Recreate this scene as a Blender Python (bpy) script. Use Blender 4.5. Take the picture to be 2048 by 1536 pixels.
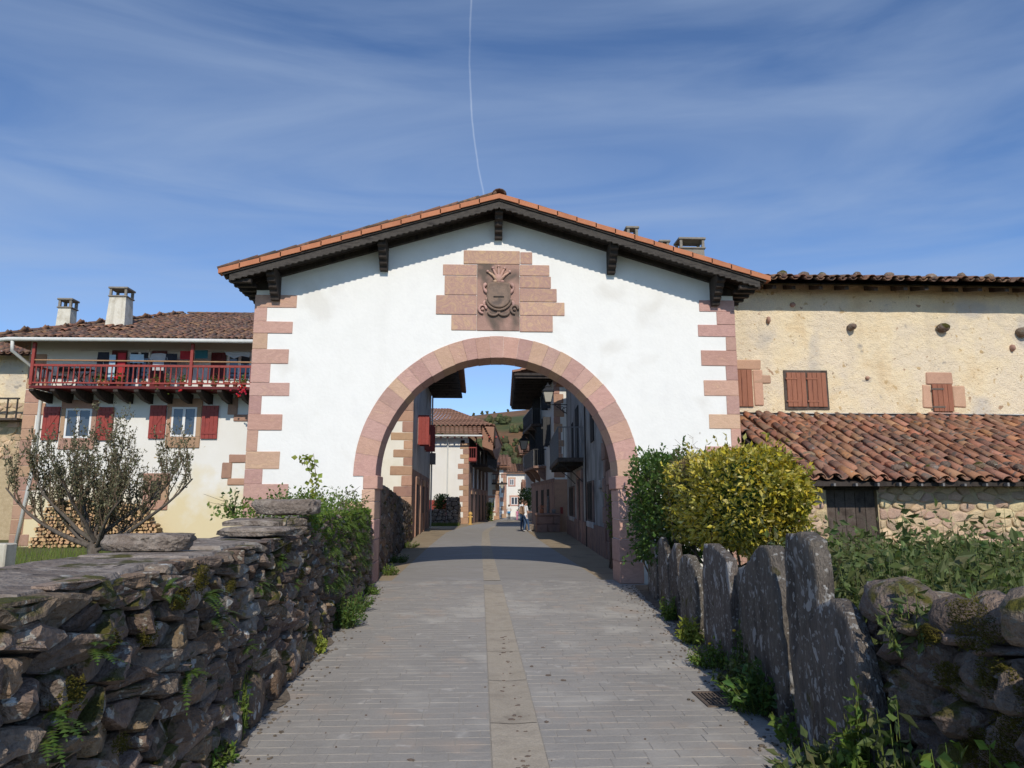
import bpy, math, random
import numpy as np
from mathutils import Vector, Matrix, noise

R = math.radians
rnd = random.Random(11)
scene = bpy.context.scene
for o in list(bpy.data.objects):
    bpy.data.objects.remove(o)

# ------------------------------------------------------------------ camera
cam_d = bpy.data.cameras.new('camera')
cam = bpy.data.objects.new('camera', cam_d)
scene.collection.objects.link(cam)
cam.location = (0, 0, 1.6)
cam.rotation_euler = (R(90 + 9.4), 0, R(-2.5))
cam_d.sensor_width = 36.0
cam_d.lens = 36.0 * 1420 / 2048
cam_d.clip_start = 0.05
cam_d.clip_end = 20000
scene.camera = cam

# ------------------------------------------------------------------ sky and sun
SUN_EL, SUN_HEAD = 36.0, 3.0          # elevation; light travels up the street, 3 degrees to its left
world = bpy.data.worlds.new('World')
scene.world = world
world.use_nodes = True
wn, wl = world.node_tree.nodes, world.node_tree.links
wn.clear()
w_out = wn.new('ShaderNodeOutputWorld')
w_bg = wn.new('ShaderNodeBackground')
w_bg.inputs['Strength'].default_value = 0.148
w_sky = wn.new('ShaderNodeTexSky')
w_sky.sky_type = 'NISHITA'
w_sky.sun_disc = False
w_sky.sun_elevation = R(SUN_EL)
w_sky.sun_rotation = R(180 - SUN_HEAD)
w_sky.air_density = 0.8
w_sky.dust_density = 0.0
w_sky.altitude = 400
w_sky.ozone_density = 6.0
# thin cirrus, streaked, over the whole dome
w_tc = wn.new('ShaderNodeTexCoord')
w_map = wn.new('ShaderNodeMapping')
w_map.inputs['Rotation'].default_value = (R(8), R(14), R(20))
w_map.inputs['Scale'].default_value = (.8, 1.3, 6.0)
w_n = wn.new('ShaderNodeTexNoise')
w_n.inputs['Scale'].default_value = 1.7
w_n.inputs['Detail'].default_value = 10
w_n.inputs['Roughness'].default_value = 0.52
w_n.inputs['Distortion'].default_value = 0.9
w_r = wn.new('ShaderNodeValToRGB')
w_r.color_ramp.elements[0].position = 0.36
w_r.color_ramp.elements[0].color = (0, 0, 0, 1)
w_r.color_ramp.elements[1].position = 0.74
w_r.color_ramp.elements[1].color = (0.48, 0.48, 0.48, 1)
w_mix = wn.new('ShaderNodeMixRGB')
w_mix.inputs['Color2'].default_value = (2.6, 3.3, 4.5, 1)
wl.new(w_tc.outputs['Generated'], w_map.inputs['Vector'])
wl.new(w_map.outputs['Vector'], w_n.inputs['Vector'])
wl.new(w_n.outputs['Fac'], w_r.inputs['Fac'])
wl.new(w_r.outputs['Color'], w_mix.inputs['Fac'])
wl.new(w_sky.outputs['Color'], w_mix.inputs['Color1'])
# a thin vapour trail: narrow band along a slightly bent great circle of the sky


def w_math(op, a, b=None, c=None):
    n = wn.new('ShaderNodeMath')
    n.operation = op
    for i, q in enumerate((a, b, c)):
        if q is None:
            continue
        if isinstance(q, (int, float)):
            n.inputs[i].default_value = q
        else:
            wl.new(q, n.inputs[i])
    return n.outputs[0]


w_dot = wn.new('ShaderNodeVectorMath')
w_dot.operation = 'DOT_PRODUCT'
w_dot.inputs[1].default_value = (0.99758, -0.02915, 0.06312)
wl.new(w_tc.outputs['Generated'], w_dot.inputs[0])
w_sep = wn.new('ShaderNodeSeparateXYZ')
wl.new(w_tc.outputs['Generated'], w_sep.inputs[0])
w_wob = wn.new('ShaderNodeTexNoise')
w_wob.inputs['Scale'].default_value = 34
w_wob.inputs['Detail'].default_value = 3
wl.new(w_tc.outputs['Generated'], w_wob.inputs['Vector'])
bend = w_math('MULTIPLY', w_math('SUBTRACT', w_sep.outputs['Z'], .4155), w_math('SUBTRACT', .6122, w_sep.outputs['Z']))
off = w_math('MULTIPLY_ADD', bend, .8732, w_dot.outputs['Value'])
off = w_math('ADD', off, w_math('MULTIPLY_ADD', w_wob.outputs['Fac'], .0028, -.0014))
band = w_math('SUBTRACT', 1.0, w_math('DIVIDE', w_math('ABSOLUTE', off), .0017))
band = w_math('MULTIPLY', w_math('MAXIMUM', band, 0.0), w_math('MULTIPLY_ADD', w_n.outputs['Fac'], .6, -.14))
band = w_math('MULTIPLY', band, w_math('GREATER_THAN', w_sep.outputs['Y'], 0.0))
w_mix2 = wn.new('ShaderNodeMixRGB')
w_mix2.inputs['Color2'].default_value = (6.0, 6.6, 7.4, 1)
wl.new(band, w_mix2.inputs['Fac'])
wl.new(w_mix.outputs['Color'], w_mix2.inputs['Color1'])
wl.new(w_mix2.outputs['Color'], w_bg.inputs['Color'])
wl.new(w_bg.outputs['Background'], w_out.inputs['Surface'])

sun_d = bpy.data.lights.new('sun', 'SUN')
sun_d.energy = 3.3
sun_d.angle = R(0.53)
sun_d.color = (1.0, 0.915, 0.79)
sun = bpy.data.objects.new('sun', sun_d)
scene.collection.objects.link(sun)
sun_dir = Vector((-math.sin(R(SUN_HEAD)) * math.cos(R(SUN_EL)), math.cos(R(SUN_HEAD)) * math.cos(R(SUN_EL)), -math.sin(R(SUN_EL))))
sun.rotation_euler = sun_dir.to_track_quat('-Z', 'Y').to_euler()
sun.location = (3, -20, 20)

vs = scene.view_settings
vs.view_transform = 'Standard'
vs.look = 'None'
vs.exposure = 0.08
vs.gamma = 1.0
vs.use_curve_mapping = False
scene.cycles.max_bounces = 6
scene.cycles.use_denoising = True

# ------------------------------------------------------------------ toolkit
COL = scene.collection
ORG = {}                                  # world position of every parent


def tag(o, label, cat, group=None, kind=None):
    o['label'] = label
    if cat:
        o['category'] = cat
    if group:
        o['group'] = group
    if kind:
        o['kind'] = kind
    return o


def thing(name, label, cat, loc=(0, 0, 0), group=None):
    o = bpy.data.objects.new(name, None)
    o.empty_display_size = 0.2
    o.location = loc
    COL.objects.link(o)
    ORG[o.name] = Vector(loc)
    return tag(o, label, cat, group)


def link(o, parent=None, M=None):
    COL.objects.link(o)
    M = M or Matrix.Identity(4)
    if parent is not None:
        o.parent = parent
        o.matrix_basis = Matrix.Translation(-ORG[parent.name]) @ M
        if parent.type == 'MESH' and parent.parent is None:
            pass
    else:
        o.matrix_basis = M
    ORG[o.name] = M.to_translation()
    return o


class MB:
    """collects geometry in world coordinates, then becomes one mesh object"""

    def __init__(self):
        self.v, self.f, self.m = [], [], []

    def add(self, vs_, fs, mi=0):
        b = len(self.v)
        self.v += [tuple(p) for p in vs_]
        self.f += [tuple(i + b for i in f) for f in fs]
        self.m += [mi] * len(fs)
        return self

    def hexa(self, p, mi=0):
        return self.add(p, [(0, 3, 2, 1), (4, 5, 6, 7), (0, 1, 5, 4), (1, 2, 6, 5), (2, 3, 7, 6), (3, 0, 4, 7)], mi)

    def box(self, x0, x1, y0, y1, z0, z1, mi=0):
        return self.hexa([(x0, y0, z0), (x1, y0, z0), (x1, y1, z0), (x0, y1, z0),
                          (x0, y0, z1), (x1, y0, z1), (x1, y1, z1), (x0, y1, z1)], mi)

    def fbox(self, F, u0, u1, d0, d1, z0, z1, mi=0):
        return self.hexa([F(u0, d1, z0), F(u1, d1, z0), F(u1, d0, z0), F(u0, d0, z0),
                          F(u0, d1, z1), F(u1, d1, z1), F(u1, d0, z1), F(u0, d0, z1)], mi)

    def cham(self, F, u0, u1, d0, d1, z0, z1, b=0.01, mi=0, jit=0.0):
        """box with chamfered edges, F maps (u, d, z) to the world"""
        lo, hi = (u0, d0, z0), (u1, d1, z1)
        idx, vs_ = {}, []
        for sx in (0, 1):
            for sy in (0, 1):
                for sz in (0, 1):
                    s = (sx, sy, sz)
                    j = [rnd.uniform(-jit, jit) for _ in range(3)]
                    for a in range(3):
                        p = []
                        for k in range(3):
                            e = hi[k] if s[k] else lo[k]
                            if k != a:
                                e += (-b if s[k] else b)
                            p.append(e + j[k])
                        idx[s, a] = len(vs_)
                        vs_.append(F(*p))
        fs = []
        for a in range(3):
            o1, o2 = [k for k in range(3) if k != a]
            for sa in (0, 1):
                q = []
                for c1, c2 in ((0, 0), (1, 0), (1, 1), (0, 1)):
                    s = [0, 0, 0]
                    s[a], s[o1], s[o2] = sa, c1, c2
                    q.append(idx[tuple(s), a])
                fs.append(q)
        for a in range(3):
            o1, o2 = [k for k in range(3) if k != a]
            for c1 in (0, 1):
                for c2 in (0, 1):
                    q = []
                    for sa, w in ((0, o1), (1, o1), (1, o2), (0, o2)):
                        s = [0, 0, 0]
                        s[a], s[o1], s[o2] = sa, c1, c2
                        q.append(idx[tuple(s), w])
                    fs.append(q)
        for sx in (0, 1):
            for sy in (0, 1):
                for sz in (0, 1):
                    fs.append([idx[(sx, sy, sz), a] for a in range(3)])
        return self.add(vs_, fs, mi)

    def tube(self, pts, rad, n=8, cap=True, mi=0):
        pts = [Vector(p) for p in pts]
        if not hasattr(rad, '__len__'):
            rad = [rad] * len(pts)
        vs_, fs = [], []
        prev = None
        for i, p in enumerate(pts):
            d = (pts[min(i + 1, len(pts) - 1)] - pts[max(i - 1, 0)])
            d = d.normalized() if d.length > 1e-9 else Vector((0, 0, 1))
            if prev is None:
                a = Vector((0, 0, 1)) if abs(d.z) < 0.9 else Vector((1, 0, 0))
                x = d.cross(a).normalized()
            else:
                x = (prev - d * prev.dot(d))
                x = x.normalized() if x.length > 1e-6 else d.orthogonal().normalized()
            prev = x
            y = d.cross(x)
            for k in range(n):
                t = 2 * math.pi * k / n
                vs_.append(p + (x * math.cos(t) + y * math.sin(t)) * rad[i])
        for i in range(len(pts) - 1):
            for k in range(n):
                fs.append((i * n + k, i * n + (k + 1) % n, (i + 1) * n + (k + 1) % n, (i + 1) * n + k))
        if cap:
            fs.append(tuple(range(n - 1, -1, -1)))
            fs.append(tuple((len(pts) - 1) * n + k for k in range(n)))
        return self.add(vs_, fs, mi)

    def ball(self, c, r, n=8, m=6, mi=0, jit=0.0):
        c = Vector(c)
        r = r if hasattr(r, '__len__') else (r, r, r)
        vs_, fs = [c + Vector((0, 0, r[2]))], []
        for i in range(1, m):
            t = math.pi * i / m
            for k in range(n):
                a = 2 * math.pi * k / n
                s = 1 + rnd.uniform(-jit, jit)
                vs_.append(c + Vector((r[0] * math.sin(t) * math.cos(a), r[1] * math.sin(t) * math.sin(a), r[2] * math.cos(t))) * s)
        vs_.append(c - Vector((0, 0, r[2])))
        for k in range(n):
            fs.append((0, 1 + k, 1 + (k + 1) % n))
            for i in range(m - 2):
                a, b = 1 + i * n, 1 + (i + 1) * n
                fs.append((a + k, b + k, b + (k + 1) % n, a + (k + 1) % n))
            b = 1 + (m - 2) * n
            fs.append((b + k, len(vs_) - 1, b + (k + 1) % n))
        return self.add(vs_, fs, mi)

    def prism(self, F, poly, d0, d1, mi=0):
        """polygon of (u, z) extruded along the depth of frame F"""
        n = len(poly)
        vs_ = [F(u, d1, z) for u, z in poly] + [F(u, d0, z) for u, z in poly]
        fs = [tuple(range(n)), tuple(range(2 * n - 1, n - 1, -1))]
        fs += [(i, i + n, (i + 1) % n + n, (i + 1) % n) for i in range(n)]
        return self.add(vs_, fs, mi)

    def mesh(self, name, mats, smooth=False):
        me = bpy.data.meshes.new(name)
        me.from_pydata([tuple(p) for p in self.v], [], self.f)
        for m in (mats if isinstance(mats, (list, tuple)) else [mats]):
            me.materials.append(M[m] if isinstance(m, str) else m)
        if any(self.m):
            me.polygons.foreach_set('material_index', self.m)
        if smooth:
            me.polygons.foreach_set('use_smooth', [True] * len(me.polygons))
        me.update()
        return me

    def build(self, name, mats, parent=None, smooth=False, kind=None):
        me = self.mesh(name, mats, smooth)
        o = bpy.data.objects.new(name, me)
        if parent is None and self.v:
            a = np.array([tuple(p) for p in self.v])
            lo, hi = a.min(0), a.max(0)
            base = Vector(((lo[0] + hi[0]) / 2, (lo[1] + hi[1]) / 2, lo[2]))
            me.transform(Matrix.Translation(-base))
            link(o, None, Matrix.Translation(base))
        else:
            link(o, parent)
        if kind:
            o['kind'] = kind
        return o


def frame(ox, oy, ux, uy, nx=None, ny=None):
    """facade frame: u runs along (ux, uy), d sticks out along the outward normal, z is up"""
    l = math.hypot(ux, uy)
    ux, uy = ux / l, uy / l
    if nx is None:
        nx, ny = uy, -ux

    def F(u, d, z):
        return Vector((ox + ux * u + nx * d, oy + uy * u + ny * d, z))
    F.u, F.n = Vector((ux, uy, 0)), Vector((nx, ny, 0))
    return F


WORLD = lambda u, d, z: Vector((u, -d, z))     # frontal frame: u = x, outward = -y


def clip_poly(poly, a, b, c):
    """keep a*x + b*y <= c"""
    out = []
    for i in range(len(poly)):
        p, q = poly[i], poly[(i + 1) % len(poly)]
        dp, dq = a * p[0] + b * p[1] - c, a * q[0] + b * q[1] - c
        if dp <= 0:
            out.append(p)
        if dp * dq < 0:
            t = dp / (dp - dq)
            out.append((p[0] + (q[0] - p[0]) * t, p[1] + (q[1] - p[1]) * t))
    return out


def rubble_cells(s0, s1, top, w, h, rr, z0=0.0, jit=0.42):
    """coursed-rubble cells covering s0..s1 up to top(s)"""
    sites, z, row = [], z0, 0
    zmax = max(top(s0 + (s1 - s0) * i / 40) for i in range(41))
    while z < zmax + h * 0.2:
        hh = h * rr.uniform(0.7, 1.35)
        s = s0 - w * rr.random()
        while s < s1 + w:
            ww = w * rr.uniform(0.55, 1.6)
            sites.append((s + ww / 2 + rr.uniform(-jit, jit) * w * 0.3, z + hh / 2 + rr.uniform(-jit, jit) * h))
            s += ww
        z += hh
    k = w / h                                     # metric: stones are wider than tall
    cells = []
    for i, (sx, sz) in enumerate(sites):
        near = sorted(((q[0] - sx) ** 2 + ((q[1] - sz) * k) ** 2, j) for j, q in enumerate(sites) if j != i and abs(q[0] - sx) < 3 * w and abs(q[1] - sz) < 3 * h)[:16]
        poly = [(sx - 2 * w, sz - 2 * h), (sx + 2 * w, sz - 2 * h), (sx + 2 * w, sz + 2 * h), (sx - 2 * w, sz + 2 * h)]
        for _, j in near:
            qx, qz = sites[j]
            a, b = qx - sx, (qz - sz) * k * k
            c = a * (sx + qx) / 2 + b * (sz + qz) / 2
            poly = clip_poly(poly, a, b, c)
            if not poly:
                break
        if not poly:
            continue
        poly = clip_poly(poly, -1, 0, -s0)
        poly = clip_poly(poly, 1, 0, s1) if poly else poly
        poly = clip_poly(poly, 0, -1, -z0) if poly else poly
        t = top(min(max(sx, s0), s1))
        poly = clip_poly(poly, 0, 1, t) if poly else poly
        if len(poly) < 3:
            continue
        ar = abs(sum(poly[a][0] * poly[(a + 1) % len(poly)][1] - poly[(a + 1) % len(poly)][0] * poly[a][1] for a in range(len(poly)))) / 2
        if ar > w * h * 0.08:
            cells.append(poly)
    return cells


def stone(mb, poly, F, bulge, back, rr, gap=0.012, chaikin=2, rough=0.25, tilt=0.25):
    """one fitted stone grown from a cell: rounded outline, domed and dented face"""
    cx = sum(p[0] for p in poly) / len(poly)
    cz = sum(p[1] for p in poly) / len(poly)
    size = max(math.hypot(p[0] - cx, p[1] - cz) for p in poly)
    k = max(0.55, 1 - gap / (size * 0.7))
    pts = [(cx + (p[0] - cx) * k, cz + (p[1] - cz) * k) for p in poly]
    for _ in range(chaikin):
        q = []
        for i in range(len(pts)):
            a, b = pts[i], pts[(i + 1) % len(pts)]
            q += [(a[0] * .84 + b[0] * .16, a[1] * .84 + b[1] * .16), (a[0] * .16 + b[0] * .84, a[1] * .16 + b[1] * .84)]
        pts = q
        if len(pts) > 18:
            pts = pts[::2] if len(pts) > 26 else pts
            break
    n = len(pts)
    o = rr.uniform(0, 100)
    tu, tz = rr.uniform(-tilt, tilt), rr.uniform(-tilt, tilt)
    b0 = bulge * rr.uniform(0.6, 1.3)
    vs_, fs = [], []
    rings = ((1.0, -back), (1.0, 0.40 * b0), (0.91, 0.86 * b0), (0.62, 1.0 * b0), (0.3, 1.0 * b0))
    for t, d in rings:
        for (x, z) in pts:
            u, w = cx + (x - cx) * t, cz + (z - cz) * t
            dd = d
            if d > -back * 0.9:
                dd += (tu * (u - cx) + tz * (w - cz)) * min(1, max(0, d / b0))
                dd += b0 * rough * (1.7 * noise.noise(Vector((u * 8 + o, w * 8, o))) + .9 * noise.noise(Vector((u * 21 + o, w * 21, o))))
                e = rough * 0.05 * size * (1 + t)
                u += e * noise.noise(Vector((u * 14, w * 14, o + 5)))
                w += e * noise.noise(Vector((u * 14, w * 14, o + 9)))
            vs_.append(F(u, dd, w))
    vs_.append(F(cx, b0 * (1.0 + rough * noise.noise(Vector((cx * 9 + o, cz * 9, o)))), cz))
    for r in range(len(rings) - 1):
        for i in range(n):
            fs.append((r * n + i, r * n + (i + 1) % n, (r + 1) * n + (i + 1) % n, (r + 1) * n + i))
    L = (len(rings) - 1) * n
    for i in range(n):
        fs.append((L + i, L + (i + 1) % n, len(vs_) - 1))
    return mb.add(vs_, fs)


def boulder(name, c, size, mat, parent=None, seed=0, rot=0, n=14, m=9, rough=0.16, square=0.0, tiltx=0.0):
    """free stone: noisy superellipsoid"""
    mb = MB()
    Rm = Matrix.Rotation(rot, 3, 'Z') @ Matrix.Rotation(tiltx, 3, 'X')
    vs_, fs = [], []

    def pt(dx):
        d = Vector(dx)
        if square:
            mx = max(abs(d.x), abs(d.y), abs(d.z))
            d = d.lerp(d / mx * 0.86, square)
        q = 1 + rough * noise.noise(d * 1.6 + Vector((seed * 3.7, 0, 0))) + rough * 0.5 * noise.noise(d * 4 + Vector((0, seed * 2.3, 0)))
        d = Vector((d.x * size[0] * q, d.y * size[1] * q, d.z * size[2] * q))
        return Vector(c) + Rm @ d
    vs_.append(pt((0, 0, 1)))
    for i in range(1, m):
        t = math.pi * i / m
        for k in range(n):
            a = 2 * math.pi * k / n
            vs_.append(pt((math.sin(t) * math.cos(a), math.sin(t) * math.sin(a), math.cos(t))))
    vs_.append(pt((0, 0, -1)))
    for k in range(n):
        fs.append((0, 1 + k, 1 + (k + 1) % n))
        for i in range(m - 2):
            a, b = 1 + i * n, 1 + (i + 1) * n
            fs.append((a + k, b + k, b + (k + 1) % n, a + (k + 1) % n))
        b = 1 + (m - 2) * n
        fs.append((b + k, len(vs_) - 1, b + (k + 1) % n))
    mb.add(vs_, fs)
    return mb.build(name, mat, parent, smooth=True)


def leaves(mb, pts, size, rr, out=None, spread=1.0, aspect=0.5, droop=0.0, mi=0, fold=0.25):
    """a four-cornered folded leaf at each point; out(p) biases the way it points"""
    for p in pts:
        p = Vector(p)
        d = Vector((rr.gauss(0, 1), rr.gauss(0, 1), rr.gauss(0, 1))) * spread
        if out is not None:
            d += out(p)
        d.z -= droop
        d = d.normalized() if d.length > 1e-6 else Vector((0, 0, 1))
        s = Vector((rr.gauss(0, 1), rr.gauss(0, 1), rr.gauss(0, .6)))
        s = s - d * s.dot(d)
        s = s.normalized() if s.length > 1e-6 else d.orthogonal()
        nn = d.cross(s)
        L = size * rr.uniform(0.6, 1.35)
        W = L * aspect * 0.5
        b = len(mb.v)
        mid = p + d * L * 0.45
        mb.v += [tuple(p), tuple(mid + s * W + nn * W * fold), tuple(p + d * L - nn * L * 0.08), tuple(mid - s * W + nn * W * fold)]
        mb.f += [(b, b + 1, b + 2), (b, b + 2, b + 3)]
        mb.m += [mi, mi]
    return mb

# ------------------------------------------------------------------ materials
M = {}


def pmat(name, cols, scale=3.0, rough=0.85, bump=0.3, bscale=45.0, var=0.12, hue=0.0, pieces=None, pfac=0.6,
         fine=0.15, lichen=(), moss=None, stretch=(1, 1, 1), detail=6.0, spec=0.3, metal=0.0, lo=0.32, hi=0.68, distort=0.0,
         trans=None, bdist=0.01, streak=None, local=False, zfade=None):
    m = bpy.data.materials.new(name)
    m.use_nodes = True
    N, L = m.node_tree.nodes, m.node_tree.links
    N.clear()
    out = N.new('ShaderNodeOutputMaterial')
    bs = N.new('ShaderNodeBsdfPrincipled')
    bs.inputs['Roughness'].default_value = rough
    bs.inputs['Specular IOR Level'].default_value = spec
    bs.inputs['Metallic'].default_value = metal
    geo = N.new('ShaderNodeNewGeometry')
    oi = N.new('ShaderNodeObjectInfo')
    src = geo.outputs['Position']
    if local:
        src = N.new('ShaderNodeTexCoord').outputs['Object']

    def mapped(sc, off=(0, 0, 0)):
        mp = N.new('ShaderNodeMapping')
        mp.inputs['Scale'].default_value = sc
        mp.inputs['Location'].default_value = off
        L.new(src, mp.inputs['Vector'])
        return mp.outputs['Vector']

    def nz(sc, det, off=(0, 0, 0), st=stretch, di=0.0, ro=0.55):
        n = N.new('ShaderNodeTexNoise')
        n.inputs['Scale'].default_value = sc
        n.inputs['Detail'].default_value = det
        n.inputs['Roughness'].default_value = ro
        n.inputs['Distortion'].default_value = di
        L.new(mapped(st, off), n.inputs['Vector'])
        return n.outputs['Fac']

    def ramp(fac, stops, const=False):
        r = N.new('ShaderNodeValToRGB')
        cr = r.color_ramp
        if const:
            cr.interpolation = 'CONSTANT'
        while len(cr.elements) < len(stops):
            cr.elements.new(0.5)
        for e, (p, c) in zip(cr.elements, stops):
            e.position = p
            e.color = (*c, 1) if len(c) == 3 else c
        L.new(fac, r.inputs['Fac'])
        return r.outputs['Color']

    def math_(op, a, b=0.0, c=None, clamp=False):
        n = N.new('ShaderNodeMath')
        n.operation = op
        n.use_clamp = clamp
        for i, q in enumerate((a, b) if c is None else (a, b, c)):
            if isinstance(q, (int, float)):
                n.inputs[i].default_value = q
            else:
                L.new(q, n.inputs[i])
        return n.outputs[0]

    def mix(fac, a, b, mode='MIX'):
        n = N.new('ShaderNodeMixRGB')
        n.blend_type = mode
        for i, q in zip(('Fac', 'Color1', 'Color2'), (fac, a, b)):
            if isinstance(q, (int, float)):
                n.inputs[i].default_value = q
            elif isinstance(q, tuple):
                n.inputs[i].default_value = (*q, 1)
            else:
                L.new(q, n.inputs[i])
        return n.outputs['Color']

    k = len(cols)
    col = ramp(nz(scale, detail, di=distort), [(lo + (hi - lo) * i / max(1, k - 1), c) for i, c in enumerate(cols)]) if k > 1 else None
    if col is None:
        rgb = N.new('ShaderNodeRGB')
        rgb.outputs[0].default_value = (*cols[0], 1)
        col = rgb.outputs[0]
    pr = math_('FRACT', math_('ADD', oi.outputs['Random'], math_('MULTIPLY', geo.outputs['Random Per Island'], 7.31)))
    if pieces:
        pc = ramp(math_('FRACT', math_('MULTIPLY', pr, 13.7)), [(i / len(pieces), c) for i, c in enumerate(pieces)], True)
        col = mix(pfac, col, pc)
    fz = nz(bscale, 5, (3, 1, 7))
    if fine:
        g = math_('MULTIPLY_ADD', fz, fine * 4, 1 - fine * 2)
        cmb = N.new('ShaderNodeCombineColor')
        for c in ('Red', 'Green', 'Blue'):
            L.new(g, cmb.inputs[c])
        col = mix(1.0, col, cmb.outputs[0], 'MULTIPLY')
    if streak:                                    # rain streaks and grime running down
        sc_, amt, scol = streak
        s = nz(sc_, 4, (5, 2, 0), (1, 1, 0.08))
        col = mix(math_('MULTIPLY', ramp(s, [(0.52, (0, 0, 0)), (0.72, (1, 1, 1))]), amt), col, scol)
    if zfade:                                     # damp-stained foot of a wall, ragged upper edge
        zc, zw, zcol = zfade
        sz = N.new('ShaderNodeSeparateXYZ')
        L.new(geo.outputs['Position'], sz.inputs[0])
        s = math_('ADD', math_('DIVIDE', math_('SUBTRACT', zc, sz.outputs['Z']), zw), math_('MULTIPLY_ADD', nz(1.3, 5, (4, 4, 4), (1, 1, 1)), 2.4, -.7), None, True)
        col = mix(s, col, zcol)
    for (lc, ls, lt, lw) in lichen:
        s = nz(ls, 3, (9 + lt * 10, 4, 2), (1, 1, 1), 0.3, 0.5)
        col = mix(ramp(s, [(lt, (0, 0, 0)), (lt + lw, (1, 1, 1))]), col, lc)
    if moss:
        mc, mamt, msc = moss
        sx = N.new('ShaderNodeSeparateXYZ')
        L.new(geo.outputs['Normal'], sx.inputs[0])
        s = math_('ADD', nz(msc, 5, (1, 8, 3), (1, 1, 1)), math_('MULTIPLY', sx.outputs['Z'], 0.09))
        col = mix(ramp(s, [(mamt, (0, 0, 0)), (mamt + 0.06, (1, 1, 1))]), col, mc)
    if var or hue:
        hs = N.new('ShaderNodeHueSaturation')
        hs.inputs['Hue'].default_value = 0.5
        L.new(math_('MULTIPLY_ADD', pr, 2 * var, 1 - var), hs.inputs['Value'])
        if hue:
            L.new(math_('MULTIPLY_ADD', math_('FRACT', math_('MULTIPLY', pr, 5.3)), 2 * hue, 0.5 - hue), hs.inputs['Hue'])
        L.new(col, hs.inputs['Color'])
        col = hs.outputs['Color']
    L.new(col, bs.inputs['Base Color'])
    if bump:
        bp = N.new('ShaderNodeBump')
        bp.inputs['Strength'].default_value = bump
        bp.inputs['Distance'].default_value = bdist
        L.new(math_('ADD', fz, math_('MULTIPLY', nz(bscale * 0.22, 4, (2, 2, 2)), 1.6)), bp.inputs['Height'])
        L.new(bp.outputs['Normal'], bs.inputs['Normal'])
    if trans:
        tr = N.new('ShaderNodeBsdfTranslucent')
        L.new(mix(1.0, col, trans[1], 'MULTIPLY'), tr.inputs['Color'])
        ms = N.new('ShaderNodeMixShader')
        ms.inputs[0].default_value = trans[0]
        L.new(bs.outputs[0], ms.inputs[1])
        L.new(tr.outputs[0], ms.inputs[2])
        L.new(ms.outputs[0], out.inputs['Surface'])
    else:
        L.new(bs.outputs[0], out.inputs['Surface'])
    M[name] = m
    return m


pmat('white_limewash', [(.80, .80, .77), (.83, .83, .80), (.79, .79, .765)], 1.3, .9, .35, 16, 0, fine=.015,
     lichen=[((.74, .73, .69), .9, .60, .12), ((.55, .53, .49), 4.5, .76, .02)], streak=(2.2, .14, (.64, .625, .58)), zfade=(.25, .9, (.60, .55, .47)))
pmat('cream_limewash', [(.70, .67, .58), (.76, .73, .64), (.66, .62, .50)], .9, .9, .15, 50, 0, fine=.03,
     streak=(1.5, .18, (.5, .46, .36)))
pmat('house_limewash', [(.78, .77, .73), (.74, .72, .66)], .8, .9, .15, 50, 0, fine=.03, streak=(1.6, .12, (.55, .52, .45)))
pmat('stained_limewash', [(.78, .77, .73), (.74, .72, .66)], .8, .9, .15, 50, 0, fine=.03, streak=(1.6, .12, (.55, .52, .45)),
     zfade=(1.9, 1.6, (.70, .60, .38)), lichen=[((.45, .34, .20), 1.7, .72, .03)])
pmat('yellowed_limewash', [(.72, .62, .42), (.76, .70, .56), (.64, .52, .33)], .9, .9, .2, 45, 0, fine=.04,
     lichen=[((.42, .36, .28), 1.4, .66, .04)], streak=(1.4, .25, (.42, .36, .26)))
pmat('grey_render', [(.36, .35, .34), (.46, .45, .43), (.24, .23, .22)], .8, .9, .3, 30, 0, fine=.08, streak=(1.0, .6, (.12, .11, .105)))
pmat('old_render', [(.70, .54, .33), (.79, .66, .45), (.73, .62, .46), (.82, .69, .49)], 1.1, .92, .9, 34, 0, fine=.13, lo=.3, hi=.72,
     lichen=[((.56, .50, .42), .7, .56, .10), ((.38, .34, .29), 1.6, .66, .06), ((.42, .28, .18), 3.1, .68, .03), ((.30, .22, .15), 8.0, .70, .02), ((.55, .40, .22), 5.0, .64, .05)], bdist=.03,
     streak=(1.4, .4, (.50, .41, .29)))
pmat('pink_sandstone', [(.47, .295, .245), (.56, .365, .30), (.42, .265, .225), (.60, .41, .295)], 3.2, .85, .45, 55, .10, .006,
     pieces=[(.49, .29, .24), (.54, .34, .285), (.60, .41, .26), (.45, .265, .235), (.53, .31, .23), (.48, .30, .26)], pfac=.55, fine=.10,
     stretch=(1, 1, 2.2), distort=1.4)
pmat('veined_sandstone', [(.40, .25, .22), (.55, .36, .245), (.43, .265, .23), (.60, .41, .25), (.40, .25, .215)], 2.2, .85, .4, 55, .06,
     pieces=[(.42, .25, .215), (.50, .33, .235), (.45, .28, .225)], pfac=.3, fine=.08, distort=3.2, lo=.3, hi=.7)
pmat('stained_sandstone', [(.40, .25, .20), (.36, .22, .18)], 4, .85, .4, 55, 0, fine=.09, distort=.6,
     lichen=[((.14, .105, .085), 1.25, .5, .10)])
pmat('shield_stone', [(.17, .125, .10), (.24, .17, .13), (.13, .10, .085)], 4, .8, .45, 50, .06, fine=.1)
pmat('brown_sandstone', [(.36, .21, .15), (.44, .27, .19), (.30, .18, .14)], 3, .88, .5, 45, .15, .008, fine=.12,
     pieces=[(.40, .24, .17), (.34, .205, .165), (.46, .30, .18)], pfac=.5)
pmat('warm_sandstone', [(.46, .27, .19), (.54, .33, .23), (.42, .25, .18)], 3, .88, .5, 45, .12, .008, fine=.12,
     pieces=[(.48, .28, .20), (.44, .27, .20), (.55, .35, .23)], pfac=.5)
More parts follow.
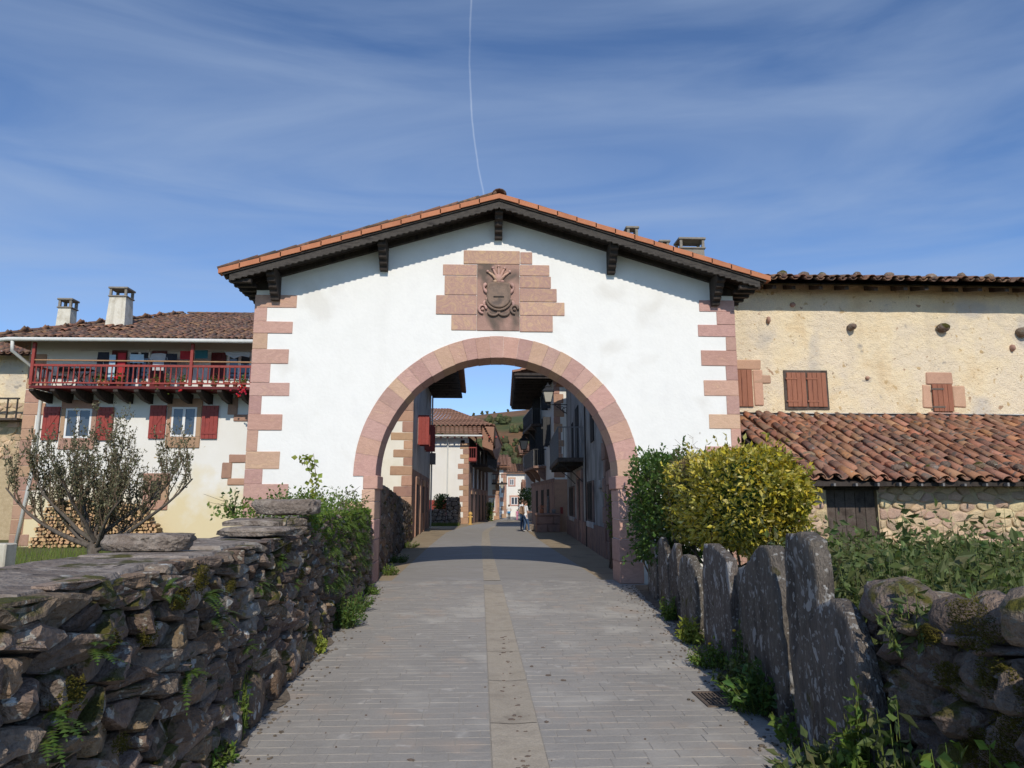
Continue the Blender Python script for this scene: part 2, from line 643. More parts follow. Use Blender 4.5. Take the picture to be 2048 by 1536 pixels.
pmat('dark_render', [(.23, .22, .21), (.31, .30, .285), (.14, .13, .125)], .8, .9, .4, 30, 0, fine=.1, streak=(1.0, .7, (.075, .068, .064)))
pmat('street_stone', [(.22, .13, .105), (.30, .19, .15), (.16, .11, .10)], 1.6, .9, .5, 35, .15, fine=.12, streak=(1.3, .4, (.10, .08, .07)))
pmat('field_stone', [(.13, .093, .068), (.235, .175, .13), (.16, .116, .088), (.31, .24, .18)], 6.0, .9, .9, 42, .3, .012,  # lighter spots in this colour also imitate stone faces lit by grazing sun
     pieces=[(.19, .135, .098), (.14, .103, .083), (.28, .19, .11), (.22, .172, .138), (.155, .112, .09), (.29, .23, .178)], pfac=.55, fine=.22,
     lichen=[((.30, .27, .235), 2.6, .60, .10), ((.52, .52, .49), 5.0, .675, .015), ((.36, .34, .29), 13.0, .615, .03), ((.26, .19, .08), 3.3, .67, .04)], moss=((.075, .072, .014), .60, 2.6), bdist=.035)
pmat('cap_slab', [(.22, .18, .15), (.32, .275, .235), (.18, .145, .12), (.28, .235, .20)], 5.0, .92, .8, 40, .12, fine=.18,
     lichen=[((.42, .40, .36), 5, .63, .05), ((.06, .05, .04), 7, .66, .03)], moss=((.07, .065, .02), .66, 3.0), bdist=.04)
pmat('lichen_slab', [(.105, .09, .076), (.18, .155, .13), (.085, .073, .063)], 3.0, .9, 1.0, 45, .2, .01, fine=.25,
     lichen=[((.36, .355, .345), 2.6, .63, .02), ((.42, .415, .40), 6.5, .635, .02), ((.34, .33, .31), 24.0, .60, .03), ((.085, .075, .03), 4.0, .66, .05)], stretch=(1.6, 1.6, .5), bdist=.045)
pmat('wall_core', [(.03, .026, .022), (.055, .045, .038)], 8, .95, .5, 30, 0, fine=.2)
pmat('round_boulder', [(.15, .112, .09), (.24, .185, .15), (.125, .095, .08)], 4, .88, 1.0, 42, .25, .012, fine=.2,
     pieces=[(.22, .155, .12), (.155, .12, .105), (.26, .195, .145)], pfac=.5, lichen=[((.33, .32, .30), 7, .655, .03), ((.24, .22, .19), 14, .61, .03)], moss=((.085, .078, .013), .575, 3.0), bdist=.045)
pmat('shed_stone', [(.50, .37, .22), (.60, .46, .29), (.44, .31, .21)], 4, .9, .7, 40, .2, .015, fine=.15,
     pieces=[(.56, .43, .26), (.62, .49, .31), (.44, .29, .23), (.52, .39, .25), (.48, .33, .27)], pfac=.6, bdist=.02)
pmat('shed_mortar', [(.40, .31, .19), (.50, .40, .26)], 6, .95, .5, 30, 0, fine=.15)
pmat('paver', [(.275, .26, .24), (.32, .302, .277), (.29, .275, .255)], 1.1, .85, .35, 60, .02, fine=.10, lo=.35, hi=.65,
     pieces=[(.285, .275, .26), (.31, .29, .267), (.275, .265, .252), (.315, .295, .272)], pfac=.2,
     lichen=[((.40, .38, .345), 1.3, .53, .16), ((.35, .305, .265), 2.1, .57, .12), ((.42, .40, .37), 5.0, .64, .08)], stretch=(1, 1.0, 1))
pmat('joint_sand', [(.29, .272, .248), (.35, .328, .295)], 7, .95, .2, 60, 0, fine=.1)
pmat('road_far', [(.265, .252, .235), (.31, .295, .272), (.285, .27, .252)], 1.1, .85, .2, 40, 0, fine=.10,
     lichen=[((.33, .315, .30), 1.3, .57, .12)], stretch=(.7, 1.8, 1))
pmat('gutter_concrete', [(.345, .302, .24), (.39, .345, .28), (.32, .28, .228)], 2.5, .9, .5, 70, .04, fine=.14,
     lichen=[((.24, .21, .17), 2.5, .62, .12)])
pmat('ochre_paving', [(.30, .235, .155), (.345, .275, .185)], 1.5, .9, .3, 50, 0, fine=.12, lichen=[((.22, .18, .13), 1.3, .58, .1)])
pmat('verge_dirt', [(.10, .08, .06), (.17, .14, .11), (.08, .066, .05)], 6, .95, .8, 40, 0, fine=.25)
pmat('grass_ground', [(.06, .075, .028), (.09, .10, .038), (.085, .075, .045)], .6, .95, .6, 20, 0, fine=.2)
pmat('hill_side', [(.045, .065, .022), (.075, .085, .03), (.15, .085, .042), (.19, .105, .05)], .010, .95, 0, .2, 0, fine=.16, lo=.36, hi=.60)
pmat('woodland_leaf', [(.045, .060, .022), (.075, .085, .032), (.055, .06, .028)], .05, .9, 0, .6, .3, .02, fine=.1, pieces=[(.05, .065, .025), (.08, .085, .035), (.085, .07, .035), (.06, .075, .028)])
pmat('red_tile', [(.30, .14, .082), (.37, .18, .105), (.22, .11, .072)], 4, .85, .5, 45, .22, .012, fine=.2,
     pieces=[(.40, .17, .085), (.29, .135, .082), (.21, .125, .092), (.34, .17, .105), (.18, .115, .088), (.25, .14, .095), (.38, .20, .12)], pfac=.62,
     lichen=[((.13, .10, .08), 6, .56, .08), ((.30, .28, .24), 11, .69, .03)])
pmat('brown_tile', [(.17, .095, .065), (.23, .13, .085), (.13, .085, .065)], 4, .9, .5, 45, .25, .012, fine=.2,
     pieces=[(.19, .105, .07), (.155, .095, .07), (.23, .13, .085), (.14, .095, .08), (.27, .14, .08)], pfac=.6,
     lichen=[((.10, .08, .068), 6, .58, .08), ((.30, .28, .25), 10, .68, .03)])
pmat('far_tile', [(.25, .13, .085), (.31, .165, .105), (.19, .105, .075)], 1.5, .9, .2, 30, .12, fine=.15, pieces=[(.27, .14, .09), (.23, .125, .085), (.31, .17, .115)], pfac=.5)
pmat('verge_tile', [(.44, .165, .08), (.50, .20, .10)], 5, .7, .15, 40, .07, fine=.05)
pmat('dark_timber', [(.028, .023, .020), (.05, .04, .034), (.02, .017, .016)], 5, .75, .6, 40, .15, fine=.2, stretch=(1, 1, .3), spec=.25)
pmat('grey_timber', [(.042, .037, .033), (.068, .06, .053), (.03, .026, .024)], 6, .85, .6, 40, .15, fine=.2, stretch=(.6, 1, 2))
pmat('weathered_timber', [(.06, .042, .034), (.10, .08, .068), (.042, .032, .027)], 4, .9, .6, 40, .2, fine=.2)
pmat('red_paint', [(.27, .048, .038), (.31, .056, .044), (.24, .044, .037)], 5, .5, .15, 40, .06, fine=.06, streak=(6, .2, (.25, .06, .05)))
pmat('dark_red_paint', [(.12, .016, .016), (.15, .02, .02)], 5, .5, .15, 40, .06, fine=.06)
pmat('brown_paint', [(.27, .105, .060), (.31, .125, .072), (.23, .09, .055)], 5, .6, .3, 40, .06, fine=.12, stretch=(3, 3, .4))
pmat('bare_rail', [(.36, .20, .10), (.42, .25, .14)], 5, .6, .2, 40, 0, fine=.1)
pmat('white_paint', [(.74, .74, .73), (.78, .78, .77)], 4, .45, .05, 40, 0, fine=.03)
pmat('zinc_white', [(.60, .61, .58), (.66, .67, .64)], 3, .5, .05, 30, 0, fine=.05, streak=(5, .3, (.42, .43, .40)))
pmat('chimney_render', [(.60, .56, .46), (.68, .65, .56), (.50, .46, .37)], 2.5, .9, .3, 40, 0, fine=.08, streak=(4, .5, (.30, .27, .20)))
pmat('chimney_cap', [(.20, .18, .15), (.28, .255, .215)], 6, .9, .4, 40, 0, fine=.15)
pmat('black_iron', [(.015, .015, .016), (.025, .025, .026)], 10, .5, .1, 60, 0, fine=.05, spec=.5)
pmat('grey_iron', [(.16, .155, .15), (.22, .21, .20)], 10, .55, .1, 60, 0, fine=.1, spec=.4)
pmat('rust_iron', [(.11, .085, .07), (.15, .115, .09)], 12, .7, .3, 60, 0, fine=.15)
pmat('lamp_glass', [(.42, .40, .34), (.46, .44, .38)], 3, .25, 0, 30, 0, fine=.02, spec=.5)
pmat('window_glass', [(.045, .060, .085), (.060, .075, .10)], .8, .04, 0, 30, 0, fine=0, spec=.8)
pmat('dark_interior', [(.012, .011, .010), (.02, .018, .016)], 4, .9, 0, 30, 0, fine=0)
pmat('log_bark', [(.20, .13, .075), (.26, .175, .105)], 8, .9, .6, 40, .25, .01, fine=.2)
pmat('log_end', [(.50, .31, .15), (.58, .38, .20), (.42, .25, .125)], 7, .85, .3, 50, .22, .012, fine=.14)
pmat('terracotta', [(.46, .17, .09), (.52, .21, .11)], 7, .8, .2, 40, .12, fine=.08)
pmat('yellow_paint', [(.55, .34, .10), (.60, .38, .12)], 7, .45, .1, 40, 0, fine=.05)
pmat('contrail_ice', [(.85, .86, .88)], 1, 1.0, 0, 1, 0, fine=0)
# foliage
LT = (.35, (1.0, 1.0, .55))
pmat('variegated_leaf', [(.36, .30, .035), (.22, .22, .03)], 9, .45, .1, 60, .25, .012, fine=.08, pfac=.8,
     pieces=[(.74, .60, .06), (.68, .60, .14), (.18, .20, .03), (.78, .71, .30), (.72, .56, .06), (.13, .14, .03), (.74, .64, .16), (.50, .45, .07), (.72, .62, .10)], trans=LT, spec=.45)
pmat('green_leaf', [(.06, .125, .028), (.095, .17, .04)], 7, .45, .1, 60, .28, .02, fine=.08, pfac=.6,
     pieces=[(.06, .12, .028), (.095, .17, .04), (.045, .09, .025), (.12, .20, .045)], trans=LT, spec=.4)
pmat('nettle_leaf', [(.085, .125, .04), (.125, .17, .052), (.11, .125, .048)], 3, .6, .1, 60, .3, .025, fine=.1, pfac=.6,
     pieces=[(.09, .14, .042), (.13, .19, .055), (.105, .125, .055), (.17, .21, .08), (.19, .17, .09), (.065, .095, .035)], trans=LT, spec=.3)
pmat('fresh_leaf', [(.10, .18, .03), (.15, .23, .04)], 6, .5, .1, 60, .25, .02, fine=.08, pieces=[(.10, .18, .03), (.15, .22, .045), (.08, .14, .03), (.19, .24, .05)], trans=LT)
pmat('lime_leaf', [(.26, .30, .05), (.32, .36, .07)], 6, .5, .1, 60, .2, .02, fine=.08, trans=LT)
pmat('tree_leaf', [(.12, .125, .065), (.17, .17, .095), (.14, .13, .075)], 4, .5, .1, 60, .3, .02, fine=.1, pieces=[(.11, .12, .06), (.18, .18, .10), (.15, .125, .08), (.23, .22, .13)], trans=(.25, (1, 1, .6)))
pmat('fern_leaf', [(.055, .10, .022), (.09, .15, .03)], 7, .5, .1, 60, .25, .02, fine=.08, pieces=[(.05, .095, .02), (.10, .16, .032), (.07, .12, .025)], trans=LT)
pmat('moss_tuft', [(.085, .078, .012), (.125, .108, .018), (.06, .056, .012)], 9, .9, .2, 80, .3, .015, fine=.15, trans=(.3, (1, 1, .5)))
pmat('grass_blade', [(.10, .15, .03), (.14, .19, .04), (.16, .15, .06)], 4, .6, 0, 60, .25, .02, fine=.05, trans=LT)
pmat('dry_twig', [(.11, .075, .05), (.16, .115, .075)], 9, .9, .3, 60, .2, fine=.1)
pmat('bark', [(.085, .07, .056), (.14, .118, .098), (.06, .05, .042)], 14, .95, .8, 60, .1, fine=.2, stretch=(1, 1, .4), moss=((.12, .12, .08), .68, 9))
pmat('red_petal', [(.55, .02, .03), (.62, .03, .05)], 9, .6, 0, 60, .2, .01, fine=.05, trans=(.3, (1, .6, .6)))
pmat('white_petal', [(.75, .75, .72)], 9, .6, 0, 60, .1, fine=.02)
pmat('yellow_petal', [(.75, .48, .02)], 9, .6, 0, 60, .1, fine=.02)
# people and cloth
pmat('skin', [(.50, .30, .22), (.54, .33, .245)], 9, .55, 0, 60, 0, fine=.04)
pmat('hair_brown', [(.05, .028, .018), (.075, .045, .028)], 30, .5, .3, 80, 0, fine=.15)
pmat('white_shirt', [(.72, .74, .78), (.76, .78, .81)], 5, .8, .15, 30, 0, fine=.03)
pmat('jeans', [(.045, .085, .17), (.06, .11, .21)], 9, .85, .2, 60, 0, fine=.1)
pmat('dark_cloth', [(.025, .028, .04), (.035, .038, .05)], 9, .85, .2, 60, .2, fine=.1)
pmat('blue_cloth', [(.05, .25, .55), (.06, .29, .60)], 9, .8, .2, 60, 0, fine=.05)
pmat('pink_cloth', [(.58, .22, .38), (.64, .26, .42)], 9, .8, .2, 60, 0, fine=.05)
pmat('tan_canvas', [(.30, .20, .13), (.26, .16, .11), (.36, .26, .17)], 9, .85, .3, 60, 0, fine=.1)
pmat('shoe', [(.45, .43, .41), (.50, .48, .45)], 9, .7, .1, 60, 0, fine=.05)
pmat('grey_cloth', [(.42, .43, .44), (.48, .49, .50)], 6, .9, .2, 50, .1, fine=.05)
pmat('red_cloth', [(.42, .03, .04), (.48, .04, .05)], 6, .9, .2, 50, .1, fine=.05)
pmat('teal_cloth', [(.03, .13, .15), (.04, .16, .18)], 6, .9, .2, 50, .1, fine=.05)
pmat('pale_blue_cloth', [(.42, .58, .70), (.48, .64, .75)], 6, .9, .2, 50, .1, fine=.05)

# ------------------------------------------------------------------ ground, road, pavements
def gz(y):
    return -0.009 * max(0.0, min(y, 110.0) - 40.0)


YB = [-60, 0, 14, 40, 60, 80, 110, 400, 1500, 9000]
g = MB()
for a, b in zip(YB, YB[1:]):
    g.add([(-6000, a, gz(a) - .02), (6000, a, gz(a) - .02), (6000, b, gz(b) - .02), (-6000, b, gz(b) - .02)], [(0, 1, 2, 3)])
go = g.build('ground', 'grass_ground')
go['kind'] = 'structure'
go['label'] = 'grassy ground reaching to the hills'

CL = [(-6, .26), (14.3, .25), (27, .21), (38, .28), (44, .55), (52, 1.25), (60, 2.1), (70, 3.2), (80, 4.2), (92, 4.9), (112, 5.6)]


def cx(y):
    for (a, xa), (b, xb) in zip(CL, CL[1:]):
        if y <= b:
            return xa + (xb - xa) * (y - a) / (b - a)
    return CL[-1][1]


def strip(name, x0, x1, ys, dz, mat):
    mb = MB()
    for a, b in zip(ys, ys[1:]):
        n0 = len(mb.v)
        mb.add([(x0(a), a, gz(a) + dz), (x1(a), a, gz(a) + dz), (x1(b), b, gz(b) + dz), (x0(b), b, gz(b) + dz)], [(0, 1, 2, 3)])
    o = mb.build(name, mat)
    o['kind'] = 'structure'
    return o


def wl_x(y):            # foot of the left wall
    return -1.68 - .0477 * (y - 4.72)


def wr_x(y):            # foot of the standing stones
    return 2.22 + .094 * (y - 4.87)


ysn = [-6, 0, 4, 8, 12, 15.0]
ysf = [15.0, 20, 27, 33, 38, 41, 44, 48, 52, 56, 60, 65, 70, 75, 80, 86, 92, 100, 112]
ROAD = strip('road', lambda y: wl_x(y) - .3, lambda y: wr_x(y) + .35, ysn, 0.0, 'joint_sand')
ROAD['label'] = 'grey paved lane running up to the gateway'
rf = strip('road', lambda y: cx(y) - (2.05 + .0 * y if y < 40 else 2.0), lambda y: cx(y) + 2.25, ysf, 0.004, 'road_far')
rf['label'] = 'grey village street beyond the archway'
pv = strip('pavement', lambda y: min(cx(y) - 2.0, -3.4) - 1.5, lambda y: cx(y) - 2.05 if y < 41 else cx(y) - 2.0, ysf, 0.0, 'ochre_paving')
pv['label'] = 'ochre paved strip along the left side of the street'
pv2 = strip('pavement', lambda y: cx(y) + 2.25, lambda y: max(cx(y) + 2.3, 5.2) + 1.2, ysf, 0.0, 'ochre_paving')
pv2['label'] = 'ochre paved strip along the shaded right side of the street'

# gutter: shallow dished concrete channel, cast in lengths
mb = MB()
ys_g = [-2 + 1.25 * i for i in range(14)]
for a, b in zip(ys_g, ys_g[1:]):
    b2 = b - .012
    vs_ = []
    for y in (a, b2):
        for t, z in ((-.17, .009), (-.11, .007), (-.03, .001), (.03, .001), (.11, .007), (.17, .009)):
            vs_.append((cx(y) + t, y, z + .004))
    mb = MB().add(vs_, [(i, i + 1, i + 7, i + 6) for i in range(5)])
    o = mb.build('gutter_length', 'gutter_concrete', ROAD)
strip('gutter', lambda y: cx(y) - .17, lambda y: cx(y) + .17, ysf, .008, 'gutter_concrete')['label'] = 'pale concrete gutter line down the middle of the street'

# pavers of the near lane: .25 x .145 in running bond, the nearest ones singly
PL, PW, GP = .25, .145, .004


def paver(mb, x0, x1, y0, y1, h):
    b = .003
    t = [rnd.uniform(-.0018, .0018) for _ in range(4)]
    vs_ = [(x0, y0, h - .012), (x1, y0, h - .012), (x1, y1, h - .012), (x0, y1, h - .012),
           (x0 + b, y0 + b, h + t[0]), (x1 - b, y0 + b, h + t[1]), (x1 - b, y1 - b, h + t[2]), (x0 + b, y1 - b, h + t[3])]
    mb.add(vs_, [(4, 5, 6, 7), (0, 1, 5, 4), (1, 2, 6, 5), (2, 3, 7, 6), (3, 0, 4, 7)])


GRATE = (1.80, 2.22, 5.86, 6.30)
allp = []
row = 0
y = 3.9
while y < 15.0:
    x = wl_x(y) + .03 + (PL / 2 if row % 2 else 0) + rnd.uniform(-.06, .06) - PL
    xr = wr_x(y) - .03
    gl, gr = cx(y) - .175, cx(y) + .175
    while x < xr:
        pl = PL * rnd.uniform(.8, 1.15)
        x0, x1 = max(x + GP / 2, wl_x(y) + .02), min(x + pl - GP / 2, xr)
        segs = [(x0, x1)]
        if x0 < gr and x1 > gl:
            segs = [(x0, gl), (gr, x1)]
        for a, b in segs:
            if b - a > .03 and not (b > GRATE[0] and a < GRATE[1] and y + PW > GRATE[2] and y < GRATE[3]):
                allp.append((a, b, y + GP / 2, y + PW - GP / 2))
        x += pl
    y += PW
    row += 1
vis = [p for p in allp if p[2] > 4.55 and -1.75 < p[0] < 2.4]
single = set(vis[:300])
rest = MB()
for p in allp:
    if p in single:
        mb = MB()
        paver(mb, *p, .0030 + rnd.uniform(-.0008, .0008))
        mb.build('paver', 'paver', ROAD)
    else:
        paver(rest, *p, .0030 + rnd.uniform(-.0008, .0008))
rest.build('paving', 'paver', ROAD, kind='stuff')

# drain grate
dg = thing('drain_grate', 'square rusty iron drain grate set in the lane', 'grate', (2.0, 6.08, 0))
mb = MB()
x0, x1, y0, y1 = GRATE
for a in ((x0, x1, y0, y0 + .03), (x0, x1, y1 - .03, y1), (x0, x0 + .03, y0 + .03, y1 - .03), (x1 - .03, x1, y0 + .03, y1 - .03)):
    mb.box(*a, -.005, .012)
mb.build('frame', 'rust_iron', dg)
for i in range(12):
    xx = x0 + .045 + i * .0295
    MB().box(xx, xx + .014, y0 + .03, y1 - .03, -.005, .009).build('bar', 'rust_iron', dg)
MB().add([(x0, y0, .002), (x1, y0, .002), (x1, y1, .002), (x0, y1, .002)], [(0, 1, 2, 3)]).build('shaft', 'dark_interior', dg)

# dried droppings and leaf bits on the lane
mb = MB()
for i in range(70):
    yy = rnd.uniform(4.4, 9)
    xx = cx(yy) + rnd.gauss(.03, .05) if i < 45 else rnd.uniform(-1.5, 2.0)
    r = rnd.choice((.006, .008, .010, .012, .02)) * (1.0 if i < 67 else 1.8)
    mb.ball((xx, yy, .006), (r * rnd.uniform(.8, 1.5), r, .007), 7, 4, jit=.25)
o = mb.build('droppings', 'rust_iron')
tag(o, 'small dark droppings scattered along the gutter', None, kind='stuff')
mb = MB()
for i in range(900):
    side = rnd.random() < .5
    yy = rnd.uniform(4.2, 14)
    t = abs(rnd.gauss(0, .16))
    xx = wl_x(yy) + .03 + t if side else wr_x(yy) - .05 - t * 1.4
    r = rnd.uniform(.006, .02)
    mb.ball((xx, yy, .008), (r * rnd.uniform(.7, 1.4), r, r * .5), 5, 3, jit=.2)
o = mb.build('gravel', 'verge_dirt')
tag(o, 'grit and crumbs gathered along both wall feet', None, kind='stuff')
# ragged dirt edge at the wall feet
mb = MB()
for sgn, fx in ((1, wl_x), (-1, wr_x)):
    yy = 3.5
    while yy < 14.0:
        w0 = .06 + .12 * (noise.noise(Vector((yy * 1.7, sgn * 9, 0))) + .6)
        w1 = .06 + .12 * (noise.noise(Vector(((yy + .15) * 1.7, sgn * 9, 0))) + .6)
        a = fx(yy)
        b = fx(yy + .15)
        mb.add([(a - sgn * .4, yy, .02), (a + sgn * w0, yy, .0095), (b + sgn * w1, yy + .15, .0095), (b - sgn * .4, yy + .15, .02)], [(0, 1, 2, 3)])
        yy += .15
o = mb.build('verge_soil', 'verge_dirt')
tag(o, 'strip of bare soil at the foot of both walls', None, kind='structure')

# ------------------------------------------------------------------ hills
def hill_h(x, y):
    t = max(0.0, min(1.0, (y - 250) / 470))
    s = t * t * (3 - 2 * t)
    crest = 86 + .105 * x if x > -400 else 44
    crest = 88 + max(-60, min(70, .13 * x)) + 3 * noise.noise(Vector((x / 180, 0, 3)))
    h = s * crest + 4 * s * noise.noise(Vector((x / 90, y / 110, 1)))
    if y > 720:
        h -= (y - 720) * .12
    return h - 3


mb = MB()
nx, ny = 70, 34
for j in range(ny):
    for i in range(nx):
        x = -1000 + 2000 * i / (nx - 1)
        y = 230 + 900 * j / (ny - 1)
        mb.v.append((x, y, hill_h(x, y)))
for j in range(ny - 1):
    for i in range(nx - 1):
        a = j * nx + i
        mb.f.append((a, a + 1, a + nx + 1, a + nx))
        mb.m.append(0)
o = mb.build('hill', 'hill_side', smooth=True)
o['kind'] = 'structure'
o['label'] = 'brown bracken hill rising behind the village'


def blob_tree(mb, c, r, h, rr):
    """far tree: several noisy leaf clumps"""
    for k in range(5):
        p = Vector(c) + Vector((rr.uniform(-.5, .5) * r, rr.uniform(-.5, .5) * r, h * rr.uniform(.35, .85)))
        q = r * rr.uniform(.38, .62)
        mb.ball(p, (q, q, q * rr.uniform(.8, 1.2)), 6, 5, jit=.28)
    mb.tube([c, (c[0], c[1], c[2] + h * .5)], r * .07, 4)


rr = random.Random(5)
mb = MB()
for i in range(620):
    yy = rr.uniform(255, 560)
    xx = yy * rr.uniform(-.10, .17)
    dens = noise.noise(Vector((xx / 45, yy / 60, 8)))
    lim = 470 + 60 * noise.noise(Vector((xx / 50, 2, 2)))
    if yy > lim and dens < .25:
        continue
    blob_tree(mb, (xx, yy, hill_h(xx, yy) - 1), rr.uniform(2.8, 5.2), rr.uniform(5, 9), rr)
o = mb.build('woodland', 'woodland_leaf')
tag(o, 'green woodland covering the lower slope of the hill', None, kind='stuff')
for i, (dx, lab) in enumerate([(-.0105, 'lone conifer on the skyline of the hill, leftmost'), (.0016, 'taller round tree on the hill skyline'),
                               (.0087, 'round tree on the hill skyline next to its twin'), (.0187, 'low bush on the bare hill crest'),
                               (.038, 'round tree on the hill crest near the dark eave')]):
    t = None
    yy = 715
    xx = dx * yy
    base = (xx, yy, hill_h(xx, yy) - 1)
    t = thing('hill_tree', lab, 'tree', base, 'trees along the hill crest')
    mb = MB()
    hh = (5, 6, 5, 3, 4)[i]
    for k in range(9):
        a = rr.uniform(0, 6.28)
        r0 = rr.uniform(0, 1.3)
        mb.ball((xx + r0 * math.cos(a), yy + r0 * math.sin(a), base[2] + hh * rr.uniform(.4, .95)), rr.uniform(.6, 1.1), 6, 5, jit=.3)
    mb.build('crown', 'woodland_leaf', t)
    MB().tube([base, (xx, yy, base[2] + hh * .6)], [.35, .2], 6).build('trunk', 'bark', t)

# ------------------------------------------------------------------ roof tiles
def tile_mesh(name, mat, r0=.105, r1=.085, L=.46, th=.016, up=True, n=6):
    """canal tile: half tube, r0 at the lower (-y) end, with thickness"""
    mb = MB()
    vs_, fs = [], []
    for (y, r) in ((0.0, r0), (L, r1)):
        for rr_ in (r, r - th):
            for k in range(n + 1):
                a = math.pi * k / n
                z = rr_ * math.sin(a) * .8
                vs_.append((-rr_ * math.cos(a), y, z if up else -z + .075))
    m = n + 1
    for k in range(n):
        fs += [(k, k + 1, 2 * m + k + 1, 2 * m + k), (m + k, 3 * m + k, 3 * m + k + 1, m + k + 1), (k, m + k, m + k + 1, k + 1), (2 * m + k, 2 * m + k + 1, 3 * m + k + 1, 3 * m + k)]
    fs += [(0, 2 * m, 3 * m, m), (n, m + n, 3 * m + n, 2 * m + n)]
    mb.add(vs_, fs)
    me = mb.mesh(name, mat)
    me.polygons.foreach_set('use_smooth', [True] * len(me.polygons))
    return me


TILES = {}


def tile_field(parent, O, U, S, ncol, nrow, sp, ex, mat, nparts=300, jit=1.0, pan_rows=1, keep=None, seed=1, sag=0.0):
    """covers and pans laid on a slope: O lower corner, U along the eave, S up the slope"""
    rr_ = random.Random(seed)
    O, U, S = Vector(O), Vector(U).normalized(), Vector(S).normalized()
    Nn = U.cross(S)
    if Nn.z < 0:
        Nn = -Nn
    if mat not in TILES:
        TILES[mat] = (tile_mesh('cover_tile_' + mat, mat), tile_mesh('pan_tile_' + mat, mat, .088, .11, .46, .016, False))
    cov, pan = TILES[mat]
    items = []
    for i in range(ncol):
        cj = rr_.uniform(-.02, .02) * jit
        for j in range(nrow):
            if keep and not keep((i + .5) / ncol, j / nrow):
                continue
            p = O + U * ((i + .5) * sp + cj + rr_.uniform(-.012, .012) * jit) + S * (j * ex + rr_.uniform(-.03, .03) * jit)
            p += Nn * (.055 + sag * noise.noise(Vector((i * .21, j * .21, seed))))
            B = Matrix((U, S, Nn)).transposed().to_4x4()
            rot = Matrix.Rotation(rr_.gauss(0, .035) * jit, 4, 'Z') @ Matrix.Rotation(rr_.gauss(.035, .015), 4, 'X') @ Matrix.Rotation(rr_.gauss(0, .06) * jit, 4, 'Y')
            items.append((Matrix.Translation(p) @ B @ rot, cov, 0))
            q = p + U * sp * .5 - Nn * .05
            items.append((Matrix.Translation(q) @ B @ Matrix.Rotation(.03, 4, 'X'), pan, 1 if j >= pan_rows else 0))
    items.sort(key=lambda t: (t[2], t[0].to_translation().length))
    rest = [MB(), MB()]
    cnt = 0
    for Mx, me, pr in items:
        if pr == 0 and cnt < nparts:
            o = bpy.data.objects.new('roof_tile', me)
            link(o, parent, Mx)
            cnt += 1
        else:
            b = rest[0]
            b.add([Mx @ v.co for v in me.vertices], [tuple(p.vertices) for p in me.polygons])
    if rest[0].v:
        rest[0].build('tile_bed', mat, parent, smooth=True, kind='stuff')


def ribbed_roof(mb, a, b, c, d, sp=.36, h=.13):
    """far roof: a-b eave, d-c ridge; courses of rounded covers with deep narrow valleys, stepped in rows"""
    a, b, c, d = map(Vector, (a, b, c, d))
    n = max(2, int((b - a).length / sp))
    nn = (b - a).cross(d - a).normalized()
    if nn.z < 0:
        nn = -nn
    prof = ((0, -.06), (.10, .55), (.26, .93), (.5, 1.0), (.74, .93), (.90, .55))
    cols = []
    for i in range(n):
        j = rnd.uniform(-.25, .25) * h * .3
        for t, hh in prof:
            cols.append(((i + t) / n, hh * h + j))
    cols.append((1.0, 0))
    rows = max(2, min(26, int(((d - a).length) / .45)))
    vs_, fs = [], []
    m = len(cols)
    for r in range(rows):
        for e, lift in ((r / rows, .035), ((r + 1) / rows, 0.0)):
            for t, hh in cols:
                vs_.append(a.lerp(b, t).lerp(d.lerp(c, t), e) + nn * (hh + lift))
        o = r * 2 * m
        fs += [(o + i, o + i + 1, o + m + i + 1, o + m + i) for i in range(m - 1)]
    mb.add(vs_, fs)
    return mb


# ------------------------------------------------------------------ the gateway
GX, GY, GT = .335, 14.3, .75
RI, RO, ZC = 2.44, 2.86, 2.10
HW = 4.96
gate = thing('village_gateway', 'white gabled gateway with a pink stone arch spanning the lane', 'gateway', (GX, GY + .3, 0))
GF = frame(GX, GY, 1, 0)                       # u from the centre line, outward to the camera
slope_g = .305
ZR = 7.56                                      # wall top at the centre


def wall_top(u):
    return ZR - slope_g * abs(u)


us = sorted(set([-HW, HW, -4, -3.4, 3.4, 4, -RI, RI] + [RI * math.cos(math.pi * k / 40) for k in range(41)]))


def arch_z(u):
    return ZC + math.sqrt(max(0, RI * RI - u * u)) if abs(u) <= RI + 1e-6 else 0.0


mb = MB()
for a, b in zip(us, us[1:]):
    inside = abs((a + b) / 2) < RI
    za, zb = (arch_z(a), arch_z(b)) if inside else (0.0, 0.0)
    P = [GF(a, 0, za), GF(b, 0, zb), GF(b, 0, wall_top(b)), GF(a, 0, wall_top(a)), GF(a, -GT, za), GF(b, -GT, zb), GF(b, -GT, wall_top(b)), GF(a, -GT, wall_top(a))]
    mb.add(P, [(0, 1, 2, 3), (5, 4, 7, 6), (3, 2, 6, 7), (0, 4, 5, 1)])
for u in (-HW, HW):
    mb.add([GF(u, 0, 0), GF(u, -GT, 0), GF(u, -GT, wall_top(u)), GF(u, 0, wall_top(u))], [(0, 1, 2, 3)])
for u in (-RI, RI):
    mb.add([GF(u, 0, 0), GF(u, -GT, 0), GF(u, -GT, ZC), GF(u, 0, ZC)], [(0, 1, 2, 3)])
mb.build('wall', 'white_limewash', gate)

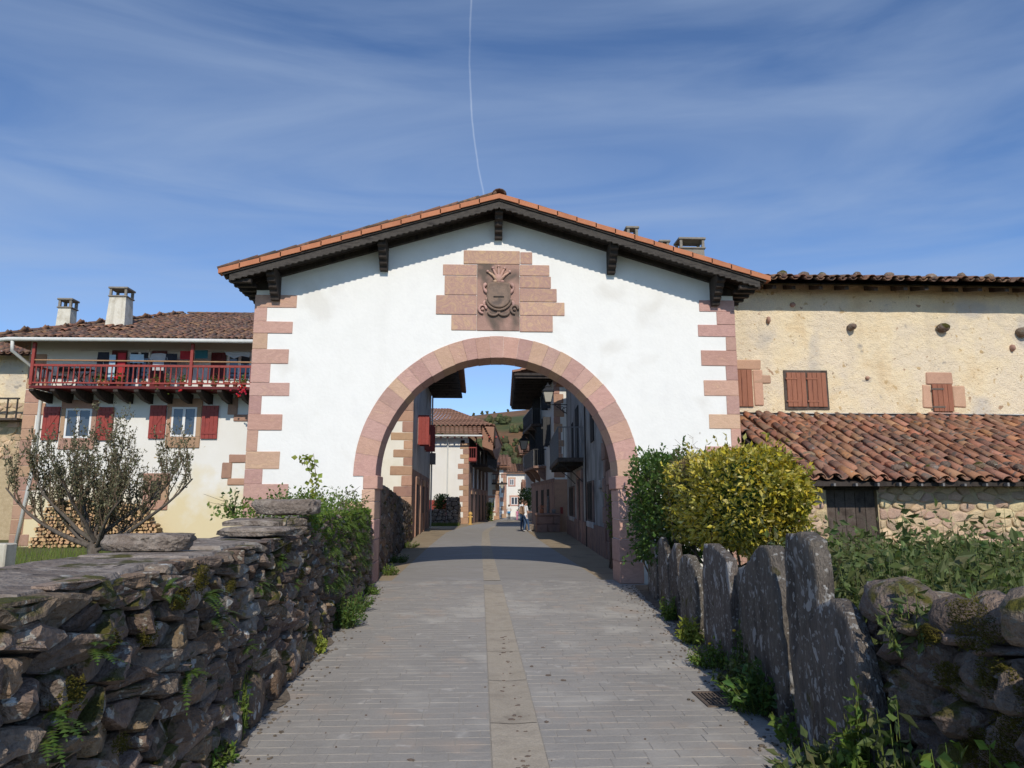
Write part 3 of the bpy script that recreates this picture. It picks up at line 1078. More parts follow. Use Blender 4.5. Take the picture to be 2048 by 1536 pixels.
# voussoirs: wedge stones through the depth of the arch, a little proud
ang, cuts = 0.0, [0.0]
rr = random.Random(3)
while ang < 180:
    near_side = ang < 35 or ang > 145
    ang += rr.uniform(7.0, 9.5) if near_side else rr.uniform(5.0, 6.8)
    cuts.append(ang)
cuts = [c * 180 / cuts[-1] for c in cuts]
for a, b in zip(cuts, cuts[1:]):
    mb = MB()
    g_ = .04
    ts = [math.radians(a + g_ + (b - a - 2 * g_) * k / 2) for k in range(3)]
    ri = RI - .012 - rr.uniform(0, .018)
    ro = RO + rr.uniform(-.004, .008)
    f0 = .018 + rr.uniform(-.003, .006)
    ch = .006
    rows = []
    for d, rin, rout in ((-GT - .01, ri, ro), (f0 - ch, ri, ro), (f0, ri + ch, ro - ch)):
        rows.append([GF(r * math.cos(t), d, ZC + r * math.sin(t)) for t in ts for r in (rin, rout)])
    vs_ = rows[0] + rows[1] + rows[2]
    fs = []
    for k in range(2):
        for s_ in (0, 1):
            q0 = s_ * 6 + 2 * k
            fs += [(q0, q0 + 6, q0 + 8, q0 + 2), (q0 + 1, q0 + 3, q0 + 9, q0 + 7)]
        fs.append((12 + 2 * k, 13 + 2 * k, 15 + 2 * k, 14 + 2 * k))
    for e in (0, 4):
        for s_ in (0, 1):
            q0 = s_ * 6 + e
            fs.append((q0, q0 + 1, q0 + 7, q0 + 6))
    mb.add(vs_, fs)
    mb.build('voussoir', 'pink_sandstone', gate)

# jamb stones and imposts below the springing
for s in (-1, 1):
    zs = [0, .42, .86, 1.25, 1.60, 1.84]
    outs = [3.0, 2.95, 3.0, 3.0, 2.68] if s < 0 else [2.88, 2.86, 2.88, 2.85, 2.86]
    for i, (za, zb) in enumerate(zip(zs, zs[1:])):
        u0, u1 = sorted((s * (RI - .02 + rr.uniform(-.010, .010)), s * (outs[i] + rr.uniform(-.03, .03))))
        MB().cham(GF, u0, u1, -GT - .012, .02 + rr.uniform(-.004, .006), za + .004, zb - .004, .012).build('jamb_stone', 'pink_sandstone', gate)
    u0, u1 = sorted((s * (RI - .065), s * (2.66 if s < 0 else 2.85)))
    MB().cham(GF, u0, u1, -GT - .03, .026, 1.845, 2.11, .014).build('impost', 'pink_sandstone', gate)

# corner quoins
ZL = [5.79, 5.52, 5.23, 4.98, 4.65, 4.35, 3.96, 3.69, 3.32, 3.0, 2.58, 2.23, 1.94, 1.55, 1.2, .82, .42, 0]
XL = [-3.8, -4.39, -3.86, -4.35, -3.91, -4.26, -3.86, -4.4, -3.97, -4.43, -3.98, -4.3, -3.78, -4.3, -3.9, -4.35, -3.85]
for (z1, z0), x in zip(zip(ZL, ZL[1:]), XL):
    MB().cham(WORLD, GX - HW - .02, x, -GY - GT * .9, -GY + .014 + rr.uniform(0, .008), z0 + .0015, z1 - .0015, .007, jit=.003).build('quoin', 'pink_sandstone', gate)
ZRr = [5.79, 5.54, 5.26, 5.0, 4.71, 4.38, 4.08, 3.75, 3.37, 3.07, 2.71, 2.38, 2.0, 1.62, 1.25, .85, .42, 0]
XRr = [4.57, 4.93, 4.52, 5.1, 4.56, 5.07, 4.59, 5.05, 4.67, 5.11, 4.56, 5.0, 4.55, 5.05, 4.6, 5.0, 4.6]
for (z1, z0), x in zip(zip(ZRr, ZRr[1:]), XRr):
    MB().cham(WORLD, x, GX + HW + .02, -GY - GT * .9, -GY + .014 + rr.uniform(0, .008), z0 + .0015, z1 - .0015, .007, jit=.003).build('quoin', 'pink_sandstone', gate)

# stones round the coat of arms
for (x0, x1, z0, z1) in [(-.39, .79, 6.51, 6.81), (.80, 1.05, 6.52, 6.79), (-.82, -.11, 6.255, 6.50), (-.78, -.11, 5.835, 6.25), (-.95, -.11, 5.415, 5.83), (-.63, -.11, 5.08, 5.41),
                         (.785, 1.41, 6.265, 6.51), (.785, 1.44, 6.0, 6.26), (.785, 1.56, 5.705, 5.995), (.785, 1.72, 5.41, 5.70), (.785, 1.47, 5.06, 5.405)]:
    MB().cham(WORLD, x0, x1, -GY - .2, -GY + .015 + rr.uniform(0, .01), z0 + .003, z1 - .003, .009).build('ashlar_block', 'veined_sandstone', gate)
panel = MB().cham(WORLD, -.105, .78, -GY - .2, -GY + .02, 5.08, 6.505, .008).build('crest_panel', 'stained_sandstone', gate)
CXp = .345


def rel(u, z, d):
    return Vector((CXp + u, GY - .02 - d, z))


# shield: swelling body with flat top and rounded foot
out = [(-.235, 6.10), (.235, 6.10)] + [(.25 * math.cos(t), 5.80 + .26 * math.sin(t)) for t in [R(0 - 15 * k) for k in range(13)]]
out = [(-.23, 6.09), (-.10, 6.105), (.10, 6.105), (.23, 6.09), (.25, 5.95)] + [(.255 * math.cos(R(-12 * k)), 5.80 + .255 * math.sin(R(-12 * k))) for k in range(16)] + [(-.25, 5.95)]
mb = MB()
n = len(out)
ccz = 5.84
rings = ((1.0, .0), (.99, .055), (.90, .085), (.86, .075), (.5, .088))
vs_ = [rel(u * t, ccz + (z - ccz) * t, d) for t, d in rings for u, z in out] + [rel(0, ccz, .09)]
fs = [(r * n + i, r * n + (i + 1) % n, (r + 1) * n + (i + 1) % n, (r + 1) * n + i) for r in range(len(rings) - 1) for i in range(n)]
fs += [((len(rings) - 1) * n + i, (len(rings) - 1) * n + (i + 1) % n, len(vs_) - 1) for i in range(n)]
mb.add(vs_, fs)
mb.build('shield', 'shield_stone', panel, smooth=True)
MB().box(CXp - .11, CXp + .11, GY - .125, GY - .10, 5.772, 5.79).build('shield_bar', 'dark_timber', panel)
# crown of fanned plumes above
for k, a in enumerate((-44, -22, 0, 22, 44)):
    ca, sa = math.sin(R(a)), math.cos(R(a))
    mb = MB()
    pts = [rel(.05 * ca, 6.15, .03), rel(.17 * ca, 6.15 + .15 * sa, .035), rel(.30 * ca, 6.15 + (.285 - .02 * abs(k - 2)) * sa, .02)]
    mb.tube(pts, [.04, .028, .02], 6)
    mb.ball(rel(.33 * ca, 6.15 + (.31 - .02 * abs(k - 2)) * sa, .025), (.034, .03, .03), 8, 6)
    mb.build('plume', 'pink_sandstone', panel, smooth=True)
mb = MB().ball(rel(0, 6.19, .03), (.085, .05, .10), 10, 8)
for s in (-1, 1):
    mb.ball(rel(s * .075, 6.12, .045), (.045, .04, .035), 8, 6)
mb.build('helm', 'pink_sandstone', panel, smooth=True)
# scrolled cartouche frame and foot
for s in (-1, 1):
    pts = [rel(s * (.26 + .05 * math.sin(t * 9)), 6.08 - .5 * t, .03) for t in [k / 14 for k in range(15)]]
    MB().tube(pts, [.03 + .012 * math.sin(k * 1.7) for k in range(15)], 7).build('scroll', 'pink_sandstone', panel, smooth=True)
    pts = [rel(s * .33 + .075 * math.cos(t), 5.53 + .085 * math.sin(t), .03) for t in [R(20 * k) for k in range(15)]]
    MB().tube(pts, .026, 7).ball(rel(s * .33, 5.53, .03), (.035, .03, .035), 8, 6).build('volute', 'pink_sandstone' if s < 0 else 'shield_stone', panel, smooth=True)
    pts = [rel(s * .11 + .10 * math.cos(t), 5.47 + .07 * math.sin(t), .03) for t in [R(180 + 15 * k) for k in range(13)]]
    MB().tube(pts, .026, 7).build('foot_scroll', 'shield_stone', panel, smooth=True)
pts = [rel(.27 * math.cos(t), 5.79 + .275 * math.sin(t), .03) for t in [R(190 + 10 * k) for k in range(17)]]
MB().tube(pts, .027, 7).build('cartouche_rim', 'shield_stone', panel, smooth=True)

# roof: boards, scalloped fascia, corbels, verge and tiles
YF, YBk = 13.62, 15.72
EH = 5.42                                      # half width over the eaves
ZRT = 7.70                                     # top of boards at the ridge


def rz(u):
    return ZRT - slope_g * abs(u)


for s in (-1, 1):
    mb = MB()
    a, b = 0, s * EH
    P = []
    for dz in (-.06, 0):
        P += [(GX + a, YF, rz(a) + dz), (GX + b, YF, rz(b) + dz), (GX + b, YBk, rz(b) + dz), (GX + a, YBk, rz(a) + dz)]
    mb.hexa(P)
    mb.build('roof_boards', 'dark_timber', gate)
    # soffit: planks running down the slope between wall and fascia, seen from below on the side
    for k in range(9):
        yy = YF + .06 + k * .23
        mb = MB()
        P = []
        for dz in (-.075, -.062):
            P += [(GX + s * .3, yy, rz(.3) + dz), (GX + b * .995, yy, rz(b) + dz), (GX + b * .995, yy + .2, rz(b) + dz), (GX + s * .3, yy + .2, rz(.3) + dz)]
        mb.hexa(P)
        mb.build('soffit_plank', 'dark_timber', gate)
    # wall plate beam under the boards along the wall head
    mb = MB()
    P = []
    for dz in (-.20, -.08):
        P += [(GX + s * .05, GY - .10, rz(0) + dz), (GX + s * (HW + .1), GY - .10, rz(HW) + dz), (GX + s * (HW + .1), GY + .02, rz(HW) + dz), (GX + s * .05, GY + .02, rz(0) + dz)]
    mb.hexa(P)
    mb.build('wall_beam', 'dark_timber', gate)
    # scalloped fascia board
    nsc = 44
    mb = MB()
    top_, bot = [], []
    for k in range(nsc * 4 + 1):
        u = s * (EH - .12) * k / (nsc * 4)
        ph = (k % 4) / 4
        drop = .19 + (.035 * (1 - ph) if k % 4 else .0)
        top_.append((u, rz(u) - .045))
        bot.append((u, rz(u) - drop))
    vs_ = []
    for (u, z), (u2, z2) in zip(top_, bot):
        vs_ += [(GX + u, YF + .03, z), (GX + u2, YF + .03, z2), (GX + u, YF + .065, z), (GX + u2, YF + .065, z2)]
    fs = []
    for k in range(len(top_) - 1):
        q = 4 * k
        fs += [(q, q + 1, q + 5, q + 4), (q + 2, q + 6, q + 7, q + 3), (q + 1, q + 3, q + 7, q + 5), (q, q + 4, q + 6, q + 2)]
    mb.add(vs_, fs)
    mb.build('fascia_board', 'grey_timber', gate)
    # side eave: rafter ends and drip tiles along the low edge
    for k in range(7):
        yy = YF + .12 + k * .31
        MB().box(*sorted((GX + s * (HW - .05), GX + s * (EH - .08))), yy, yy + .10, rz(EH) - .16, rz(EH) - .085).build('rafter_end', 'dark_timber', gate)
    # orange verge tiles
    nv = 14
    ev = EH + .06
    for k in range(nv):
        u0, u1 = s * ev * k / nv, s * ev * (k + 1) / nv + s * .02
        lift = .012
        P = []
        for dz0, dz1 in ((-.015 - lift, -.015), (.085 - lift, .085)):
            P += [(GX + u0, YF - .035, rz(u0) + dz0), (GX + u1, YF - .035, rz(u1) + dz1), (GX + u1, YF + .16, rz(u1) + dz1), (GX + u0, YF + .16, rz(u0) + dz0)]
        MB().hexa(P).build('verge_tile', 'verge_tile', gate)
    S = Vector((-s, 0, slope_g))
    O = Vector((GX + s * (EH + .10), YF + .10 if s > 0 else YBk, rz(EH) + .02))
    U = (0, 1, 0) if s > 0 else (0, -1, 0)
    tile_field(gate, O, U, S, 8, 15, .255, .375, 'brown_tile', 60, 1.2, 1, seed=21 + s)
# ridge tiles
me = tile_mesh('ridge_tile_mesh', 'brown_tile', .15, .13, .5, .02)
for k in range(5):
    o = bpy.data.objects.new('ridge_tile', me)
    link(o, gate, Matrix.Translation((GX, YF - .04 + k * .43, ZRT + .06)) @ Matrix.Rotation(R(2), 4, 'X'))
# carved corbels
for u in (-4.55, -2.37, 0.0, 2.37, 4.55):
    zt = rz(u) - .10
    prof = [(0.0, zt - .56), (.16, zt - .56), (.18, zt - .49), (.26, zt - .46), (.28, zt - .39), (.36, zt - .36), (.38, zt - .29), (.46, zt - .26), (.48, zt - .19), (.56, zt - .16), (.57, zt), (0, zt)]
    cor = MB()
    w = .08
    n = len(prof)
    vs_ = [Vector((GX + u - w, GY + .02 - d, z)) for d, z in prof] + [Vector((GX + u + w, GY + .02 - d, z)) for d, z in prof]
    cor.add(vs_, [tuple(range(n)), tuple(range(2 * n - 1, n - 1, -1))] + [(i, (i + 1) % n, (i + 1) % n + n, i + n) for i in range(n)])
    cor.build('corbel', 'dark_timber', gate)
# end purlin noses under the side eaves are dark beams along the wall tops
for s in (-1, 1):
    MB().box(*sorted((GX + s * (HW - .25), GX + s * (HW + .02))), GY - .02, YBk - .1, rz(HW) - .30, rz(HW) - .09).build('eave_beam', 'dark_timber', gate)

# ------------------------------------------------------------------ helpers for facades
def window(parent, F, u0, u1, z0, z1, glass='window_glass', fmat='white_paint', mull=True, surround=None, depth=.04):
    """casement: recessed frame with panes; surround adds stone blocks"""
    w = MB().fbox(F, u0, u1, .003, .02, z0, z1).build('window', 'dark_interior', parent)
    t = .07
    fr = MB()
    fr.fbox(F, u0, u0 + t, .02, .05, z0, z1).fbox(F, u1 - t, u1, .02, .05, z0, z1)
    fr.fbox(F, u0 + t, u1 - t, .02, .05, z0, z0 + t).fbox(F, u0 + t, u1 - t, .02, .05, z1 - t, z1)
    if mull:
        m = (u0 + u1) / 2
        fr.fbox(F, m - .05, m + .05, .02, .055, z0 + t, z1 - t)
        MB().fbox(F, u0 + t, m - .05, .022, .03, z0 + t, z1 - t).build('pane', glass, w)
        MB().fbox(F, m + .05, u1 - t, .022, .03, z0 + t, z1 - t).build('pane', glass, w)
    else:
        MB().fbox(F, u0 + t, u1 - t, .022, .03, z0 + t, z1 - t).build('pane', glass, w)
    fr.build('frame', fmat, w)
    return w


def surround(parent, F, u0, u1, z0, z1, mat, lint=.28, sill=.3, jamb=.13, d=.05):
    MB().cham(F, u0 - jamb - .02, u1 + jamb + .02, 0, d + .01, z1, z1 + lint, .02, jit=.006).build('lintel', mat, parent)
    MB().cham(F, u0 - jamb, u1 + jamb, 0, d + .008, z0 - sill, z0, .02, jit=.006).build('sill_stone', mat, parent)
    MB().cham(F, u0 - jamb, u0, 0, d, z0, z1, .012).build('jamb_stone', mat, parent)
    MB().cham(F, u1, u1 + jamb, 0, d, z0, z1, .012).build('jamb_stone', mat, parent)


def shutter(parent, F, u0, u1, z0, z1, mat, planks=4, brace=True, d0=.03, hinge=None):
    """board shutter of separate planks with ledges, brace and strap hinges"""
    sh = MB().fbox(F, u0, u1, d0 - .012, d0, z0, z1).build('shutter', mat, parent)
    w = (u1 - u0) / planks
    for k in range(planks):
        MB().cham(F, u0 + k * w + .003, u0 + (k + 1) * w - .003, d0, d0 + .022, z0, z1, .004).build('plank', mat, sh)
    if brace:
        h = z1 - z0
        for zz in (z0 + h * .14, z0 + h * .80):
            MB().fbox(F, u0 + .03, u1 - .03, d0 + .022, d0 + .045, zz, zz + .09).build('ledge', mat, sh)
        a, b = (u0 + .08, u1 - .08) if brace == 1 else (u1 - .08, u0 + .08)
        mb = MB()
        za, zb = z0 + h * .14 + .09, z0 + h * .80
        mb.add([F(a, d0 + .04, za), F(a + .07, d0 + .04, za), F(b + .07, d0 + .04, zb), F(b, d0 + .04, zb)], [(0, 1, 2, 3)])
        mb.build('brace', mat, sh)
    if hinge:
        h = z1 - z0
        for zz in (z0 + h * .16, z0 + h * .82):
            MB().fbox(F, u0 - .03, u0 + (u1 - u0) * .55, d0 + .022, d0 + .032, zz - .02, zz + .02).build('strap_hinge', hinge, sh)
    return sh


def quoins(parent, F, u0, z0, z1, mat, wl=.62, ws=.36, h=.34, d=.02, right=True, rr=rnd, lap=.02):
    z, k = z0, 0
    while z < z1 - .12:
        hh = min(h * rr.uniform(.8, 1.2), z1 - z)
        w = (wl if k % 2 == 0 else ws) * rr.uniform(.85, 1.15)
        a, b = (u0 - lap, u0 + w) if right else (u0 - w, u0 + lap)
        MB().cham(F, a, b, -.12, d + rr.uniform(0, .012), z + .004, z + hh - .004, .022, jit=.006).build('quoin', mat, parent)
        z += hh
        k += 1


def chimney(parent, x, y, z0, z1, w, d, mat='chimney_render'):
    st = MB()
    k = 1.18
    st.hexa([(x - w / 2 * k, y - d / 2 * k, z0), (x + w / 2 * k, y - d / 2 * k, z0), (x + w / 2 * k, y + d / 2 * k, z0), (x - w / 2 * k, y + d / 2 * k, z0),
             (x - w / 2, y - d / 2, z1), (x + w / 2, y - d / 2, z1), (x + w / 2, y + d / 2, z1), (x - w / 2, y + d / 2, z1)])
    c = st.build('chimney', mat, parent)
    MB().cham(WORLD, x - w / 2 - .05, x + w / 2 + .05, -y - d / 2 - .05, -y + d / 2 + .05, z1, z1 + .06, .015).build('collar', 'chimney_cap', c)
    for sx in (-1, 1):
        for sy in (-1, 1):
            MB().box(x + sx * (w / 2 - .03) - .045, x + sx * (w / 2 - .03) + .045, y + sy * (d / 2 - .03) - .045, y + sy * (d / 2 - .03) + .045, z1 + .06, z1 + .34).build('cap_post', 'chimney_cap', c)
    MB().cham(WORLD, x - w / 2 - .06, x + w / 2 + .06, -y - d / 2 - .06, -y + d / 2 + .06, z1 + .34, z1 + .42, .015).build('cap_slab', 'chimney_cap', c)
    return c


# ------------------------------------------------------------------ balconied house on the left
lh = thing('balcony_house', 'white house with a long red balcony, red shutters and brown tiled roof', 'house', (-11.5, 30, 0))
LF = frame(0, 27.0, 1, 0)
XL0, XL1 = -17.0, -5.6
MB().box(XL0, XL1, 27.0, 41, -.1, 7.75).build('wall', 'stained_limewash', lh)
quoins(lh, LF, XL0, 0, 7.2, 'brown_sandstone', .72, .45, .44)
# main windows with stone surrounds and open shutters
for (u0, u1, z0, z1) in ((-15.45, -14.50, 3.92, 5.02), (-11.58, -10.66, 3.99, 5.10)):
    surround(lh, LF, u0, u1, z0, z1, 'brown_sandstone', .33, .42, .17)
    window(lh, LF, u0, u1, z0, z1)
    shutter(lh, LF, u0 - .80, u0 - .20, z0 - .08, z1 + .06, 'red_paint', 4, 1, .06)
    shutter(lh, LF, u1 + .20, u1 + .80, z0 - .08, z1 + .06, 'red_paint', 4, 2, .06)
# low window with stone frame, barred
surround(lh, LF, -12.15, -11.75, 1.65, 2.35, 'brown_sandstone', .28, .35, .26)
w = MB().fbox(LF, -12.15, -11.75, .003, .02, 1.65, 2.35).build('window', 'dark_interior', lh)
for k in range(3):
    MB().fbox(LF, -12.06 + k * .1, -12.045 + k * .1, .03, .045, 1.65, 2.35).build('bar', 'black_iron', w)
# blocked niches with stone borders at the right end
for (u0, u1, z0, z1) in ((-9.18, -8.62, 4.83, 5.45), (-9.25, -8.75, 2.45, 3.03)):
    for q in ((u0 - .36, u0, z0, z1), (u0 - .12, u1 + .3, z1, z1 + .30), (u0 - .12, u1 + .3, z0 - .25, z0)):
        MB().cham(LF, q[0], q[1], 0, .045, q[2], q[3], .02, jit=.01).build('niche_stone', 'brown_sandstone', lh)
# roof: eave at z 7.30 over the balcony
EY, EZ, RY_, RZ_ = 25.55, 7.34, 34.0, 10.5
XE0, XE1 = -17.35, -5.4
mb = MB()
mb.add([(XE0, EY, EZ), (XE1, EY, EZ), (XE1, RY_, RZ_), (-18.7 + 4.4, RY_, RZ_)], [(0, 1, 2, 3)])
mb.add([(XE0, EY, EZ), (-14.3, RY_, RZ_), (XE0, 42, EZ)], [(0, 1, 2)])
mb.add([(-14.3, RY_, RZ_), (XE1, RY_, RZ_), (XE1, 42, EZ), (XE0, 42, EZ)], [(0, 1, 2, 3)])
P = [(XE0 + .05, EY + .02, EZ - .06), (XE1, EY + .02, EZ - .06), (XE1, 27.4, EZ - .06 + (27.4 - EY) * .37), (XE0 + .05, 27.4, EZ - .06 + (27.4 - EY) * .37)]
mb.add(P, [(0, 1, 2, 3)])
roof = mb.build('roof', 'brown_tile', lh)
Sl = Vector((0, RY_ - EY, RZ_ - EZ))
nrow = int(Sl.length / .38)
ncol = int((XE1 - XE0) / .27)
hipdx = (-14.3 - XE0) / (XE1 - XE0)
tile_field(roof, (XE0, EY, EZ + .0), (1, 0, 0), Sl, ncol, nrow, .27, .38, 'brown_tile', 300, 1.6, 1, keep=lambda a, b: a > hipdx * b, seed=4, sag=.05)
S2 = Vector((-14.3 - XE0, 0, RZ_ - EZ))
tile_field(roof, (XE0, 42, EZ), (0, -1, 0), S2, 60, int(S2.length / .38), .27, .38, 'brown_tile', 0, 1.4, 0, keep=lambda a, b: abs(a - .51) < (1 - b) * .5, seed=6, sag=.05)
# a few bare orange replacement tiles by the chimney
me = tile_mesh('new_tile', 'red_tile')
Sn = Sl.normalized()
B = Matrix((Vector((1, 0, 0)), Sn, Vector((1, 0, 0)).cross(Sn))).transposed().to_4x4()
for k in range(16):
    t = 2.0 + rnd.uniform(-.6, .9)
    p = Vector((-15.2 + rnd.uniform(-.9, 1.4), EY, EZ)) + Sn * t + Vector((0, -.02, .13))
    link(bpy.data.objects.new('replacement_tile', me), roof, Matrix.Translation(p) @ B @ Matrix.Rotation(rnd.uniform(-.2, .2), 4, 'Z'))
mr = tile_mesh('ridge_tile_b', 'brown_tile', .14, .12, .5, .02)
for k in range(20):
    link(bpy.data.objects.new('ridge_tile', mr), roof, Matrix.Translation((-14.2 + k * .44, RY_, RZ_ + .06)) @ Matrix.Rotation(R(-90), 4, 'Z'))
hd = (Vector((-14.3, RY_, RZ_)) - Vector((XE0, EY, EZ))).normalized()
for k in range(21):
    p = Vector((XE0, EY, EZ)) + hd * (k * .44) + Vector((0, 0, .12))
    Bq = Matrix((hd.cross(Vector((0, 0, 1))).normalized(), hd, hd.cross(Vector((0, 0, 1))).normalized().cross(hd))).transposed().to_4x4()
    link(bpy.data.objects.new('hip_tile', mr), roof, Matrix.Translation(p) @ Bq @ Matrix.Rotation(rnd.uniform(-.06, .06), 4, 'Z'))
chimney(roof, -14.86, 29.0, 8.45, 9.85, .66, .6)
chimney(roof, -17.0 - .15, 29.3, 8.2, 9.45, .5, .45)
# gutter and downpipe
pts = [(XE0 - .15, EY - .05, EZ - .10), (XE0 + .45, EY - .07, EZ - .02), (-13, EY - .07, EZ - .01), (XE1, EY - .07, EZ - .03)]
MB().tube(pts, .075, 10).build('gutter', 'zinc_white', lh, smooth=True)
pts = [(XE0 + .62, EY - .05, EZ - .05), (XE0 + .62, EY - .02, EZ - .42), (XE0 + .85, 26.7, EZ - .95), (XE0 + .95, 26.93, EZ - 1.5), (XE0 + .95, 26.93, 3.0), (XE0 + .62, 26.93, .0)]
MB().tube(pts, .06, 10).build('downpipe', 'zinc_white', lh, smooth=True)
# balcony
BY = 25.8
BX0, BX1 = -16.12, -5.6
bal = MB().box(BX0, BX1, BY, 26.99, 5.62, 5.70).build('balcony', 'dark_red_paint', lh)
MB().box(BX0 - .02, BX1, BY - .05, BY, 5.60, 5.69).build('floor_edge', 'dark_red_paint', bal)
MB().box(BX0, BX1, BY - .035, BY + .035, 6.40, 6.48).build('top_rail', 'red_paint', bal)
MB().box(BX0, BX1, BY - .03, BY + .03, 5.78, 5.83).build('bottom_rail', 'red_paint', bal)
MB().tube([(BX0, BY, 6.63), (BX1, BY, 6.60)], .028, 8).build('hand_rail', 'bare_rail', bal)
x = BX0 + .14
while x < BX1:
    if abs(x + 10.52) > .1:
        mb = MB()
        mb.tube([(x, BY, 5.83), (x, BY, 5.93), (x, BY, 6.0), (x, BY, 6.12), (x, BY, 6.27), (x, BY, 6.40)], [.024, .024, .034, .026, .022, .026], 6)
        mb.build('baluster', 'red_paint', bal)
    x += .19
for k, y in enumerate((26.0, 26.25, 26.5, 26.75)):
    MB().tube([(BX0, y, 5.75), (BX0, y, 6.42)], .025, 6).build('baluster', 'red_paint', bal)
MB().box(BX0 - .03, BX0 + .03, BY, 26.98, 6.40, 6.475).build('side_rail', 'red_paint', bal)
for x in (BX0, -10.52):
    MB().cham(WORLD, x - .055, x + .055, -BY - .055, -BY + .055, 5.72, 7.28, .01).build('post', 'red_paint', bal)
for x in np.arange(BX0 + .05, BX1, .735):
    prof = [(27.05, 5.58), (BY - .02, 5.58), (BY - .02, 5.50), (BY + .2, 5.40), (BY + .5, 5.28), (27.05, 5.20)]
    n = 6
    vs_ = [(x - .08, y, z) for y, z in prof] + [(x + .08, y, z) for y, z in prof]
    MB().add(vs_, [tuple(range(n)), tuple(range(2 * n - 1, n - 1, -1))] + [(i, (i + 1) % n, (i + 1) % n + n, i + n) for i in range(n)]).build('joist', 'dark_timber', bal)
# doors and windows in the shade behind the balcony
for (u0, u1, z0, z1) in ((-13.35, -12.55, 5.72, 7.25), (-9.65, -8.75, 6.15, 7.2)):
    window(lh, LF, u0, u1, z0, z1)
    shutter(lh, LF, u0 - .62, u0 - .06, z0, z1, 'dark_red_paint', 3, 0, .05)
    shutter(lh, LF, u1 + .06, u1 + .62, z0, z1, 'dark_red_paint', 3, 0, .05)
# the gable shaped lower house further left
lh0 = thing('rubble_house', 'half plastered rubble stone house at the far left edge, low tiled roof', 'house', (-22, 33, 0))
MB().box(-30, -17.4, 32.0, 42, -.1, 8.22).build('wall', 'old_render', lh0)
F0 = frame(0, 31.99, 1, 0)
MB().fbox(F0, -24, -17.42, 0, .02, -.1, 5.9).build('wall_face', 'shed_mortar', lh0)
r2 = random.Random(8)
for poly in rubble_cells(-22.6, -17.45, lambda s: 5.9, .42, .27, r2, 3.4):
    stone(mb := MB(), poly, F0, .05, 0, r2, .02, 1)
    mb.build('stone', 'shed_stone', lh0, smooth=True)
mb = MB()
mb.add([(-30, 31.1, 7.9), (-17.2, 31.1, 7.9), (-17.2, 37, 10.2), (-30, 37, 10.2)], [(0, 1, 2, 3)])
mb.add([(-30, 31.1, 7.84), (-17.2, 31.1, 7.84), (-17.2, 32.3, 8.2), (-30, 32.3, 8.2)], [(0, 1, 2, 3)])
rf0 = mb.build('roof', 'brown_tile', lh0)
tile_field(rf0, (-24, 31.05, 7.9), (1, 0, 0), (0, 5.9, 2.3), 25, 16, .27, .38, 'brown_tile', 60, 1.4, 1, seed=9)
bb = MB().box(-24, -19.9, 31.2, 31.98, 5.05, 5.14).build('balcony', 'weathered_timber', lh0)
for k in range(10):
    MB().box(-23.6 + k * .4, -23.55 + k * .4, 31.2, 31.25, 5.14, 5.95).build('baluster', 'grey_timber', bb)
MB().box(-24, -19.9, 31.18, 31.26, 5.95, 6.02).build('top_rail', 'grey_timber', bb)
MB().box(-19.4, -18.4, 31.3, 31.99, 6.6, 7.8).build('eave_bracket', 'dark_timber', lh0)

# ------------------------------------------------------------------ old house and shed on the right
rh = thing('cream_farmhouse', 'old farmhouse with peeling cream wall and brown shutters behind the shed', 'house', (10, 19, 0))
RF = frame(0, 16.0, 1, 0)
mb = MB()
# uneven wall face: displaced grid
nx, nz_ = 60, 34
x0, x1 = 5.32, 17.0
for j in range(nz_):
    for i in range(nx):
        x = x0 + (x1 - x0) * i / (nx - 1)
        z = 6.74 * j / (nz_ - 1)
        mb.v.append((x, 16.0 + .02 * noise.noise(Vector((x * 1.3, z * 1.3, 0))) + .012 * noise.noise(Vector((x * 5, z * 5, 4))), z))
for j in range(nz_ - 1):
    for i in range(nx - 1):
        a = j * nx + i
        mb.f.append((a, a + 1, a + nx + 1, a + nx))
        mb.m.append(0)
mb.build('wall', 'old_render', rh, smooth=True)
MB().box(x0, x1, 16.05, 20.3, 0, 6.7).build('wall_body', 'old_render', rh)
# grey worn band above the shed roof
MB().cham(RF, 5.35, 17, -.05, .05, 3.35, 3.62, .02).build('plinth_band', 'grey_render', rh)
# left window (half hidden), double window, small window
for q in ((6.30, 6.52, 3.78, 4.62), (6.30, 6.72, 4.30, 4.50), (5.6, 6.50, 4.63, 4.86)):
    MB().cham(RF, q[0], q[1], -.05, .03, q[2], q[3], .02, jit=.008).build('jamb_stone', 'warm_sandstone', rh)
shutter(rh, RF, 5.62, 6.27, 3.76, 4.62, 'brown_paint', 5, 0, .03)
fr = MB().fbox(RF, 7.02, 8.06, -.02, .03, 3.70, 4.62).build('window_frame', 'weathered_timber', rh)
shutter(rh, RF, 7.08, 7.53, 3.76, 4.56, 'brown_paint', 4, 0, .035, 'brown_paint')
shutter(rh, RF, 7.57, 8.01, 3.76, 4.56, 'brown_paint', 4, 0, .035, 'brown_paint')
for q in ((10.30, 10.52, 3.75, 4.30), (11.02, 11.34, 3.77, 4.28), (10.42, 11.08, 4.31, 4.60), (10.42, 11.15, 3.52, 3.66)):
    MB().cham(RF, q[0], q[1], -.05, .03, q[2], q[3], .025, jit=.012).build('jamb_stone', 'warm_sandstone', rh)
shutter(rh, RF, 10.53, 11.01, 3.67, 4.31, 'brown_paint', 4, 0, .04, 'rust_iron')
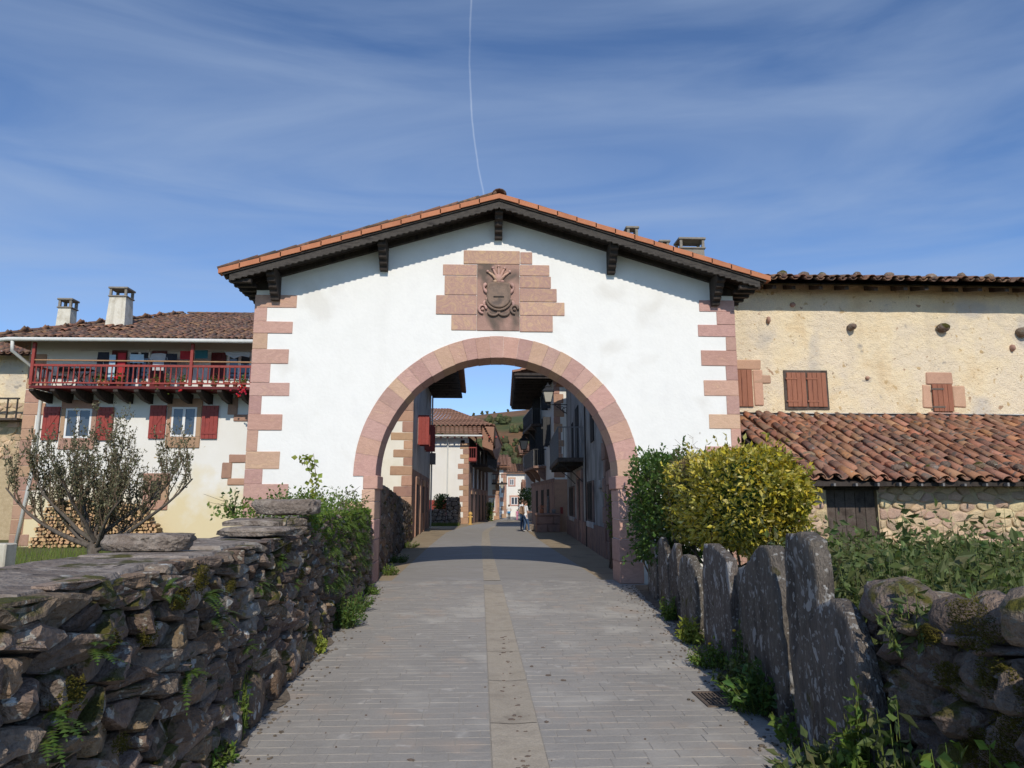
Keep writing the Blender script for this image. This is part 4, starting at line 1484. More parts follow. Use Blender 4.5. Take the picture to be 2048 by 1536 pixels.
# stones jutting out of the wall
for i, (x, z, s) in enumerate(((8.71, 5.66, .10), (10.92, 5.66, .13), (12.87, 5.58, .14), (6.75, 5.82, .10), (12.6, 5.2, .10), (9.02, 4.45, .05), (7.35, 6.2, .07))):
    boulder('jutting_stone', (x, 15.93 if i < 3 else 15.98, z), (s, .16 if i < 3 else .05, s * .85), 'brown_sandstone' if i > 2 else 'field_stone', rh, i + 40, .4 * i, 10, 7)
MB().tube([(5.4, 15.93, 3.62), (8.0, 15.93, 3.58), (10.5, 15.93, 3.60), (14, 15.93, 3.56)], .014, 5).build('wall_cable', 'black_iron', rh)
# exposed rubble at the left end
r2 = random.Random(12)
for poly in rubble_cells(5.36, 5.80, lambda s: 6.45 if s < 5.6 else 6.2, .2, .13, r2, 4.9):
    stone(mb := MB(), poly, RF, .03, 0, r2, .012, 1)
    mb.build('stone', 'brown_sandstone', rh, smooth=True)
# roof
mb = MB()
EZ2, EY2 = 6.56, 15.35
mb.add([(4.9, EY2, EZ2), (17, EY2, EZ2), (17, 19.5, 7.75), (4.9, 19.5, 7.75)], [(0, 1, 2, 3)])
mb.add([(4.9, EY2 + .02, EZ2 - .05), (17, EY2 + .02, EZ2 - .05), (17, 16.3, 6.8), (4.9, 16.3, 6.8)], [(0, 1, 2, 3)])
rfr = mb.build('roof', 'dark_timber', rh)
tile_field(rfr, (5.55, EY2 - .06, EZ2 + .03), (1, 0, 0), (0, 4.15, 1.19), 42, 10, .27, .38, 'brown_tile', 190, 1.7, 1, seed=14, sag=.06)
for k in range(17):
    x = 6.0 + k * .62
    x += rnd.uniform(-.1, .1)
    ya = EY2 + .10 + rnd.uniform(0, .12)
    MB().hexa([(x, ya, EZ2 - .12), (x + .09, ya, EZ2 - .12), (x + .09, 16.02, EZ2 + .02), (x, 16.02, EZ2 + .02), (x, ya, EZ2 - .03), (x + .09, ya, EZ2 - .03), (x + .09, 16.02, EZ2 + .13), (x, 16.02, EZ2 + .13)]).build('rafter_end', 'weathered_timber', rh)
for i, (x, t) in enumerate(((7.0, .3), (8.9, .5), (9.6, .4), (10.9, .8), (11.3, .3), (12.2, .6), (7.7, .7), (8.3, 1.0))):
    boulder('roof_stone', (x, EY2 + t, EZ2 + .20 + t * .29), (.13, .10, .08), 'field_stone', rfr, i + 70, i, 9, 6)

sh = thing('stone_shed', 'low lean-to shed of yellow rubble stone under red canal tiles', 'shed', (9, 14, 0))
SF = frame(0, 12.45, 1, 0)
mb = MB()
mb.fbox(SF, 5.45, 6.10, -.35, 0, -.1, 2.0).fbox(SF, 7.02, 15, -.35, 0, -.1, 2.0).fbox(SF, 6.10, 7.02, -.35, 0, 1.86, 2.0)
mb.hexa([(5.45, 12.8, -.1), (5.8, 12.8, -.1), (5.8, 16, -.1), (5.45, 16, -.1), (5.45, 12.8, 2.1), (5.8, 12.8, 2.1), (5.8, 16, 3.3), (5.45, 16, 3.3)])
mb.build('wall', 'shed_mortar', sh)
for a, b in ((5.46, 6.09), (7.03, 11.2)):
    for poly in rubble_cells(a, b, lambda s: 1.93, .235, .145, r2, .75):
        stone(mb := MB(), poly, SF, .028, 0, r2, .014, 1, .3)
        mb.build('stone', 'shed_stone', sh, smooth=True)
dr = MB().fbox(SF, 6.10, 7.02, -.14, -.10, 0, 1.86).build('door', 'dark_timber', sh)
for k in range(5):
    MB().cham(SF, 6.11 + k * .182, 6.285 + k * .182, -.10, -.075, .02, 1.80, .005).build('plank', 'weathered_timber', dr)
MB().cham(SF, 6.05, 7.07, -.2, .03, 1.80, 1.96, .02).build('door_lintel', 'dark_timber', sh)
mb = MB()
SO, SS = Vector((5.42, 11.98, 1.93)), Vector((0, 4.02, 1.57))
for dz in (-.05, .0):
    pass
mb.hexa([(5.42, 12.02, 1.86), (15.5, 12.02, 1.86), (15.5, 16.0, 3.43), (5.42, 16.0, 3.43), (5.42, 12.02, 1.93), (15.5, 12.02, 1.93), (15.5, 16.0, 3.50), (5.42, 16.0, 3.50)])
srf = mb.build('roof', 'dark_timber', sh)
tile_field(srf, SO, (1, 0, 0), SS, 37, 12, .27, .36, 'red_tile', 300, 1.9, 1, seed=17, sag=.05)
for k in range(26):
    x = 5.6 + k * .38
    MB().box(x, x + .035, 11.90, 12.0, 1.86, 1.90 + rnd.uniform(0, .02)).build('slate_chip', 'grey_iron', sh)
for i, (x, t) in enumerate(((7.35, .35), (7.6, .5), (8.0, .4), (8.35, .55), (8.65, .35), (8.95, .5), (9.25, .6), (6.1, 1.1), (9.6, .4))):
    p = SO + Vector((x - 5.42, 0, .12)) + SS.normalized() * t
    boulder('roof_stone', p, (.12, .09, .075), 'field_stone', srf, i + 90, i * 1.3, 9, 6)

# ------------------------------------------------------------------ dry stone wall on the left
lw = thing('dry_stone_wall', 'dark mossy dry stone wall along the left side of the lane', 'stone wall', (-2.1, 8, 0))
YA, YZ = 1.4, 14.05
ul = math.hypot(YZ - YA, wl_x(YZ) - wl_x(YA))
WF = frame(wl_x(YA), YA, wl_x(YZ) - wl_x(YA), YZ - YA)       # outward = towards the lane
if WF.n.x < 0:
    WF = frame(wl_x(YA), YA, wl_x(YZ) - wl_x(YA), YZ - YA, -WF.n.x, -WF.n.y)


def lw_top(s):
    y = YA + s
    if y < 5.6:
        return 1.27 + .06 * noise.noise(Vector((s * 2, 0, 0)))
    if y < 7.0:
        return 1.29
    return 1.45 + .05 * noise.noise(Vector((s * 2, 5, 0)))


mb = MB()
mb.fbox(WF, 0, 5.6, -.60, -.05, -.1, 1.14).fbox(WF, 5.6, ul, -.60, -.05, -.1, 1.34)
mb.build('wall_core', 'wall_core', lw)
r3 = random.Random(31)


def batter(s, d, z, _W=WF):
    return _W(s, d + .05 - .05 * z / 1.3 - .03, z)


cells = rubble_cells(0, ul, lw_top, .275, .108, r3, 0.0, .5)
cells.sort(key=lambda c: sum(p[0] for p in c) / len(c))
# a row of long foot stones leaning at the base
rest = MB()
vis_cells = [c for c in cells if sum(p[0] for p in c) / len(c) > .7]
hid = [c for c in cells if c not in vis_cells]
for i, c in enumerate(vis_cells + hid):
    if i < 300:
        stone(mb := MB(), c, batter, .045, .06, r3, .008, 1, .55, .5)
        mb.build('stone', 'field_stone', lw)
    else:
        stone(rest, c, batter, .045, .06, r3, .008, 1, .55, .5)
rest.build('stonework', 'field_stone', lw, kind='stuff')
# flat capping slabs
y = 1.3
k = 0
while y < 13.6:
    L = r3.uniform(.35, .95)
    zc = lw_top(y - YA) - .07
    th = r3.uniform(.05, .10)
    sdir = y - YA
    poly = []
    w0, w1 = -.66 + r3.uniform(-.05, .05), -.07 + r3.uniform(-.07, .07)
    for (a, b) in ((0, w1), (L * .35, w1 + r3.uniform(-.04, .04)), (L * .7, w1 + r3.uniform(-.04, .04)), (L - .03, w1), (L - .02, (w0 + w1) / 2), (L - .03, w0), (L * .5, w0 + r3.uniform(-.05, .05)), (0, w0), (-.01, (w0 + w1) / 2)):
        poly.append((sdir + a + r3.uniform(-.02, .02), b))
    mb = MB()
    n = len(poly)
    ring = []
    t1, t2 = r3.uniform(-.03, .03), r3.uniform(-.03, .03)
    cxs = sum(p[0] for p in poly) / n
    cds = sum(p[1] for p in poly) / n
    for sc_, dz in ((1.0, 0.0), (1.0, th * .75), (.94, th), (.6, th * 1.04)):
        for (a, b) in poly:
            aa, bb_ = cxs + (a - cxs) * sc_, cds + (b - cds) * sc_
            e = .012 * noise.noise(Vector((aa * 6, bb_ * 6, k + dz * 9)))
            ring.append(WF(aa + e, bb_ + e, zc + dz + t1 * (a - cxs) + t2 * (b - cds) + e * 1.3))
    ring.append(WF(cxs, cds, zc + th * 1.04))
    fs = [(q * n + i, q * n + (i + 1) % n, (q + 1) * n + (i + 1) % n, (q + 1) * n + i) for q in range(3) for i in range(n)]
    fs += [(3 * n + i, 3 * n + (i + 1) % n, 4 * n) for i in range(n)] + [tuple(range(n - 1, -1, -1))]
    mb.add(ring, fs)
    mb.build('cap_slab', 'cap_slab', lw, smooth=False)
    y += L
    k += 1
# loose blocks lying on top
for (x, yy, z, sx, sy, sz, rot, mt) in ((-2.12, 4.75, 1.345, .30, .17, .06, .12, 'cap_slab'), (-1.98, 7.5, 1.545, .36, .24, .085, .05, 'cap_slab'),
                                        (-1.98, 6.55, 1.34, .34, .26, .045, -.1, 'cap_slab'), (-1.92, 2.45, 1.36, .08, .10, .09, .4, 'field_stone')):
    boulder('loose_block', (x, yy, z), (sx, sy, sz), mt, lw, int(yy * 10), rot, 18, 11, .2, .75)
# big foot stones
for (yy, h, L) in ((5.6, .36, .24), (5.15, .22, .2), (6.3, .30, .25), (7.0, .26, .28), (4.9, .16, .12), (7.9, .22, .22)):
    boulder('foot_stone', (wl_x(yy) + .03, yy, h * .42), (.09, L * .75, h * .62), 'field_stone', lw, int(yy * 31), .05, 16, 10, .28, .5, r3.uniform(-.3, .3))

# ------------------------------------------------------------------ upright slabs along the right edge
gs = 'upright stone slabs fencing the lane'


def slab(y0, y1, h, th, lean, label, xo=0.0, seed=0, topsk=0.0, turn=0.0):
    """standing slab: irregular outline in the road-edge plane, real thickness, rough faces"""
    th *= .72
    y0, y1 = min(y0, y1), max(y0, y1)
    yc = (y0 + y1) / 2
    hw = (y1 - y0) / 2
    rr_ = random.Random(seed)
    left = [(-hw * rr_.uniform(.82, .95), 0), (-hw * rr_.uniform(.92, 1.05), h * .3), (-hw * rr_.uniform(.95, 1.05), h * .62), (-hw * rr_.uniform(.9, 1.0), h * rr_.uniform(.74, .93)), (-hw * rr_.uniform(.6, .85), h * (rr_.uniform(.9, .97) - topsk * .4)), (-hw * rr_.uniform(.1, .4), h * (rr_.uniform(.95, 1.0) - topsk * .3))]
    right = [(hw * rr_.uniform(.2, .45), h * (rr_.uniform(.95, 1.0) + topsk * .2)), (hw * rr_.uniform(.65, .88), h * (rr_.uniform(.88, .96) + topsk * .25)), (hw * rr_.uniform(.9, 1.0), h * rr_.uniform(.72, .9)), (hw * rr_.uniform(.92, 1.05), h * .58), (hw * rr_.uniform(.85, 1.0), h * .28), (hw * rr_.uniform(.75, .95), 0)]
    pts = left + right
    # chaikin the upper outline
    q = [pts[0]]
    for a, b in zip(pts, pts[1:]):
        q += [(a[0] * .9 + b[0] * .1, a[1] * .9 + b[1] * .1), (a[0] * .5 + b[0] * .5 + rr_.gauss(0, .008), a[1] * .5 + b[1] * .5 + rr_.gauss(0, .006)), (a[0] * .1 + b[0] * .9, a[1] * .1 + b[1] * .9)]
    pts = q + [pts[-1]]
    ca, sa = math.cos(turn), math.sin(turn)
    x0 = wr_x(yc) + .01 + xo

    def Fm(u, d, z):
        u2 = u + lean * z
        return Vector((x0 - d * ca - u2 * sa * 1.0 + .094 * u2, yc + u2 * ca - d * sa, z - .02))
    n = len(pts)
    vs_ = []
    cu, cz_ = 0.0, h * .5
    rings = ((1.0, -th * .42), (1.0, th * .05), (1.0, th * .42), (.965, th * .5), (.84, th * .52), (.70, th * .52), (.56, th * .52), (.42, th * .52), (.25, th * .52))
    back = ((.965, -th * .5), (.5, -th * .52))
    allr = [back[1], back[0]] + list(rings)
    for t, d in allr:
        for u, z in pts:
            uu, zz = cu + (u - cu) * t, cz_ + (z - cz_) * t
            if z == 0:
                zz = 0
            e = noise.noise(Vector((uu * 4 + seed, zz * 4, d * 3)))
            e2 = noise.noise(Vector((uu * 13 + seed, zz * 13, d * 3)))
            e3 = noise.noise(Vector((uu * 2 + seed, zz * 27, d * 3 + uu * 20)))
            vs_.append(Fm(uu + .008 * e2, d + th * .14 * e + .008 * e2 + .007 * e3, zz + .010 * e2 * (zz > 0)))
    vs_.append(Fm(cu, -th * .52, cz_))
    vs_.append(Fm(cu, th * .52, cz_))
    fs = [(r * n + i, r * n + (i + 1) % n, (r + 1) * n + (i + 1) % n, (r + 1) * n + i) for r in range(len(allr) - 1) for i in range(n)]
    fs += [(i, len(vs_) - 2, (i + 1) % n) for i in range(n)]
    b = (len(allr) - 1) * n
    fs += [(b + i, b + (i + 1) % n, len(vs_) - 1) for i in range(n)]
    o = MB().add(vs_, fs).build('stone_slab', 'lichen_slab', None, smooth=True)
    return tag(o, label, 'stone slab', gs)


slab(11.75, 12.75, .98, .12, .02, 'farthest dark stone slab, against the arch pier', .02, 1)
slab(11.2, 11.95, 1.02, .11, .0, 'narrow dark stone slab second from the arch pier', .06, 2)
slab(10.5, 11.4, 1.07, .12, -.05, 'pointed grey lichened stone slab under the green bush', 0, 3, .1)
slab(9.75, 10.6, 1.0, .12, -.03, 'slim round topped stone slab beside the pointed one', .02, 4, -.2)
slab(8.5, 9.6, .96, .16, -.06, 'short stone slab with pale lichen, flat top, under the yellow bush', 0, 5)
slab(6.95, 8.2, 1.20, .15, -.16, 'leaning stone slab with a sunlit lichened edge', 0, 6, .1)
slab(5.95, 7.0, 1.10, .13, -.05, 'broad dark stone slab partly behind the squared one', .06, 7)
slab(5.25, 6.3, 1.24, .19, .03, 'broad squared stone slab with a pale speckled top', -.02, 8, -.15)
slab(4.95, 5.45, 1.02, .10, -.02, 'dark reddish slab wedged in the gap beside the tallest slab', .10, 9, .2)
slab(4.40, 5.02, 1.46, .15, .0, 'tallest stone slab, rounded head, standing upright like a post', -.07, 10)
slab(3.62, 4.34, 1.06, .15, .28, 'leaning lichen spotted slab propped against the tallest one', -.08, 11, -.1)

# ------------------------------------------------------------------ boulder wall at lower right
bw = thing('boulder_wall', 'mossy wall of rounded boulders at the lower right corner', 'stone wall', (2.4, 2.8, 0))
YA2, YB2 = 1.2, 4.15
BF = frame(wr_x(YB2), YB2, wr_x(YA2) - wr_x(YB2), YA2 - YB2)
if BF.n.x > 0:
    BF = frame(wr_x(YB2), YB2, wr_x(YA2) - wr_x(YB2), YA2 - YB2, -BF.n.x, -BF.n.y)
LB = math.hypot(YB2 - YA2, wr_x(YB2) - wr_x(YA2))
MB().fbox(BF, .1, LB, -.9, -.16, -.1, .98).build('wall_core', 'wall_core', bw)
r4 = random.Random(44)
for c in rubble_cells(.12, LB, lambda s: 1.02, .30, .185, r4, 0):
    stone(mb := MB(), c, lambda s, d, z: BF(s, d - .10, z), .11, .12, r4, .012, 2, .5, .45)
    mb.build('boulder', 'round_boulder', bw, smooth=True)
for i, (yy, z, sx, sy, sz) in enumerate(((3.85, 1.06, .17, .25, .135), (3.28, 1.06, .13, .13, .11), (2.95, 1.12, .11, .10, .10), (2.62, 1.17, .15, .20, .12), (2.25, 1.10, .17, .20, .13), (1.9, 1.12, .15, .2, .12), (3.5, 1.0, .12, .1, .07), (1.5, 1.1, .15, .2, .12))):
    boulder('boulder', (wr_x(yy) + .12, yy, z), (sx, sy, sz), 'round_boulder', bw, i + 3, .2 * i, 18, 12, .22, .25)
for i in range(10):
    yy = r4.uniform(1.4, 4.0)
    boulder('boulder', (wr_x(yy) + r4.uniform(.3, .6), yy, 1.02), (.14, .17, .11), 'round_boulder', bw, i + 60, i, 12, 8)

# ------------------------------------------------------------------ walls beyond the arch
bk = thing('back_wall', 'dark sloping rubble wall seen through the arch on the left', 'stone wall', (-2.6, 22, 0))
KF = frame(-2.27, 15.45, -2.93 + 2.27, 30.7 - 15.45)
if KF.n.x < 0:
    KF = frame(-2.27, 15.45, -2.93 + 2.27, 30.7 - 15.45, -KF.n.x, -KF.n.y)


def bk_top(s):
    return 1.98 - .045 * max(0, s - 2.5) + .04 * noise.noise(Vector((s, 3, 3)))


for a in range(5):
    s0, s1 = a * 3.05, (a + 1) * 3.05
    mb = MB().fbox(KF, s0, s1, -.5, -.03, -.1, bk_top((s0 + s1) / 2) - .06)
    mb.build('wall_core', 'wall_core', bk)
r5 = random.Random(9)
for c in rubble_cells(0, 15.2, bk_top, .42, .26, r5, 0):
    stone(mb := MB(), c, KF, .05, .05, r5, .02, 1, .4, .3)
    mb.build('stone', 'field_stone', bk, smooth=True)
for (z0, z1) in ((0, .5), (.5, .98), (.98, 1.5), (1.5, 1.96)):
    MB().cham(WORLD, -2.72, -2.12, -15.52, -15.06, z0 + .004, z1 - .004, .02, jit=.008).build('pier_stone', 'street_stone', bk)

gw = thing('garden_wall', 'low lichened garden wall with a square pier before the far white house', 'stone wall', (-2.8, 52, gz(52)))
Gf = frame(0, 52, 1, 0)
MB().fbox(Gf, -4.6, -2.5, -.4, -.02, -.4, 1.0).fbox(Gf, -2.46, -1.6, -3.6, -.02, -.4, 1.9).build('wall_core', 'wall_core', gw)
for c in rubble_cells(-4.6, -2.48, lambda s: 1.06, .4, .26, r5, -.3):
    stone(mb := MB(), c, Gf, .05, .05, r5, .02, 1, .35)
    mb.build('stone', 'cap_slab', gw, smooth=True)
for c in rubble_cells(-2.46, -1.58, lambda s: 1.95, .4, .26, r5, -.3):
    stone(mb := MB(), c, lambda u, d, z: Gf(u, d + .05, z), .05, .05, r5, .02, 1, .35)
    mb.build('stone', 'cap_slab', gw, smooth=True)
Gs = frame(-1.58, 52, 0, 1, 1, 0)
for c in rubble_cells(0, 3.6, lambda s: 1.7 - .12 * s, .4, .26, r5, -.3):
    stone(mb := MB(), c, Gs, .05, .05, r5, .02, 1, .35)
    mb.build('stone', 'field_stone', gw, smooth=True)

# low parapet in the left garden and a concrete planter edge
pw = MB().cham(WORLD, -10.5, -7.6, -12.3, -12.0, 0, .93, .02).build('garden_parapet', 'chimney_render')
tag(pw, 'low cream rendered parapet in the garden at the left edge', 'garden wall')

# ------------------------------------------------------------------ street houses beyond the arch
# L2: cream house with red shutters
h2 = thing('shuttered_house', 'cream house with pink quoins and red shutters, first on the left beyond the arch', 'house', (-6, 38, 0))
a, b = Vector((-2.96, 30.8)), Vector((-3.21, 45.4))
mb = MB()
mb.hexa([(-11, 30.8, -.3), (a.x, a.y, -.3), (b.x, b.y, -.3), (-11, 45.4, -.3), (-11, 30.8, 8.6), (a.x, a.y, 8.6), (b.x, b.y, 8.6), (-11, 45.4, 8.6)])
mb.build('wall', 'cream_limewash', h2)
F2 = frame(0, 30.8, 1, 0)
quoins(h2, F2, a.x, 0, 8.4, 'brown_sandstone', .85, .42, .42, .02, False)
S2f = frame(a.x, a.y, b.x - a.x, b.y - a.y, 1, .017)
MB().fbox(S2f, 0, 14.6, 0, .012, 0, 3.0).build('lower_wall', 'street_stone', h2)
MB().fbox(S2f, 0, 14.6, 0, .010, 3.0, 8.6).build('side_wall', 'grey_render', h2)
for k in range(4):
    MB().cham(S2f, 2.2 + 3.2 * k, 2.5 + 3.2 * k, 0, .06, 0, 2.7, .02).build('pilaster', 'brown_sandstone', h2)
for (u0, u1) in ((2.6, 4.0), (7.6, 9.0), (11.3, 12.6)):
    d = MB().fbox(S2f, u0, u1, .012, .03, 0 if u0 < 7 else 1.0, 2.4).build('door' if u0 < 7 else 'window', 'dark_timber', h2)
    MB().cham(S2f, u0 - .25, u1 + .25, .0, .07, 2.4, 2.75, .02).build('lintel', 'brown_sandstone', h2)
for (u0, z0, z1) in ((2.9, 4.3, 5.55), (8.2, 4.4, 5.65)):
    window(h2, S2f, u0, u0 + 1.0, z0, z1)
    # shutters stand open at right angles to the wall
    for uu in (u0 - .04, u0 + 1.0):
        Fp = frame(*S2f(uu, .03, 0).xy, 1, .0)
        shutter(h2, Fp, 0, .52, z0 - .05, z1 + .1, 'red_paint', 3, 0, .0)
# roof with deep dark eave over the street
mb = MB()
ov = 1.75
P = [(-11.6, 30.0, 8.35), (a.x + ov + .15, 30.0, 8.28), (b.x + ov, 45.6, 8.33), (-11.6, 45.6, 8.4)]
mb.hexa([Vector(p) for p in P] + [Vector(p) + Vector((0, 0, .16)) for p in P])
rf2 = mb.build('roof', 'dark_timber', h2)
for k in range(26):
    yy = 30.1 + k * .6
    MB().box(-3.1, a.x + ov, yy, yy + .12, 8.14, 8.28).build('rafter', 'dark_timber', rf2)
ribbed_roof(MB(), (a.x + ov + .2, 45.7, 8.5), (a.x + ov + .3, 29.9, 8.5), (-6.5, 29.9, 9.9), (-6.5, 45.7, 9.9)).build('tiles', 'far_tile', rf2)
MB().tube([S2f(14.4, .1, 0), S2f(14.4, .1, 8.3)], .05, 8).build('downpipe', 'zinc_white', h2)
MB().fbox(S2f, 13.9, 14.5, .0, .35, 3.9, 4.6).build('meter_box', 'grey_iron', h2)

# L3: white house with pipe, hipped roof and corner balcony
G3 = gz(57)
h3 = thing('hipped_house', 'white house with a grey downpipe and hipped brown roof, facing down the street', 'house', (-4, 63, G3))
mb = MB()
cor = Vector((-.98, 57.0))
far = Vector((.75, 76.0))
mb.hexa([(-12, 57, G3), (cor.x, 57, G3), (far.x, far.y, G3 - .3), (-12, 76, G3 - .3), (-12, 57, 6.75), (cor.x, 57, 6.75), (far.x, far.y, 6.75), (-12, 76, 6.75)])
mb.build('wall', 'house_limewash', h3)
F3 = frame(0, 57, 1, 0)
quoins(h3, F3, cor.x, G3, 6.3, 'brown_sandstone', .75, .4, .44, .03, False)
MB().fbox(F3, -12, -1.75, 0, .02, G3, 1.72).build('dado', 'red_paint', h3)
MB().tube([F3(-2.64, .12, G3), F3(-2.64, .12, 6.2), F3(-2.7, .35, 6.6)], .06, 8).build('downpipe', 'zinc_white', h3)
MB().fbox(F3, -1.62, -1.30, .0, .02, 6.05, 6.45).build('window', 'dark_interior', h3)
S3 = frame(cor.x, cor.y, far.x - cor.x, far.y - cor.y)
MB().fbox(S3, 0, 19, 0, .03, G3 - .3, 2.7).build('lower_wall', 'brown_sandstone', h3)
MB().fbox(S3, .2, 19, 0, .04, 2.7, 4.6).build('brick_infill', 'street_stone', h3)
for k in range(9):
    MB().fbox(S3, 1.2 + 1.9 * k, 1.55 + 1.9 * k, 0, .10, 2.7, 4.7).build('timber_post', 'white_limewash' if k % 2 else 'weathered_timber', h3)
for k in range(5):
    d = MB().fbox(S3, 2 + 3.4 * k, 3.1 + 3.4 * k, .03, .05, G3, 2.2).build('door', 'dark_timber', h3)
    MB().fbox(S3, 1.8 + 3.4 * k, 3.3 + 3.4 * k, .03, .09, 2.2, 2.5).build('lintel', 'brown_sandstone', h3)
# red corner loggia, then a dark balcony further on
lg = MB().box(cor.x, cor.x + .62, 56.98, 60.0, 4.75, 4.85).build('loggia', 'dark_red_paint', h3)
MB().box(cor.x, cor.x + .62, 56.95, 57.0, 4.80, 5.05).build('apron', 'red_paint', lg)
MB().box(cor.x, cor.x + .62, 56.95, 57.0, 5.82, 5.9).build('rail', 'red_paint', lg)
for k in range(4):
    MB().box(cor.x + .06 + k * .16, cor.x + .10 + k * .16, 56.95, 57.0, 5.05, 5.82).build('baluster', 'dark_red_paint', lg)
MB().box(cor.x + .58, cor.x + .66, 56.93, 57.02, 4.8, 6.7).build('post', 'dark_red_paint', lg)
MB().fbox(S3, .1, 4, .0, .03, 4.8, 6.7).build('back_wall', 'dark_timber', h3)
bl = MB().fbox(S3, 2.5, 14, 0, 1.35, 4.45, 4.65).build('balcony', 'dark_timber', h3)
for k in range(36):
    MB().fbox(S3, 2.5 + .32 * k, 2.54 + .32 * k, 1.28, 1.32, 4.65, 5.7).build('baluster', 'black_iron', bl)
for k in range(4):
    MB().fbox(S3, 2.5, 2.54, .3 * k + .1, .3 * k + .14, 4.65, 5.7).build('baluster', 'grey_iron', bl)
MB().fbox(S3, 2.5, 14, 1.26, 1.34, 5.7, 5.76).fbox(S3, 2.46, 2.54, .0, 1.3, 5.7, 5.76).build('rail', 'black_iron', bl)
MB().fbox(S3, 2.6, 19, .02, .05, 4.7, 6.6).build('balcony_wall', 'dark_timber', h3)
rf3 = MB()
ribbed_roof(rf3, (-12, 56.0, 6.78), (.12, 56.0, 6.78), (.0, 58.0, 7.62), (-12, 58.0, 7.62))
rs = rf3.build('skirt_roof', 'far_tile', h3)
mb = MB()
for k in range(13):
    MB().box(-4.9 + .55 * k, -4.78 + .55 * k, 56.05, 56.98, 6.58, 6.72).build('rafter_end', 'red_paint', rs)
MB().tube([(-12, 55.95, 6.72), (.1, 55.95, 6.72)], .07, 8).build('gutter', 'zinc_white', rs)
rf3 = MB()
ribbed_roof(rf3, (-12, 57.6, 7.55), (1.05, 57.6, 7.65), (-2.9, 63.5, 9.75), (-12, 63.5, 9.75))
ribbed_roof(rf3, (1.05, 57.6, 7.65), (2.3, 77, 7.5), (-2.9, 72, 9.75), (-2.9, 63.5, 9.75))
rf3.build('roof', 'far_tile', h3)
rf3 = MB()
ribbed_roof(rf3, (.12, 56.1, 7.5), (1.05, 56.6, 5.75), (1.1, 62, 6.2), (.1, 62, 7.6), .2)
rf3.hexa([(.1, 56.3, 5.9), (.95, 56.6, 5.6), (1.7, 76, 5.6), (.9, 76, 5.9), (.1, 56.3, 7.5), (1.05, 56.6, 7.5), (2.2, 76, 7.4), (.9, 76, 7.4)])
rf3.build('eave_side', 'far_tile', h3)
MB().box(1.06, 1.15, 56.9, 75, 5.9, 7.5).build('dark_gable', 'dark_timber', h3)

# far left houses and the end of the street
def far_house(name, label, x0, x1, y0, y1, z1, ridge, mat, ov=.8, quoin_side=None, wins=()):
    g_ = gz(y0)
    h = thing(name, label, 'house', ((x0 + x1) / 2, (y0 + y1) / 2, g_))
    MB().box(x0, x1, y0, y1, g_ - .3, z1).build('wall', mat, h)
    Fh = frame(0, y0, 1, 0)
    r = MB()
    ribbed_roof(r, (x0 - ov, y0 - ov, z1 - .1), (x1 + ov, y0 - ov, z1 - .1), (x1 + ov, (y0 + y1) / 2, ridge), (x0 - ov, (y0 + y1) / 2, ridge))
    ribbed_roof(r, (x1 + ov, y1 + ov, z1 - .1), (x0 - ov, y1 + ov, z1 - .1), (x0 - ov, (y0 + y1) / 2, ridge), (x1 + ov, (y0 + y1) / 2, ridge))
    r.box(x0 - ov, x1 + ov, y0 - ov, y0, z1 - .22, z1 - .12)
    r.build('roof', 'far_tile', h)
    if quoin_side:
        for q in quoin_side:
            quoins(h, Fh, x0 if q < 0 else x1, g_, z1 - .2, 'brown_sandstone', .7, .4, .5, .03, q < 0)
    for (u, z, w_, hh) in wins:
        window(h, Fh, u, u + w_, z, z + hh)
        surround(h, Fh, u, u + w_, z, z + hh, 'pink_sandstone', .25, .2, .25)
    return h, Fh


hA, FA = far_house('narrow_house', 'narrow house with a small railed balcony beyond the hipped house', .2, 2.05, 79, 88, 5.5, 6.9, 'cream_limewash', 1.2, (1,), ((.9, .6, .7, 1.4),))
bl = MB().fbox(FA, 1.2, 2.9, 0, 1.0, 3.45, 3.6).build('balcony', 'dark_timber', hA)
for k in range(9):
    MB().fbox(FA, 1.2 + .2 * k, 1.24 + .2 * k, .94, .98, 3.6, 4.5).build('baluster', 'black_iron', bl)
MB().fbox(FA, 1.2, 2.9, .92, 1.0, 4.5, 4.56).build('rail', 'black_iron', bl)
hB, FB = far_house('cottage', 'small brown house with jettied upper floor at the street bend', 2.2, 3.3, 92, 99, 6.0, 7.4, 'house_limewash', .7, (1,))
hC, FC = far_house('end_house', 'white house closing the view at the end of the street', 2.2, 7.6, 106, 116, 5.9, 7.3, 'house_limewash', .5, (-1,), ((4.5, 1.15, .95, 1.1), (4.3, 4.0, .6, .9)))
hD, FD = far_house('tower_house', 'tall narrow white house with stone corners beside the end house', 6.6, 12, 104, 112, 8.5, 9.9, 'house_limewash', 1.0, (-1,))
hE, FE = far_house('porch_house', 'low house with a red tiled porch roof on the far right of the street', 6.1, 9.2, 100, 103.5, 3.5, 4.6, 'cream_limewash', .3, None, ((6.8, .5, .8, 1.4),))
w = shutter(hC, FC, 5.95, 6.5, 3.0, 4.4, 'brown_paint', 3, 0, .05)

